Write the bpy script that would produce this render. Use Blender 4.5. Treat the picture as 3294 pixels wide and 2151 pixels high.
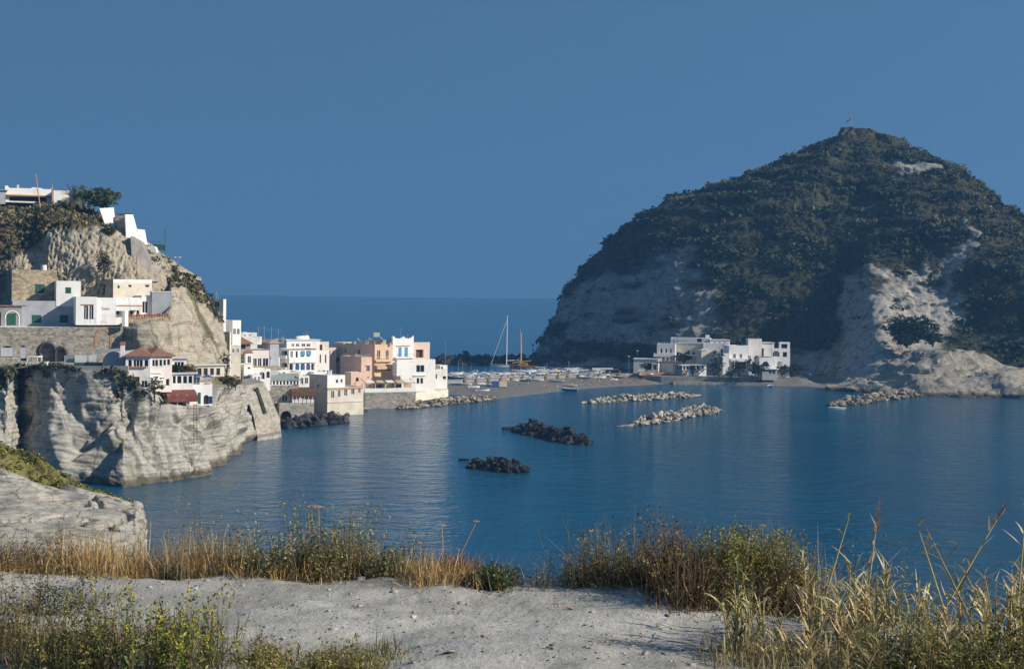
import bpy, bmesh, math, random
import numpy as np
from mathutils import Vector, Matrix

R = math.radians
scene = bpy.context.scene
for o in list(bpy.data.objects):
    bpy.data.objects.remove(o)

# ------------------------------------------------------------------ camera
F, CX, HY, EYE = 4575.0, 1647.0, 958.0, 32.0      # focal length and horizon in pixels of the photo, eye height in metres
ROLL = R(0.55)
cam = bpy.data.cameras.new('camera')
cam.sensor_width = 36.0
cam.lens = 36.0 * F / 3294.0
cam.shift_y = -(1075.5 - HY) / 3294.0
cam.clip_start = 0.1
cam.clip_end = 300000.0
camo = bpy.data.objects.new('camera', cam)
scene.collection.objects.link(camo)
camo.matrix_world = Matrix.Translation((0, 0, EYE)) @ Matrix.Rotation(R(90), 4, 'X') @ Matrix.Rotation(ROLL, 4, 'Z')
scene.camera = camo

# ------------------------------------------------------------------ sky and sun
SUN_AZ, SUN_EL = R(18), R(28)          # the sun stands to the right, a little behind the viewer
sun_dir = Vector((math.cos(SUN_EL) * math.cos(SUN_AZ), -math.cos(SUN_EL) * math.sin(SUN_AZ), math.sin(SUN_EL)))
world = bpy.data.worlds.new('World')
scene.world = world
world.use_nodes = True
wn, wl = world.node_tree.nodes, world.node_tree.links
bg = wn['Background']
sky = wn.new('ShaderNodeTexSky')
sky.sky_type = 'NISHITA'
sky.sun_disc = False
sky.sun_elevation = SUN_EL
sky.sun_rotation = math.atan2(sun_dir.x, sun_dir.y)
sky.altitude = 0
sky.air_density = 1.3
sky.dust_density = 0.0
sky.ozone_density = 4.0
# the sky is looked up a little higher than the ray, so that the air near the horizon stays deep blue as in the photograph
tcw = wn.new('ShaderNodeTexCoord')
vadd = wn.new('ShaderNodeVectorMath'); vadd.operation = 'ADD'; vadd.inputs[1].default_value = (0, 0, 1.1)
vnorm = wn.new('ShaderNodeVectorMath'); vnorm.operation = 'NORMALIZE'
wl.new(tcw.outputs['Generated'], vadd.inputs[0]); wl.new(vadd.outputs[0], vnorm.inputs[0]); wl.new(vnorm.outputs[0], sky.inputs[0])
bg.inputs['Strength'].default_value = 0.13
hsv = wn.new('ShaderNodeHueSaturation')
hsv.inputs['Hue'].default_value = 0.488
hsv.inputs['Saturation'].default_value = 1.07
hsv.inputs['Value'].default_value = 0.90
wl.new(sky.outputs[0], hsv.inputs['Color'])
wl.new(hsv.outputs[0], bg.inputs['Color'])
sl = bpy.data.lights.new('sun', 'SUN')
sl.energy = 4.8
sl.angle = R(0.5)
sl.color = (1.0, 0.91, 0.78)
so = bpy.data.objects.new('sun', sl)
scene.collection.objects.link(so)
so.rotation_euler = sun_dir.to_track_quat('Z', 'Y').to_euler()
so.location = (0, 0, 300)

vs = scene.view_settings
vs.view_transform = 'Standard'
vs.look = 'None'
vs.exposure = 0.2
vs.gamma = 1.0
vs.use_curve_mapping = False
scene.render.engine = 'CYCLES'
scene.cycles.max_bounces = 5
scene.cycles.diffuse_bounces = 4
scene.cycles.glossy_bounces = 2
scene.cycles.transmission_bounces = 2
scene.cycles.transparent_max_bounces = 6
scene.cycles.volume_bounces = 0
scene.cycles.use_denoising = True

# ------------------------------------------------------------------ helpers
COL = scene.collection
rng = np.random.default_rng(7)
random.seed(7)


def at(px, py, Y):
    """world point seen at photo pixel px, py at the depth Y"""
    dx, dy = px - CX, py - HY
    x = dx + math.tan(ROLL) * dy
    y = dy - math.tan(ROLL) * dx
    return Vector((x * Y / F, Y, EYE - y * Y / F))


def atz(px, py, z):
    """world point seen at photo pixel px, py at the height z"""
    dx, dy = px - CX, py - HY
    y = dy - math.tan(ROLL) * dx
    return at(px, py, (EYE - z) * F / y)


def tag(o, label=None, cat=None, group=None, kind=None):
    if label: o['label'] = label
    if cat: o['category'] = cat
    if group: o['group'] = group
    if kind or cat: o['kind'] = kind or 'thing'
    return o


ORD = ['first', 'second', 'third', 'fourth', 'fifth', 'sixth', 'seventh', 'eighth', 'ninth', 'tenth', 'eleventh', 'twelfth', 'thirteenth', 'fourteenth', 'fifteenth', 'sixteenth', 'seventeenth', 'eighteenth', 'nineteenth', 'twentieth']


def empty(name, loc, rz=0.0):
    o = bpy.data.objects.new(name, None)
    o.location = loc
    o.rotation_euler = (0, 0, rz)
    COL.objects.link(o)
    return o


def set_parent(o, parent):
    if parent is not None:
        o.parent = parent
        bpy.context.view_layer.update() if False else None
        o.matrix_parent_inverse = parent_matrix(parent).inverted()


def parent_matrix(p):
    m = p.matrix_basis.copy()
    if p.parent is not None:
        m = parent_matrix(p.parent) @ p.matrix_parent_inverse @ m
    return m


def link(name, me, mat=None, parent=None):
    o = bpy.data.objects.new(name, me)
    COL.objects.link(o)
    if mat is not None and len(me.materials) == 0:
        me.materials.append(mat)
    set_parent(o, parent)
    return o


def mesh_np(name, v, f, smooth=False, attrs=None):
    """v (n,3) array, f list of index tuples or an (m,k) array"""
    me = bpy.data.meshes.new(name)
    v = np.asarray(v, dtype=np.float32)
    if isinstance(f, np.ndarray):
        m, k = f.shape
        me.vertices.add(len(v)); me.vertices.foreach_set('co', v.ravel())
        me.loops.add(m * k); me.loops.foreach_set('vertex_index', f.astype(np.int32).ravel())
        me.polygons.add(m)
        me.polygons.foreach_set('loop_start', np.arange(0, m * k, k, dtype=np.int32))
        me.polygons.foreach_set('loop_total', np.full(m, k, dtype=np.int32))
        me.update(calc_edges=True)
    else:
        me.from_pydata([tuple(p) for p in v], [], f)
    if smooth:
        me.polygons.foreach_set('use_smooth', np.ones(len(me.polygons), dtype=bool))
    for an, av in (attrs or {}).items():
        av = np.asarray(av, dtype=np.float32)
        if av.ndim == 1:
            a = me.attributes.new(an, 'FLOAT', 'POINT'); a.data.foreach_set('value', av)
        else:
            a = me.attributes.new(an, 'FLOAT_COLOR', 'POINT')
            if av.shape[1] == 3: av = np.concatenate([av, np.ones((len(av), 1), np.float32)], 1)
            a.data.foreach_set('color', av.ravel())
    me.update()
    return me


def hash3(ix, iy, iz, seed=0):
    h = (ix.astype(np.uint32) * np.uint32(374761393) + iy.astype(np.uint32) * np.uint32(668265263)
         + iz.astype(np.uint32) * np.uint32(2147483647) + np.uint32(seed * 974711 + 12345))
    h = (h ^ (h >> np.uint32(13))) * np.uint32(1274126177)
    h = (h ^ (h >> np.uint32(16))) * np.uint32(2246822519)
    h = h ^ (h >> np.uint32(15))
    return h.astype(np.float64) / 4294967295.0


def vnoise(p, seed=0):
    p = np.asarray(p, dtype=np.float64)
    i = np.floor(p).astype(np.int64)
    t = p - i
    t = t * t * t * (t * (t * 6 - 15) + 10)
    out = 0
    for a in (0, 1):
        wa = t[..., 0] if a else 1 - t[..., 0]
        for b in (0, 1):
            wb = t[..., 1] if b else 1 - t[..., 1]
            for c in (0, 1):
                wc = t[..., 2] if c else 1 - t[..., 2]
                out = out + wa * wb * wc * hash3(i[..., 0] + a, i[..., 1] + b, i[..., 2] + c, seed)
    return out * 2 - 1


def fbm(p, oct=4, seed=0, gain=0.5):
    p = np.asarray(p, dtype=np.float64)
    s, a, n = 0, 1.0, 0
    for k in range(oct):
        s = s + a * vnoise(p * (2.03 ** k) + 17.3 * k, seed + k)
        n += a
        a *= gain
    return s / n


class MB:
    """collects simple solids and links them as one mesh"""
    def __init__(self):
        self.v, self.f = [], []

    def poly(self, pts):
        n = len(self.v)
        self.v += [Vector(p) for p in pts]
        self.f.append(tuple(range(n, n + len(pts))))
        return self

    def hexa(self, p):          # 8 corners: bottom 4 ccw, top 4 ccw
        n = len(self.v)
        self.v += [Vector(q) for q in p]
        for q in ((3, 2, 1, 0), (4, 5, 6, 7), (0, 1, 5, 4), (1, 2, 6, 5), (2, 3, 7, 6), (3, 0, 4, 7)):
            self.f.append(tuple(n + i for i in q))
        return self

    def box(self, o, u, v, w):
        o, u, v, w = Vector(o), Vector(u), Vector(v), Vector(w)
        return self.hexa([o, o + u, o + u + v, o + v, o + w, o + u + w, o + u + v + w, o + v + w])

    def aabb(self, x0, x1, y0, y1, z0, z1):
        return self.box((x0, y0, z0), (x1 - x0, 0, 0), (0, y1 - y0, 0), (0, 0, z1 - z0))

    def tube(self, pts, r, n=6, cap=True):
        pts = [Vector(p) for p in pts]
        rs = r if isinstance(r, (list, tuple)) else [r] * len(pts)
        base = len(self.v)
        for i, p in enumerate(pts):
            d = (pts[min(i + 1, len(pts) - 1)] - pts[max(i - 1, 0)])
            d = d.normalized() if d.length > 1e-9 else Vector((0, 0, 1))
            a = d.cross(Vector((0, 0, 1)))
            if a.length < 1e-3: a = d.cross(Vector((1, 0, 0)))
            a.normalize(); b = d.cross(a)
            for k in range(n):
                t = 2 * math.pi * k / n
                self.v.append(p + (a * math.cos(t) + b * math.sin(t)) * rs[i])
        for i in range(len(pts) - 1):
            for k in range(n):
                k2 = (k + 1) % n
                self.f.append((base + i * n + k, base + i * n + k2, base + (i + 1) * n + k2, base + (i + 1) * n + k))
        if cap:
            self.f.append(tuple(base + k for k in range(n))[::-1])
            self.f.append(tuple(base + (len(pts) - 1) * n + k for k in range(n)))
        return self

    def prism(self, pts, ext):   # polygon extruded by a vector
        ext = Vector(ext); n = len(self.v); m = len(pts)
        self.v += [Vector(p) for p in pts] + [Vector(p) + ext for p in pts]
        self.f.append(tuple(range(n, n + m)))
        self.f.append(tuple(range(n + m, n + 2 * m))[::-1])
        for i in range(m):
            j = (i + 1) % m
            self.f.append((n + i, n + m + i, n + m + j, n + j))
        return self

    def build(self, name, mat, parent=None, smooth=False):
        me = bpy.data.meshes.new(name)
        me.from_pydata([tuple(p) for p in self.v], [], self.f)
        bm = bmesh.new(); bm.from_mesh(me)
        bmesh.ops.recalc_face_normals(bm, faces=bm.faces)
        bm.to_mesh(me); bm.free()
        if smooth:
            me.polygons.foreach_set('use_smooth', np.ones(len(me.polygons), dtype=bool))
        me.update()
        return link(name, me, mat, parent)


# ------------------------------------------------------------------ materials
MATS = {}


def new_mat(name):
    m = bpy.data.materials.new(name)
    m.use_nodes = True
    MATS[name] = m
    nt = m.node_tree
    b = nt.nodes['Principled BSDF']
    return m, nt.nodes, nt.links, b


def nd(ns, kind, **kw):
    n = ns.new(kind)
    for k, v in kw.items():
        if k in n.inputs: n.inputs[k].default_value = v
        else: setattr(n, k, v)
    return n


def ramp(ns, stops):
    r = ns.new('ShaderNodeValToRGB')
    e = r.color_ramp.elements
    while len(e) < len(stops): e.new(0.5)
    for i, (p, c) in enumerate(stops):
        e[i].position = p
        e[i].color = (*c, 1) if len(c) == 3 else c
    return r


def surf(name, c1, c2=None, scale=1.0, rough=0.85, bump=0.0, bscale=None, metal=0.0, spec=0.3, detail=6, stretch=(1, 1, 1), lo=.35, hi=.65, bdist=0.05):
    """two colour noise surface in object space"""
    m, ns, ls, b = new_mat(name)
    b.inputs['Roughness'].default_value = rough
    b.inputs['Metallic'].default_value = metal
    b.inputs['Specular IOR Level'].default_value = spec
    if c2 is None:
        b.inputs['Base Color'].default_value = (*c1, 1)
    if c2 is not None or bump:
        tc = nd(ns, 'ShaderNodeTexCoord'); mp = nd(ns, 'ShaderNodeMapping')
        mp.inputs['Scale'].default_value = stretch
        ls.new(tc.outputs['Object'], mp.inputs[0])
    if c2 is not None:
        nz = nd(ns, 'ShaderNodeTexNoise', Scale=scale, Detail=detail, Roughness=0.6)
        ls.new(mp.outputs[0], nz.inputs['Vector'])
        rp = ramp(ns, [(lo, c1), (hi, c2)])
        ls.new(nz.outputs[0], rp.inputs[0]); ls.new(rp.outputs[0], b.inputs['Base Color'])
    if bump:
        nb = nd(ns, 'ShaderNodeTexNoise', Scale=bscale or scale * 4, Detail=5, Roughness=0.65)
        ls.new(mp.outputs[0], nb.inputs['Vector'])
        bp = nd(ns, 'ShaderNodeBump', Strength=bump, Distance=bdist)
        ls.new(nb.outputs[0], bp.inputs['Height']); ls.new(bp.outputs[0], b.inputs['Normal'])
    return m

# ------------------------------------------------------------------ sea
def sea_material():
    m, ns, ls, b = new_mat('sea_water')
    b.inputs['Base Color'].default_value = (0.006, 0.036, 0.072, 1)
    b.inputs['Roughness'].default_value = 0.14
    b.inputs['IOR'].default_value = 1.33
    tc = nd(ns, 'ShaderNodeTexCoord')
    h = None
    for sc, w, st in ((0.16, 1.0, (1.0, 1.6, 1)), (0.55, 0.42, (0.9, 1.5, 1)), (1.9, 0.10, (1, 1.3, 1))):
        mp = nd(ns, 'ShaderNodeMapping'); mp.inputs['Scale'].default_value = st; mp.inputs['Rotation'].default_value = (0, 0, R(18))
        ls.new(tc.outputs['Object'], mp.inputs[0])
        nz = nd(ns, 'ShaderNodeTexNoise', Scale=sc, Detail=3.0, Roughness=0.55)
        ls.new(mp.outputs[0], nz.inputs['Vector'])
        mu = nd(ns, 'ShaderNodeMath', operation='MULTIPLY'); mu.inputs[1].default_value = w
        ls.new(nz.outputs[0], mu.inputs[0])
        if h is None: h = mu
        else:
            ad = nd(ns, 'ShaderNodeMath', operation='ADD')
            ls.new(h.outputs[0], ad.inputs[0]); ls.new(mu.outputs[0], ad.inputs[1]); h = ad
    bp = nd(ns, 'ShaderNodeBump', Strength=1.0, Distance=1.0)
    ls.new(h.outputs[0], bp.inputs['Height'])
    ls.new(bp.outputs[0], b.inputs['Normal'])
    # patches of calmer and rougher water, a little greener over the shallows
    nz = nd(ns, 'ShaderNodeTexNoise', Scale=0.012, Detail=4.0, Roughness=0.55)
    ls.new(tc.outputs['Object'], nz.inputs['Vector'])
    rp = ramp(ns, [(0.35, (0.002, 0.066, 0.135)), (0.7, (0.004, 0.094, 0.165))])
    ls.new(nz.outputs[0], rp.inputs[0]); ls.new(rp.outputs[0], b.inputs['Base Color'])
    nw = nd(ns, 'ShaderNodeTexNoise', Scale=0.02, Detail=5.0, Roughness=0.6)
    mw = nd(ns, 'ShaderNodeMapping'); mw.inputs['Scale'].default_value = (0.5, 1.6, 1); ls.new(tc.outputs['Object'], mw.inputs[0]); ls.new(mw.outputs[0], nw.inputs['Vector'])
    rw = ramp(ns, [(0.38, (0.55,) * 3), (0.62, (1.0,) * 3)])      # calmer and windier streaks
    ls.new(nw.outputs[0], rw.inputs[0]); ls.new(rw.outputs[0], bp.inputs['Strength'])
    return m


ys = np.array([-400, -100, 0, 100, 200, 300, 400, 500, 600, 800, 1200, 2000, 4000, 10000, 30000, 90000, 200000.])
xs = np.array([-120000, -30000, -6000, -1500, -500, -200, 0, 200, 500, 1500, 6000, 30000, 120000.])
gx, gy = np.meshgrid(xs, ys)
v = np.stack([gx.ravel(), gy.ravel(), np.zeros(gx.size)], 1)
nx = len(xs)
f = [(j * nx + i, j * nx + i + 1, (j + 1) * nx + i + 1, (j + 1) * nx + i) for j in range(len(ys) - 1) for i in range(nx - 1)]
sea = link('sea_water', mesh_np('sea_water', v, f), sea_material())
tag(sea, 'dark blue rippled sea filling the bay out to horizon', kind='structure')


# ------------------------------------------------------------------ rock material with attribute driven bare rock
def rock_mix_material(name, soil, rockc, strata=0.0, sscale=1.2, bump=0.6, bscale=0.6, crack=0.22, wet=True):
    """soil and rock: two colours each; the attribute rock says which ground lies bare"""
    m, ns, ls, b = new_mat(name)
    b.inputs['Roughness'].default_value = 0.95
    b.inputs['Specular IOR Level'].default_value = 0.1
    tc = nd(ns, 'ShaderNodeTexCoord')
    at_ = nd(ns, 'ShaderNodeAttribute', attribute_name='rock')
    n1 = nd(ns, 'ShaderNodeTexNoise', Scale=0.22, Detail=8.0, Roughness=0.65)
    ls.new(tc.outputs['Object'], n1.inputs['Vector'])
    r1 = ramp(ns, [(0.3, soil[0]), (0.7, soil[1])])
    ls.new(n1.outputs[0], r1.inputs[0])
    n2 = nd(ns, 'ShaderNodeTexNoise', Scale=0.35, Detail=11.0, Roughness=0.78)
    mp = nd(ns, 'ShaderNodeMapping'); mp.inputs['Scale'].default_value = (1, 1, 1.0 + 2.0 * strata)
    ls.new(tc.outputs['Object'], mp.inputs[0]); ls.new(mp.outputs[0], n2.inputs['Vector'])
    r2 = ramp(ns, [(0.28, rockc[0]), (0.5, rockc[1]), (0.72, rockc[2])])
    ls.new(n2.outputs[0], r2.inputs[0])
    rock_out = r2.outputs[0]
    hgt = n2
    if strata:
        wv = nd(ns, 'ShaderNodeTexWave', Scale=sscale, Distortion=5.0, Detail=4.0)
        wv.inputs['Detail Scale'].default_value = 0.8
        wv.wave_type = 'BANDS'; wv.bands_direction = 'Z'; wv.wave_profile = 'SAW'
        mpw = nd(ns, 'ShaderNodeMapping'); mpw.inputs['Rotation'].default_value = (R(3), R(-5), 0); mpw.inputs['Scale'].default_value = (0.25, 0.25, 1)
        ls.new(tc.outputs['Object'], mpw.inputs[0]); ls.new(mpw.outputs[0], wv.inputs['Vector'])
        mx = nd(ns, 'ShaderNodeMix', data_type='RGBA', blend_type='MULTIPLY')
        mx.inputs[0].default_value = strata
        rw = ramp(ns, [(0.0, (0.60, 0.58, 0.56)), (0.35, (0.98, 0.97, 0.95)), (1.0, (0.92, 0.92, 0.92))])
        ls.new(wv.outputs[0], rw.inputs[0])
        ls.new(r2.outputs[0], mx.inputs[6]); ls.new(rw.outputs[0], mx.inputs[7])
        rock_out = mx.outputs[2]
        hm = nd(ns, 'ShaderNodeMath', operation='MULTIPLY_ADD'); hm.inputs[1].default_value = 0.5 * strata
        ls.new(wv.outputs[0], hm.inputs[0]); ls.new(n2.outputs[0], hm.inputs[2])
        hgt = hm
    # joints and cracks
    nv = nd(ns, 'ShaderNodeTexNoise', Scale=crack * 2.2, Detail=5.0, Roughness=0.6); ls.new(tc.outputs['Object'], nv.inputs['Vector'])
    vm = nd(ns, 'ShaderNodeVectorMath', operation='MULTIPLY_ADD'); vm.inputs[1].default_value = (2.4 / max(crack, .05) * .22,) * 3
    ls.new(nv.outputs['Color'], vm.inputs[0]); ls.new(tc.outputs['Object'], vm.inputs[2])
    mv = nd(ns, 'ShaderNodeMapping'); mv.inputs['Scale'].default_value = (1, 1, 0.55); ls.new(vm.outputs[0], mv.inputs[0])
    vo = nd(ns, 'ShaderNodeTexVoronoi', Scale=crack); vo.feature = 'DISTANCE_TO_EDGE'; ls.new(mv.outputs[0], vo.inputs['Vector'])
    rc = ramp(ns, [(0.0, (0.42, 0.40, 0.38)), (0.035, (1, 1, 1))]); ls.new(vo.outputs['Distance'], rc.inputs[0])
    mc = nd(ns, 'ShaderNodeMix', data_type='RGBA', blend_type='MULTIPLY'); mc.inputs[0].default_value = 0.75
    ls.new(rock_out, mc.inputs[6]); ls.new(rc.outputs[0], mc.inputs[7]); rock_out = mc.outputs[2]
    hc = nd(ns, 'ShaderNodeMath', operation='MULTIPLY_ADD'); hc.inputs[1].default_value = 0.35
    ls.new(rc.outputs[0], hc.inputs[0]); ls.new(hgt.outputs[0], hc.inputs[2]); hgt = hc
    if wet:      # weed and wet rock at the tide line
        sx = nd(ns, 'ShaderNodeSeparateXYZ'); ls.new(tc.outputs['Object'], sx.inputs[0])
        za = nd(ns, 'ShaderNodeMath', operation='MULTIPLY_ADD'); za.inputs[1].default_value = -1.6; ls.new(n2.outputs[0], za.inputs[0]); ls.new(sx.outputs[2], za.inputs[2])
        dz = nd(ns, 'ShaderNodeMath', operation='DIVIDE'); dz.inputs[1].default_value = 2.0; ls.new(za.outputs[0], dz.inputs[0])
        rz_ = ramp(ns, [(0.0, (0.34, 0.31, 0.25)), (0.32, (0.95, 0.94, 0.92))]); ls.new(dz.outputs[0], rz_.inputs[0])
        mw_ = nd(ns, 'ShaderNodeMix', data_type='RGBA', blend_type='MULTIPLY'); mw_.inputs[0].default_value = 1
        ls.new(rock_out, mw_.inputs[6]); ls.new(rz_.outputs[0], mw_.inputs[7]); rock_out = mw_.outputs[2]
    mix = nd(ns, 'ShaderNodeMix', data_type='RGBA')
    ls.new(at_.outputs['Fac'], mix.inputs[0]); ls.new(r1.outputs[0], mix.inputs[6]); ls.new(rock_out, mix.inputs[7])
    ls.new(mix.outputs[2], b.inputs['Base Color'])
    bp = nd(ns, 'ShaderNodeBump', Strength=bump, Distance=bscale)
    ls.new(hgt.outputs[0], bp.inputs['Height']); ls.new(bp.outputs[0], b.inputs['Normal'])
    return m


SOIL = ((0.030, 0.036, 0.020), (0.088, 0.082, 0.046))
hill_mat = rock_mix_material('hill_ground', SOIL, ((0.19, 0.18, 0.16), (0.39, 0.37, 0.33), (0.60, 0.575, 0.52)), strata=0.3, sscale=0.25, bump=0.9, bscale=1.0, crack=0.09)

# ------------------------------------------------------------------ the rock hill across the bay: rings of radius by height and bearing
HC = np.array([168.0, 690.0])
LV = np.array([-3, 0, 10, 20, 35, 48, 60, 72, 80, 87, 95, 103, 108, 113, 115.])
TAB = {   # bearing: radius at each level (0 = right, 90 = away, 180 = left, 270 = towards the bay)
    0:   [140, 138, 126, 116, 104, 94, 85, 72, 64, 57, 46, 28, 22, 10, 4],
    30:  [135, 133, 122, 113, 102, 92, 80, 68, 60, 50, 40, 27, 20, 9, 4],
    60:  [125, 122, 112, 104, 95, 84, 73, 61, 53, 44, 35, 25, 17, 8, 4],
    90:  [125, 122, 112, 104, 95, 84, 73, 61, 53, 44, 35, 25, 17, 8, 4],
    120: [130, 127, 119, 112, 104, 95, 84, 70, 60, 48, 38, 26, 17, 8, 4],
    150: [150, 147, 142, 137, 130, 122, 110, 95, 82, 64, 46, 29, 18, 8, 4],
    165: [158, 155, 150, 146, 140, 131, 119, 104, 90, 70, 50, 30, 19, 8, 4],
    180: [160, 157, 153, 149, 142, 134, 122, 108, 92, 72, 51, 30, 20, 8, 4],
    192: [150, 148, 144, 140, 133, 125, 114, 100, 86, 68, 49, 30, 19, 8, 4],
    204: [136, 134, 130, 126, 119, 111, 101, 89, 77, 62, 46, 29, 18, 8, 4],
    216: [130, 127, 122, 117, 109, 101, 92, 80, 69, 56, 42, 27, 17, 8, 4],
    228: [125, 121, 112, 105, 97, 88, 79, 69, 60, 50, 38, 25, 16, 8, 4],
    240: [118, 113, 103, 96, 86, 76, 67, 58, 51, 43, 34, 23, 15, 8, 4],
    250: [132, 124, 107, 98, 85, 73, 63, 53, 46, 39, 31, 22, 15, 8, 4],
    254: [170, 160, 126, 109, 88, 75, 64, 53, 46, 39, 31, 22, 15, 8, 4],
    257: [196, 186, 146, 122, 97, 81, 67, 54, 46, 39, 31, 22, 15, 8, 4],
    259: [206, 196, 158, 134, 106, 88, 70, 55, 47, 39, 31, 22, 15, 8, 4],
    262: [204, 192, 156, 132, 105, 88, 71, 56, 48, 39, 31, 22, 15, 8, 4],
    266: [200, 186, 150, 127, 103, 88, 72, 57, 49, 40, 31, 22, 15, 8, 4],
    272: [200, 182, 146, 121, 101, 88, 74, 60, 51, 41, 31, 22, 15, 8, 4],
    278: [200, 182, 147, 119, 102, 91, 78, 63, 53, 42, 31, 22, 15, 8, 4],
    284: [204, 190, 158, 134, 117, 103, 84, 67, 55, 44, 33, 23, 15, 8, 4],
    290: [204, 192, 166, 150, 132, 113, 90, 71, 58, 47, 36, 24, 16, 8, 4],
    305: [192, 184, 160, 145, 127, 110, 90, 72, 60, 50, 40, 26, 17, 8, 4],
    325: [165, 160, 145, 133, 118, 103, 88, 73, 62, 53, 43, 27, 18, 9, 4],
    345: [150, 146, 132, 122, 109, 97, 86, 72, 63, 55, 45, 28, 20, 10, 4],
}
angs = np.array(sorted(TAB))
tab = np.array([TAB[a] for a in angs], float)
nA, nZ = 640, 230
# more columns on the side that faces the bay
wgt = np.interp(np.arange(0, 360), [0, 150, 175, 330, 359], [0.5, 0.5, 2.4, 2.0, 0.5])
cum = np.concatenate([[0], np.cumsum(wgt)]); cum /= cum[-1]
A = np.interp(np.linspace(0, 1, nA, endpoint=False), cum, np.arange(361))
Z = np.concatenate([np.linspace(-3, 1, 3, endpoint=False), np.linspace(1, 115, nZ - 3)])
AA, ZZ = np.meshgrid(A, Z)          # (nZ, nA)


def hill_radius(a, z):
    """bilinear with smoothed bearings"""
    ae = np.concatenate([angs - 360, angs, angs + 360])
    te = np.concatenate([tab, tab, tab])
    k = np.clip(np.searchsorted(ae, a, side='right') - 1, 0, len(ae) - 2)
    t = (a - ae[k]) / (ae[k + 1] - ae[k])
    zi = np.clip(np.searchsorted(LV, z, side='right') - 1, 0, len(LV) - 2)
    tz = np.clip((z - LV[zi]) / (LV[zi + 1] - LV[zi]), 0, 1)
    r0 = te[k, zi] * (1 - tz) + te[k, zi + 1] * tz
    r1 = te[k + 1, zi] * (1 - tz) + te[k + 1, zi + 1] * tz
    return r0 * (1 - t) + r1 * t


def hill_surface(AA, ZZ):
    ar = np.radians(AA)
    ux, uy = np.cos(ar), np.sin(ar)
    # terraces on the upper slope
    base = np.stack([ux * 60, uy * 60, ZZ * 0.5], -1)
    zt = ZZ + 5.5 * fbm(base / 24, 3, 5)
    step = 7.0
    fr = zt / step - np.floor(zt / step)
    zq = (np.floor(zt / step) + np.clip((fr - 0.55) / 0.45, 0, 1) ** 1.0) * step + 1.5
    tw = np.clip((ZZ - 52) / 14, 0, 1) * 0.6
    zl = ZZ * (1 - tw) + zq * tw
    r = hill_radius(AA, np.clip(zl, -3, 115))
    r = 0.5 * r + 0.25 * (hill_radius(AA - 1.0, np.clip(zl, -3, 115)) + hill_radius(AA + 1.0, np.clip(zl, -3, 115)))
    p = np.stack([HC[0] + ux * r, HC[1] + uy * r, ZZ], -1)
    fade = np.clip((115 - ZZ) / 25, 0.15, 1)
    big = fbm(p / np.array([34, 34, 30.]), 4, 11) * 5.0
    mid = fbm(p / np.array([11, 11, 9.]), 4, 21) * 2.3
    rib = (1 - np.abs(fbm(p / np.array([7, 7, 40.]), 4, 31)) * 2.2) * 1.7     # upright ribs and gullies
    fine = fbm(p / 2.6, 3, 41) * 0.9 - np.clip(np.abs(fbm(p / np.array([4, 4, 3.]), 3, 42)) - 0.1, 0, 1) * 2.2
    rocky = hill_rock(AA, ZZ, p)
    rough = fbm(p / np.array([1.7, 1.7, 2.4]), 3, 43) * 0.45 - np.clip(0.10 - np.abs(fbm(p / np.array([5, 5, 9.]), 3, 44)), 0, 1) * 9
    d = (big + mid + fine + (rib + rough) * rocky) * fade
    r2 = np.maximum(r + d, 1.5)
    p = np.stack([HC[0] + ux * r2, HC[1] + uy * r2, ZZ + 0.7 * fbm(p / 6, 2, 51)], -1)
    return p, rocky


def bump1(x, lo, hi, soft):
    return np.clip((x - lo) / soft, 0, 1) * np.clip((hi - x) / soft, 0, 1)


def hill_rock(a, z, p):
    n = fbm(p / np.array([14, 14, 9.]), 5, 61)
    n2 = fbm(p / np.array([30, 30, 8.]), 4, 71)
    rk = np.zeros_like(z)
    # the left cliff
    lim = np.interp(a, [160, 180, 195, 210, 220, 228], [34, 40, 50, 55, 44, 15])
    rk = np.maximum(rk, np.clip((lim + n * 14 - z) / 5, 0, 1) * bump1(a + n * 6, 158, 226, 6) * np.clip(0.80 + n2 * 2.0, 0, 0.85))
    # the foot of the middle
    rk = np.maximum(rk, np.clip((24 + n * 18 - z) / 6, 0, 1) * bump1(a, 230, 256, 5) * np.clip(0.35 + n2 * 2.5, 0, 0.8))
    # the spur and the white face right of it
    rk = np.maximum(rk, np.clip((43 + n * 10 - z) / 4, 0, 1) * bump1(a + n * 3, 251, 267, 2.5))
    rk = np.maximum(rk, np.clip((43 + n * 12 - z) / 4, 0, 1) * np.clip((z - 11 - np.clip(a - 268, 0, 30) * 1.3) / 4, 0, 1) * bump1(a + n * 6, 260, 279, 2))
    # a pale slanting band to the right and bare patches near the top
    rk = np.maximum(rk, np.clip(1 - np.abs(z - (20 + (a - 274) * 2.0) - n * 6 - 14) / 3.5, 0, 1) * bump1(a, 274, 292, 3))
    rk = np.maximum(rk, bump1(z + n * 6, 88, 98, 3) * bump1(a + n * 8, 282, 312, 5))
    rk = np.maximum(rk, np.clip((n - 0.36) * 6, 0, 1) * 0.8 * bump1(a, 280, 330, 5) * np.clip((75 - z) / 20, 0, 1))
    rk = np.maximum(rk, np.clip((2.5 - z) / 1.5, 0, 1) * 0.8)
    return np.clip(rk, 0, 1)


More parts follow.
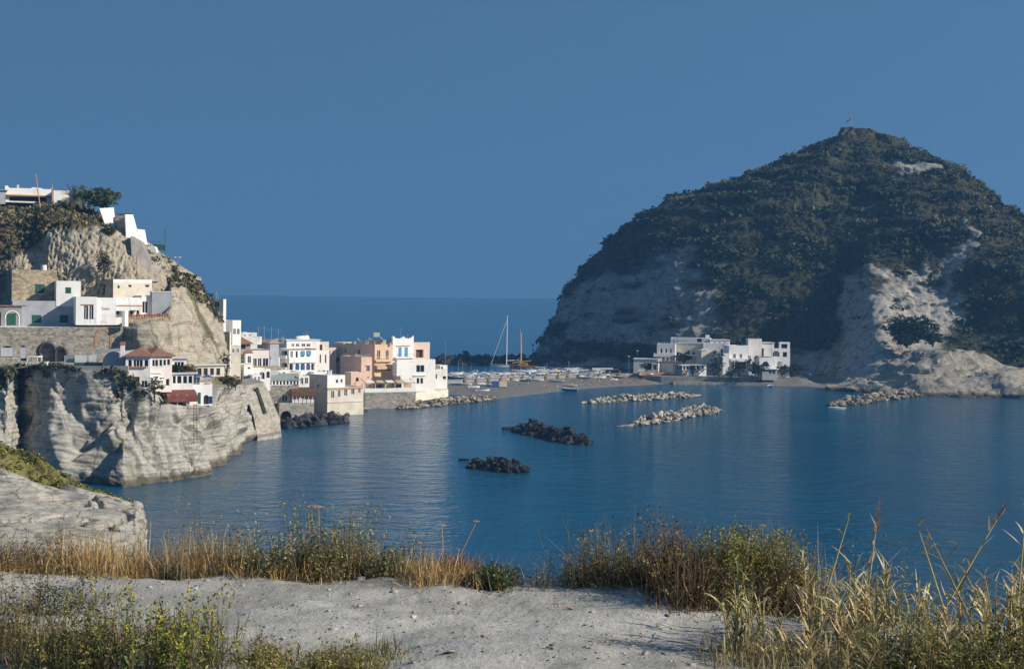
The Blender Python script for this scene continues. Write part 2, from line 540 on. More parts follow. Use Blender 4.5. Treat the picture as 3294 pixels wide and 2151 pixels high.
HP, HROCK = hill_surface(AA, ZZ)
idx = np.arange(nZ * nA).reshape(nZ, nA)
q = np.stack([idx[:-1, :], np.roll(idx[:-1, :], -1, 1), np.roll(idx[1:, :], -1, 1), idx[1:, :]], -1).reshape(-1, 4)
top = HP[-1].mean(0) + np.array([0, 0, 0.8])
vv = np.concatenate([HP.reshape(-1, 3), top[None]], 0)
me = mesh_np('hill', vv, q, smooth=True, attrs={'rock': np.concatenate([HROCK.ravel(), [0]])})
bm = bmesh.new(); bm.from_mesh(me); bm.verts.ensure_lookup_table()
for i in range(nA):
    bm.faces.new((bm.verts[int(idx[-1, i])], bm.verts[int(idx[-1, (i + 1) % nA])], bm.verts[nZ * nA]))
bm.to_mesh(me); bm.free()
hill = link('hill', me, hill_mat)
tag(hill, 'steep rocky hill overgrown with scrub across the bay', kind='structure')

# ------------------------------------------------------------------ low pale rock shelf at the foot of the hill
def loft(name, rows, mat, nu, nv, disp=None, smooth=True, attrs=None, cap=False):
    """a sheet through a grid of control points (list of rows of points), densified and displaced along its normals"""
    g = np.array([[list(p) for p in r] for r in rows], float)           # (rows, cols, 3)
    def dens(a, n, axis):
        m = a.shape[axis]
        t = np.linspace(0, m - 1, n)
        i = np.clip(np.floor(t).astype(int), 0, m - 2); fr = t - i
        sh = [1] * a.ndim; sh[axis] = n
        fr = fr.reshape(sh)
        P = lambda k: np.take(a, np.clip(i + k, 0, m - 1), axis)
        p0, p1, p2, p3 = P(-1), P(0), P(1), P(2)
        cr = 0.5 * ((2 * p1) + (-p0 + p2) * fr + (2 * p0 - 5 * p1 + 4 * p2 - p3) * fr ** 2 + (-p0 + 3 * p1 - 3 * p2 + p3) * fr ** 3)
        ln = p1 * (1 - fr) + p2 * fr
        return 0.45 * cr + 0.55 * ln
    g = dens(dens(g, nv, 0), nu, 1)
    du = np.gradient(g, axis=1); dv = np.gradient(g, axis=0)
    n = np.cross(du, dv); n /= np.linalg.norm(n, axis=-1, keepdims=True) + 1e-9
    if disp is not None:
        g = g + n * disp(g)[..., None]
    ids = np.arange(nu * nv).reshape(nv, nu)
    q = np.stack([ids[:-1, :-1], ids[:-1, 1:], ids[1:, 1:], ids[1:, :-1]], -1).reshape(-1, 4)
    av = {k: (fn(g) if callable(fn) else np.full((nv, nu), fn)).ravel() for k, fn in (attrs or {}).items()}
    me = mesh_np(name, g.reshape(-1, 3), q, smooth=smooth, attrs=av)
    o = link(name, me, mat)
    return o, g


shelf_mat = rock_mix_material('pale_shelf_rock', SOIL, ((0.20, 0.19, 0.16), (0.34, 0.31, 0.26), (0.48, 0.45, 0.38)), strata=0.5, sscale=0.4, bump=0.8, crack=0.12)
cols = [(2660, 1262, 512), (2740, 1262, 500), (2830, 1262, 492), (2950, 1262, 483), (3080, 1262, 480), (3230, 1262, 478), (3400, 1262, 476), (3620, 1262, 480)]
crest = [(2690, 1225, 545), (2770, 1195, 548), (2860, 1150, 540), (2960, 1112, 530), (3075, 1122, 522), (3200, 1152, 515), (3380, 1190, 512), (3620, 1230, 512)]
rows = [[], [], [], [], [], []]
for (bx, by, bY), (cx, cy, cY) in zip(cols, crest):
    b0 = at(bx, by, bY); b0.z = -2
    c0 = at(cx, cy, cY)
    b1 = Vector((b0.x, b0.y + 1.0, 1.2))
    m1 = b1.lerp(c0, 0.32); m1.z += (c0.z - b1.z) * 0.14
    m2 = b1.lerp(c0, 0.68); m2.z += (c0.z - b1.z) * 0.10
    bk = c0 + Vector((0.26 * 26, 26, -6.0))
    for r_, p_ in zip(rows, (b0, b1, m1, m2, c0, bk)): r_.append(p_)
sd = lambda g: fbm(g / np.array([1.8, 1.8, .7]), 4, 85) * .22 - np.clip(.08 - np.abs(fbm(g / np.array([9, 9, 3.]), 3, 84)), 0, 1) * 7 + fbm(g / np.array([16, 16, 7.]), 4, 81) * 2.6 + fbm(g / np.array([6, 6, 1.6]), 4, 82) * 0.8 + (np.abs(fbm(g / np.array([20, 20, 6.]), 3, 83)) * -3.0)
shelf, _ = loft('rock_shelf', rows, shelf_mat, 260, 110, sd, attrs={'rock': 1.0})
tag(shelf, 'low pale wave cut rock shelf at the foot of the hill', kind='structure')


# ------------------------------------------------------------------ scrub: thousands of small leafy clumps, merged
def ico(sub):
    bm = bmesh.new(); bmesh.ops.create_icosphere(bm, subdivisions=sub, radius=1)
    v = np.array([list(x.co) for x in bm.verts]); f = np.array([[x.index for x in fc.verts] for fc in bm.faces]); bm.free()
    return v, f


ICO1, ICO2, ICO3 = ico(1), ico(2), ico(3)


def merge(tv, tf, M, jitter=0.25, seed=0, cols=None, keep_smooth=False):
    """copies of template tv placed with loc (n,3), scale (n,3), rot z (n) and ragged outlines"""
    loc, sc, rz = M
    n, k = len(loc), len(tv)
    r = np.random.default_rng(seed)
    v = np.repeat(tv[None], n, 0)
    v = v * (1 + jitter * (r.random((n, k, 1)) * 2 - 1))
    v = v * sc[:, None, :]
    c, s = np.cos(rz)[:, None], np.sin(rz)[:, None]
    x = v[..., 0] * c - v[..., 1] * s
    y = v[..., 0] * s + v[..., 1] * c
    v = np.stack([x, y, v[..., 2]], -1) + loc[:, None, :]
    f = tf[None] + (np.arange(n) * k)[:, None, None]
    cv = None if cols is None else np.repeat(cols[:, None, :], k, 1).reshape(-1, 3)
    return v.reshape(-1, 3), f.reshape(-1, tf.shape[1]), cv


def leaf_mat(name, rough=0.8, gain=1.0, noise=2.0, trans=0.0):
    m, ns, ls, b = new_mat(name)
    b.inputs['Roughness'].default_value = rough
    b.inputs['Specular IOR Level'].default_value = 0.15
    a = nd(ns, 'ShaderNodeAttribute', attribute_name='tint')
    tc = nd(ns, 'ShaderNodeTexCoord')
    nz = nd(ns, 'ShaderNodeTexNoise', Scale=noise, Detail=4.0, Roughness=0.7)
    ls.new(tc.outputs['Object'], nz.inputs['Vector'])
    rp = ramp(ns, [(0.3, (0.72 * gain,) * 3), (0.7, (1.25 * gain,) * 3)])
    ls.new(nz.outputs[0], rp.inputs[0])
    mx = nd(ns, 'ShaderNodeMix', data_type='RGBA', blend_type='MULTIPLY'); mx.inputs[0].default_value = 1
    ls.new(a.outputs['Color'], mx.inputs[6]); ls.new(rp.outputs[0], mx.inputs[7])
    ls.new(mx.outputs[2], b.inputs['Base Color'])
    if trans:
        out = ns['Material Output']
        tr = nd(ns, 'ShaderNodeBsdfTranslucent'); ms = nd(ns, 'ShaderNodeMixShader'); ms.inputs[0].default_value = trans
        ls.new(mx.outputs[2], tr.inputs[0]); ls.new(b.outputs[0], ms.inputs[1]); ls.new(tr.outputs[0], ms.inputs[2])
        ls.new(ms.outputs[0], out.inputs[0])
    return m


def tuft(n, seed, flat=0.8):
    """a ragged leafy clump: n leaf sprays (quads) on and in a dome"""
    r = np.random.default_rng(seed)
    d = r.normal(size=(n, 3)); d[:, 2] = np.abs(d[:, 2]) * 0.9 - 0.1; d /= np.linalg.norm(d, axis=1, keepdims=True)
    c = d * r.uniform(0.45, 1.05, (n, 1)); c[:, 2] *= flat
    nn = d + r.normal(0, 0.45, (n, 3)); nn /= np.linalg.norm(nn, axis=1, keepdims=True)
    a = np.cross(nn, r.normal(size=(n, 3))); a /= np.linalg.norm(a, axis=1, keepdims=True)
    b = np.cross(nn, a)
    s = r.uniform(0.22, 0.42, (n, 1)); e = r.uniform(0.5, 1.0, (n, 1))
    v = np.stack([c - a * s, c - b * s * e, c + a * s, c + b * s * e], 1).reshape(-1, 3)
    return v, np.arange(4 * n).reshape(n, 4)


scrub_mat = leaf_mat('scrub_leaves', noise=0.9)
PAL = np.array([(0.030, 0.050, 0.024), (0.038, 0.056, 0.028), (0.048, 0.060, 0.030), (0.056, 0.062, 0.034), (0.062, 0.060, 0.036), (0.084, 0.080, 0.046)])
nb = 31000
zz = rng.uniform(1.5, 114, nb * 3); aa = rng.uniform(150, 345, nb * 3)
pp, rk = hill_surface(aa[None], zz[None])
pp, rk = pp[0], rk[0]
keep = rng.random(len(pp)) > np.clip(rk * 1.6, 0, 0.975)
keep &= fbm(pp / np.array([10, 10, 4.]), 4, 97) > -0.22 - 0.2 * rng.random(len(pp))        # clearings of dry grass
keep &= rng.random(len(pp)) < np.clip(np.hypot(pp[:, 0] - HC[0], pp[:, 1] - HC[1]) / 120, 0.10, 1)
pp, rk, zz, aa = pp[keep][:nb], rk[keep][:nb], zz[keep][:nb], aa[keep][:nb]
n = len(pp)
big = np.clip(fbm(pp / np.array([13, 13, 6.]), 4, 93) * 2.4 + 0.45, 0, 1.3)          # thickets and thin grassy ground
s0 = np.clip(rng.lognormal(-0.20, 0.45, n) * (0.55 + 0.85 * big), 0.25, 3.0)
sc = np.stack([s0 * rng.uniform(0.8, 1.5, n), s0 * rng.uniform(0.8, 1.5, n), s0 * rng.uniform(0.7, 1.15, n)], 1)
cn = fbm(pp / 18, 4, 91)
ci = np.clip(((cn + 0.55) * 5.0 + (0.6 - big) * 2.2 + rng.normal(0, 0.55, n)), 0, 5.99).astype(int)
tint = PAL[ci] * rng.uniform(0.82, 1.18, (n, 1))
cane = (zz > 62) & (np.abs((zz / 7.0) % 1 - 0.5) < 0.18) & (fbm(pp / 16, 2, 95) > 0.05)   # rows of paler cane along the terraces
tint[cane] = np.array([0.17, 0.155, 0.075]) * rng.uniform(0.6, 1.3, (cane.sum(), 1))
sc[cane] *= np.array([0.6, 0.6, 1.3])
vs_, fs_, cs_, off = [], [], [], 0
for k in range(4):
    tv, tf = tuft(14, 500 + k)
    sel = np.arange(n) % 4 == k
    v, f, cv = merge(tv, tf, (pp[sel], sc[sel], rng.uniform(0, 6.3, sel.sum())), 0.0, 3 + k, tint[sel])
    vs_.append(v); fs_.append(f + off); cs_.append(cv); off += len(v)
scrub = link('scrub', mesh_np('scrub', np.concatenate(vs_), np.concatenate(fs_), attrs={'tint': np.concatenate(cs_)}), scrub_mat)
tag(scrub, 'dense dark scrub and dry bushes covering the hill', 'scrub', kind='stuff')

# ------------------------------------------------------------------ left headland: tuff cliffs and terraces
tuff_mat = rock_mix_material('tuff_cliff', ((0.10, 0.10, 0.045), (0.22, 0.19, 0.11)), ((0.29, 0.275, 0.24), (0.46, 0.44, 0.39), (0.60, 0.58, 0.525)), strata=0.6, sscale=0.5, bump=0.8, bscale=0.5, crack=0.16)
face_mat = rock_mix_material('ochre_tuff', ((0.10, 0.10, 0.045), (0.22, 0.19, 0.11)), ((0.26, 0.225, 0.17), (0.43, 0.385, 0.30), (0.57, 0.52, 0.42)), strata=0.4, sscale=0.6, bump=0.8, bscale=0.5, crack=0.2, wet=False)
upper_mat = rock_mix_material('upper_slope', ((0.055, 0.052, 0.026), (0.15, 0.12, 0.07)), ((0.24, 0.21, 0.15), (0.42, 0.37, 0.28), (0.56, 0.50, 0.40)), strata=0.15, sscale=1.0, bump=0.9, bscale=0.5, crack=0.25, wet=False)


def strata_disp(amp=1.0, seed=100):
    def fn(g):
        a = fbm(g / np.array([13, 13, 18.]), 3, seed) * 1.9
        hol = -np.clip(np.abs(fbm(g / np.array([9, 12, 12.]), 3, seed + 1)) - 0.16, 0, 1) * 4.2         # hollows and folds
        fold = -np.clip(0.24 - np.abs(fbm((g + g[..., 2:3] * np.array([0.35, 0, 0])) / np.array([6, 9, 34.]), 4, seed + 2)), 0, 1) * 5.0
        lay = fbm(np.stack([g[..., 0] / 40, g[..., 1] / 40, (g[..., 2] + 0.05 * g[..., 0]) / 0.6], -1), 3, seed + 3) * 0.28
        fine = fbm(g / np.array([2.2, 2.2, 0.9]), 5, seed + 4, .6) * 0.5
        w = g[..., 2] + 0.06 * g[..., 0] + fbm(g / np.array([22, 22, 60.]), 3, seed + 5) * 0.6       # beds of unequal hardness stand out as ledges
        bed = np.floor(w / 0.9); fr = w / 0.9 - bed
        hh = lambda k: hash3(k.astype(np.int64) + 500, np.zeros_like(bed, dtype=np.int64), np.zeros_like(bed, dtype=np.int64), seed)
        t_ = np.clip((fr - 0.75) / 0.25, 0, 1)
        beds = (hh(bed) * (1 - t_) + hh(bed + 1) * t_ - 0.5) * 0.42 * np.clip(0.6 + fbm(g / np.array([14, 14, 10.]), 3, seed + 6) * 1.5, 0, 1.2)
        crease = -np.clip(0.09 - np.abs(fbm((g + g[..., 2:3] * np.array([-0.7, 0, 0])) / np.array([12, 12, 20.]), 4, seed + 7)), 0, 1) * 16.0
        return (a + hol + fold + lay + fine + beds + crease) * amp
    return fn


# near cliff under the restaurants: (base px, base depth) -> (top px, top py, top depth)
CL = [((-700, 234), (-700, 1190, 240)), ((-220, 236), (-220, 1190, 241)), ((-120, 236), (-120, 1190, 240)), ((-20, 236), (-20, 1185, 240)), ((48, 238), (50, 1185, 242)), ((66, 268), (64, 1180, 266)),
      ((92, 245), (84, 1178, 249)), ((170, 239), (165, 1178, 247)), ((300, 238), (300, 1192, 246)), ((400, 236), (395, 1196, 246)), ((470, 239), (455, 1255, 246)),
      ((560, 243), (535, 1298, 249)), ((640, 249), (635, 1305, 255)), ((704, 254), (690, 1300, 261)), ((722, 266), (715, 1245, 270)), ((770, 288), (755, 1238, 290)),
      ((830, 312), (790, 1236, 312)), ((838, 332), (800, 1240, 332)), ((838, 350), (800, 1250, 350))]
rows = [[] for _ in range(8)]
for (bx, bY), (tx, ty, tY) in CL:
    b0 = at(bx, HY, bY); b0.z = 0
    t0 = at(tx, ty, tY)
    rows[0].append(Vector((b0.x, b0.y, -3)))
    rows[1].append(Vector((b0.x, b0.y, 0.6)))
    for k, fr in ((2, 0.2), (3, 0.45), (4, 0.72)):
        p = b0.lerp(t0, fr); p.z = t0.z * fr
        rows[k].append(p)
    rows[5].append(t0 - Vector((0, 0, 0.3)))
    n = Vector((0, 1, 0)) if bx < 700 else Vector((-0.9, 0.4, 0))
    rows[6].append(t0 + n * 2.5)
    rows[7].append(t0 + n * 22 + Vector((0, 0, 0.2)))


def cliff_disp(g):
    d = strata_disp(1.0, 100)(g)
    top = np.zeros(g.shape[:2]); top[:] = np.linspace(0, 7, g.shape[0])[:, None]
    return d * np.clip((5.1 - top) / 0.8, 0.05, 1)


cliff, CG = loft('cliff', rows, tuff_mat, 450, 220, cliff_disp, attrs={
    'rock': lambda g: np.clip(1.0 - np.clip((g[..., 2] - 17.6 + fbm(g / 5, 3, 140) * 5) / 2.0, 0, 1) * 0.9 - np.clip(fbm(g / np.array([6, 6, 4.]), 4, 141) - 0.28, 0, 1) * 1.6, 0, 1)})
tag(cliff, 'pale layered tuff cliff rising from the bay', kind='structure')

# rock face behind the restaurants, with the ridge falling to the right
TF = [((380, 1215, 264), (385, 1120, 268), (388, 1040, 270), (388, 1036, 292)),
      ((440, 1215, 263), (440, 1120, 264), (445, 1042, 266), (445, 1034, 292)),
      ((500, 1215, 264), (505, 1120, 265), (510, 1038, 267.5), (505, 1000, 296)),
      ((548, 1212, 265.5), (552, 1120, 268), (553, 1030, 271), (535, 862, 300)),
      ((600, 1206, 269), (600, 1110, 276), (600, 1000, 286), (585, 872, 302)),
      ((660, 1204, 275), (655, 1120, 282), (642, 1030, 292), (632, 905, 305)),
      ((708, 1200, 284), (700, 1120, 291), (680, 1040, 300), (660, 950, 312)),
      ((730, 1200, 297), (722, 1130, 305), (700, 1060, 314), (676, 990, 322)),
      ((734, 1205, 318), (728, 1140, 325), (712, 1080, 332), (690, 1020, 335)),
      ((720, 1210, 350), (715, 1150, 350), (700, 1090, 350), (685, 1030, 350))]
rows = [[], [], [], [], [], []]
for c in TF:
    p = [at(*q_) for q_ in c]
    rows[0].append(Vector((p[0].x, p[0].y - 0.5, p[0].z - 4)))
    for k in range(4): rows[k + 1].append(p[k])
    rows[5].append(p[3] + Vector((-22, 18, -1)))
face, FG = loft('rock_face', rows, face_mat, 260, 150, lambda g: strata_disp(0.62, 200)(g), attrs={
    'rock': lambda g: np.clip(1.05 - np.clip(fbm(np.stack([(g[..., 0] + g[..., 2] * .7) / 5, g[..., 1] / 9, g[..., 2] / 14], -1), 4, 240) - 0.16, 0, 1) * 4.0, 0, 1)})
tag(face, 'sunlit layered rock face behind the cliff restaurants', kind='structure')

# upper slope with the villa on top
US = [(-700, ((1010, 290), (860, 294), (745, 302), (665, 316))), (-260, ((1010, 284), (860, 288), (745, 296), (665, 310))), (-100, ((1010, 283), (860, 287), (745, 296), (660, 310))), (0, ((1010, 281), (860, 285), (745, 295), (658, 310))), (70, ((1010, 281), (855, 284), (770, 292), (662, 310))),
      (120, ((1010, 281), (850, 286), (760, 291), (664, 309))), (150, ((1010, 281), (870, 283), (748, 288), (668, 306))), (200, ((1010, 281), (875, 283), (735, 288), (672, 304))),
      (260, ((1010, 281), (880, 283), (735, 288), (680, 303))), (330, ((1010, 281), (885, 284), (742, 289), (700, 302))), (400, ((1010, 282), (890, 285), (765, 291), (740, 302))),
      (440, ((1010, 283), (895, 286), (775, 292), (765, 303))), (480, ((1010, 285), (900, 289), (815, 295), (798, 305))), (535, ((1010, 289), (905, 294), (850, 300), (836, 309))),
      (585, ((1010, 294), (940, 299), (890, 304), (872, 313))), (640, ((1020, 300), (980, 306), (940, 310), (915, 317)))]
rows = [[] for _ in range(7)]
for px, lv in US:
    p = [at(px, py, Y) for py, Y in lv]
    rows[0].append(Vector((p[0].x, p[0].y - 14, 17.5)))
    for k in range(4): rows[k + 1].append(p[k])
    rows[5].append(p[3] + Vector((-6, 30, 1.0)))
    rows[6].append(p[3] + Vector((-15, 80, -8)))
def up_disp(g):
    a = fbm(g / np.array([12, 12, 12.]), 3, 300) * 1.5
    pits = -np.clip(np.abs(fbm(g / np.array([0.9, 0.9, 0.75]), 3, 301)) - 0.10, 0, 1) * 1.7
    runs = -np.clip(0.25 - np.abs(fbm(g / np.array([2.6, 2.6, 6.]), 4, 303)), 0, 1) * 0.9
    return a + pits + runs + fbm(g / 3.0, 4, 302) * 0.45
slope, UG = loft('hillside', rows, upper_mat, 340, 180, up_disp, attrs={
    'rock': lambda g: np.clip((43.5 + np.clip((g[..., 0] + 96) * 0.8, -14, 2.5) + fbm(g / 6, 3, 340) * 3.0 - g[..., 2]) / 1.2, 0, 1) * np.clip((g[..., 0] + 103 + fbm(g / 6, 3, 341) * 4) / 3, 0.15, 1)})
tag(slope, 'steep dry slope above the village with eroded bank', kind='structure')

# ground under the village houses, stepping down to the isthmus
gxs = np.linspace(-150, -14, 90); gys = np.linspace(296, 540, 120)
gx, gy = np.meshgrid(gxs, gys)
gz = np.interp(gx, [-150, -95, -75, -62, -52, -42, -14], [11, 11, 10, 7, 4.0, 3.0, 2.2])
shore = np.interp(gy, [296, 330, 371, 415, 440, 476, 500, 540], [-75, -72, -64, -52, -40, -28, -24, -24])
north = np.interp(gx, [-150, -60, -20], [560, 520, 505])
gz = np.where((gx > shore) | (gy > north), -2.5, gz)
ids = np.arange(gx.size).reshape(gx.shape)
qf = np.stack([ids[:-1, :-1], ids[:-1, 1:], ids[1:, 1:], ids[1:, :-1]], -1).reshape(-1, 4)
vg = link('ground', mesh_np('ground', np.stack([gx, gy, gz], -1).reshape(-1, 3), qf), surf('village_earth', (0.20, 0.18, 0.15), (0.34, 0.31, 0.26), 0.4))
tag(vg, 'earth and paving between the village houses', kind='structure')

# ------------------------------------------------------------------ ledge of layered rock in the near left
LEDGE = {-800: ((1850, 50), (1690, 55), (1540, 61), (1460, 68), (1350, 80)), -260: ((1850, 50), (1690, 55), (1560, 61), (1490, 68), (1385, 80)), -120: ((1850, 50), (1690, 55), (1570, 61), (1500, 68), (1405, 80)),
         0: ((1850, 50), (1690, 55), (1585, 61), (1512, 68), (1424, 79)), 70: ((1850, 50), (1695, 55), (1598, 61), (1530, 68), (1465, 78)),
         130: ((1850, 50), (1700, 55), (1612, 61), (1550, 68), (1505, 77)), 235: ((1850, 50), (1705, 55), (1632, 61), (1590, 67), (1578, 75)),
         350: ((1850, 51), (1715, 56), (1648, 61), (1618, 66), (1612, 73)), 425: ((1850, 52), (1720, 57), (1664, 61), (1642, 65), (1640, 70)), 442: ((1860, 54), (1730, 58), (1672, 62), (1652, 65), (1650, 69))}
rows = [[] for _ in range(8)]
for px, lv in LEDGE.items():
    p = [at(px, py, Y) for py, Y in lv]
    rows[0].append(Vector((p[0].x, p[0].y, -3)))
    for k in range(5): rows[k + 1].append(p[k])
    rows[6].append(p[4] + Vector((-4, 6, -3)))
    rows[7].append(Vector((p[4].x - 4, p[4].y + 9, -3)))
last = [r_[-1].copy() for r_ in rows]
for k, r_ in enumerate(rows):
    q_ = last[k].copy(); q_.x += 0.35; q_.z = min(q_.z, -2 + 0.05 * k) if k not in (1, 2, 3, 4, 5) else q_.z - 5
    r_.append(q_)
    q_ = q_.copy(); q_.x += 0.6; q_.z = -3; r_.append(q_)
def ledge_disp(g):
    lay = fbm(np.stack([g[..., 0] / 14, g[..., 1] / 14, (g[..., 2] + 0.10 * g[..., 0]) / 0.38], -1), 3, 401) * 0.26
    w = g[..., 2] + 0.16 * g[..., 0] + fbm(g / np.array([7, 7, 20.]), 3, 405) * 0.25
    bed = np.floor(w / 0.45); fr = w / 0.45 - bed; zi = np.zeros_like(bed, dtype=np.int64)
    hh = lambda k: hash3(k.astype(np.int64) + 900, zi, zi, 9)
    t_ = np.clip((fr - 0.8) / 0.2, 0, 1)
    lay = lay + (hh(bed) * (1 - t_) + hh(bed + 1) * t_ - .5) * .55 - np.clip(.07 - np.abs(fbm(g / np.array([3.5, 3.5, 1.2]), 3, 406)), 0, 1) * 5
    return lay + fbm(g / np.array([4, 4, 2.]), 4, 402) * 0.35 + fbm(g / 0.9, 3, 403) * 0.08
ledge_mat = rock_mix_material('ledge_rock', ((0.12, 0.13, 0.04), (0.24, 0.20, 0.08)), ((0.24, 0.22, 0.19), (0.42, 0.39, 0.34), (0.56, 0.53, 0.46)), strata=0.8, sscale=2.6, bump=0.9, bscale=0.2, crack=0.6, wet=False)
ledge, LG = loft('rock_ledge', rows, ledge_mat, 250, 240, ledge_disp, attrs={'rock': lambda g: np.clip((70.5 - 0.25 * np.clip(-g[..., 0] - 18, -3, 8) + fbm(g / 3, 3, 404) * 3 - g[..., 1]) / 1.2, 0, 1)})
tag(ledge, 'pale layered rock ledge at the near left below the path', kind='structure')

# ------------------------------------------------------------------ village materials
def masonry(name, c1, c2, scale=1.2, bump=0.5):
    m, ns, ls, b = new_mat(name)
    b.inputs['Roughness'].default_value = 0.95
    b.inputs['Specular IOR Level'].default_value = 0.1
    tc = nd(ns, 'ShaderNodeTexCoord')
    vo = nd(ns, 'ShaderNodeTexVoronoi', Scale=scale); vo.feature = 'F1'
    mp = nd(ns, 'ShaderNodeMapping'); mp.inputs['Scale'].default_value = (1, 1, 1.7)
    ls.new(tc.outputs['Object'], mp.inputs[0]); ls.new(mp.outputs[0], vo.inputs['Vector'])
    nz = nd(ns, 'ShaderNodeTexNoise', Scale=0.35, Detail=6.0, Roughness=0.65)
    ls.new(tc.outputs['Object'], nz.inputs['Vector'])
    mxf = nd(ns, 'ShaderNodeMix', data_type='RGBA'); mxf.inputs[0].default_value = 0.5
    ls.new(vo.outputs['Color'], mxf.inputs[6]); ls.new(nz.outputs[0], mxf.inputs[7])
    rp = ramp(ns, [(0.25, c1), (0.75, c2)])
    ls.new(mxf.outputs[2], rp.inputs[0]); ls.new(rp.outputs[0], b.inputs['Base Color'])
    bp = nd(ns, 'ShaderNodeBump', Strength=bump, Distance=0.12); bp.invert = True
    ls.new(vo.outputs['Distance'], bp.inputs['Height']); ls.new(bp.outputs[0], b.inputs['Normal'])
    return m


def tiles(name, c1, c2):
    m, ns, ls, b = new_mat(name)
    b.inputs['Roughness'].default_value = 0.9
    tc = nd(ns, 'ShaderNodeTexCoord')
    nz = nd(ns, 'ShaderNodeTexNoise', Scale=1.5, Detail=6.0, Roughness=0.7)
    ls.new(tc.outputs['Object'], nz.inputs['Vector'])
    rp = ramp(ns, [(0.3, c1), (0.7, c2)])
    ls.new(nz.outputs[0], rp.inputs[0]); ls.new(rp.outputs[0], b.inputs['Base Color'])
    wv = nd(ns, 'ShaderNodeTexWave', Scale=1.4, Distortion=0.5); wv.bands_direction = 'X'
    ls.new(tc.outputs['Object'], wv.inputs['Vector'])
    bp = nd(ns, 'ShaderNodeBump', Strength=0.8, Distance=0.08)
    ls.new(wv.outputs[0], bp.inputs['Height']); ls.new(bp.outputs[0], b.inputs['Normal'])
    return m


M = {}
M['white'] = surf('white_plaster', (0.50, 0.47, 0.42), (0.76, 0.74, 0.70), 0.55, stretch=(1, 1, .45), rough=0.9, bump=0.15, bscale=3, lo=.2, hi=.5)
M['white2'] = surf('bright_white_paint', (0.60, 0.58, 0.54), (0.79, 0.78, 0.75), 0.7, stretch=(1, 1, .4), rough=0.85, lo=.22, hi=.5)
M['pinkwhite'] = surf('rosy_white_plaster', (0.66, 0.56, 0.51), (0.78, 0.70, 0.65), 0.5, rough=0.9, lo=.25, hi=.55)
M['cream'] = surf('cream_plaster', (0.50, 0.44, 0.34), (0.68, 0.62, 0.51), 0.4, rough=0.9, lo=.25, hi=.6)
M['grey'] = surf('grey_render', (0.24, 0.235, 0.235), (0.36, 0.35, 0.345), 0.5, rough=0.95, bump=0.2, bscale=2, lo=.3, hi=.7)
M['bluegrey'] = surf('blue_grey_render', (0.30, 0.31, 0.34), (0.42, 0.43, 0.46), 0.5, rough=0.95, lo=.3, hi=.7)
M['peach'] = surf('peach_plaster', (0.56, 0.37, 0.27), (0.69, 0.50, 0.39), 0.4, rough=0.9, lo=.25, hi=.65)
M['orange'] = surf('apricot_plaster', (0.60, 0.40, 0.24), (0.72, 0.52, 0.34), 0.4, rough=0.9, lo=.25, hi=.65)
M['rose'] = surf('pale_rose_plaster', (0.62, 0.44, 0.36), (0.74, 0.58, 0.49), 0.4, rough=0.9, lo=.25, hi=.65)
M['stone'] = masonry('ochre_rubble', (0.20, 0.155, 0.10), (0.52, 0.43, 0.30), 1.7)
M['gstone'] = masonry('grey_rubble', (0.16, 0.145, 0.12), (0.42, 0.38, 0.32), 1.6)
M['block'] = masonry('block_masonry', (0.22, 0.20, 0.17), (0.46, 0.42, 0.35), 1.1)
M['tile'] = tiles('terracotta_tiles', (0.22, 0.10, 0.065), (0.34, 0.17, 0.115))
M['pinktile'] = tiles('faded_tiles', (0.40, 0.24, 0.18), (0.55, 0.36, 0.29))
M['roof'] = surf('flat_roof_render', (0.50, 0.49, 0.46), (0.66, 0.65, 0.62), 0.5, rough=0.95)
M['sheet'] = surf('grey_green_sheet', (0.22, 0.26, 0.25), (0.34, 0.38, 0.37), 0.8, rough=0.6)
M['glass'] = surf('window_glass', (0.012, 0.017, 0.022), None, rough=0.08, spec=0.5)
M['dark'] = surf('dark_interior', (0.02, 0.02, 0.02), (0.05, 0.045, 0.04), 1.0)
M['gshut'] = surf('green_shutter_paint', (0.012, 0.075, 0.045), (0.025, 0.115, 0.07), 2.0, rough=0.6)
M['bshut'] = surf('blue_shutter_paint', (0.05, 0.24, 0.42), (0.09, 0.32, 0.52), 2.0, rough=0.6)
M['navy'] = surf('blue_canvas', (0.02, 0.06, 0.22), (0.04, 0.11, 0.33), 1.0, rough=0.9)
M['frame'] = surf('white_frame_paint', (0.72, 0.71, 0.68), None, rough=0.6)
M['wood'] = surf('brown_wood', (0.085, 0.045, 0.022), (0.16, 0.09, 0.045), 2.0, rough=0.8)
M['beam'] = surf('ochre_beam', (0.40, 0.23, 0.09), (0.52, 0.33, 0.15), 2.0, rough=0.8)
M['redcanvas'] = surf('brick_red_canvas', (0.16, 0.052, 0.038), (0.23, 0.08, 0.06), 1.0, rough=0.95)
M['beige'] = surf('beige_canvas', (0.50, 0.36, 0.22), (0.60, 0.45, 0.30), 1.0, rough=0.95)
M['metal'] = surf('galvanised_metal', (0.35, 0.36, 0.37), None, rough=0.45, metal=0.6)
M['darkmetal'] = surf('dark_iron', (0.04, 0.045, 0.05), None, rough=0.6)
M['green'] = surf('green_netting', (0.03, 0.09, 0.06), (0.05, 0.13, 0.09), 2.0, rough=0.9)
M['terracotta'] = surf('terracotta_pot', (0.34, 0.13, 0.07), (0.45, 0.20, 0.11), 3.0)
M['brick'] = surf('orange_brick', (0.42, 0.21, 0.10), (0.55, 0.32, 0.18), 3.0)
M['wedge'] = surf('weathered_concrete', (0.22, 0.205, 0.18), (0.34, 0.32, 0.285), 0.5, rough=.95, bump=.3, bscale=2)
M['redpaint'] = surf('red_paint', (0.45, 0.05, 0.04), None)


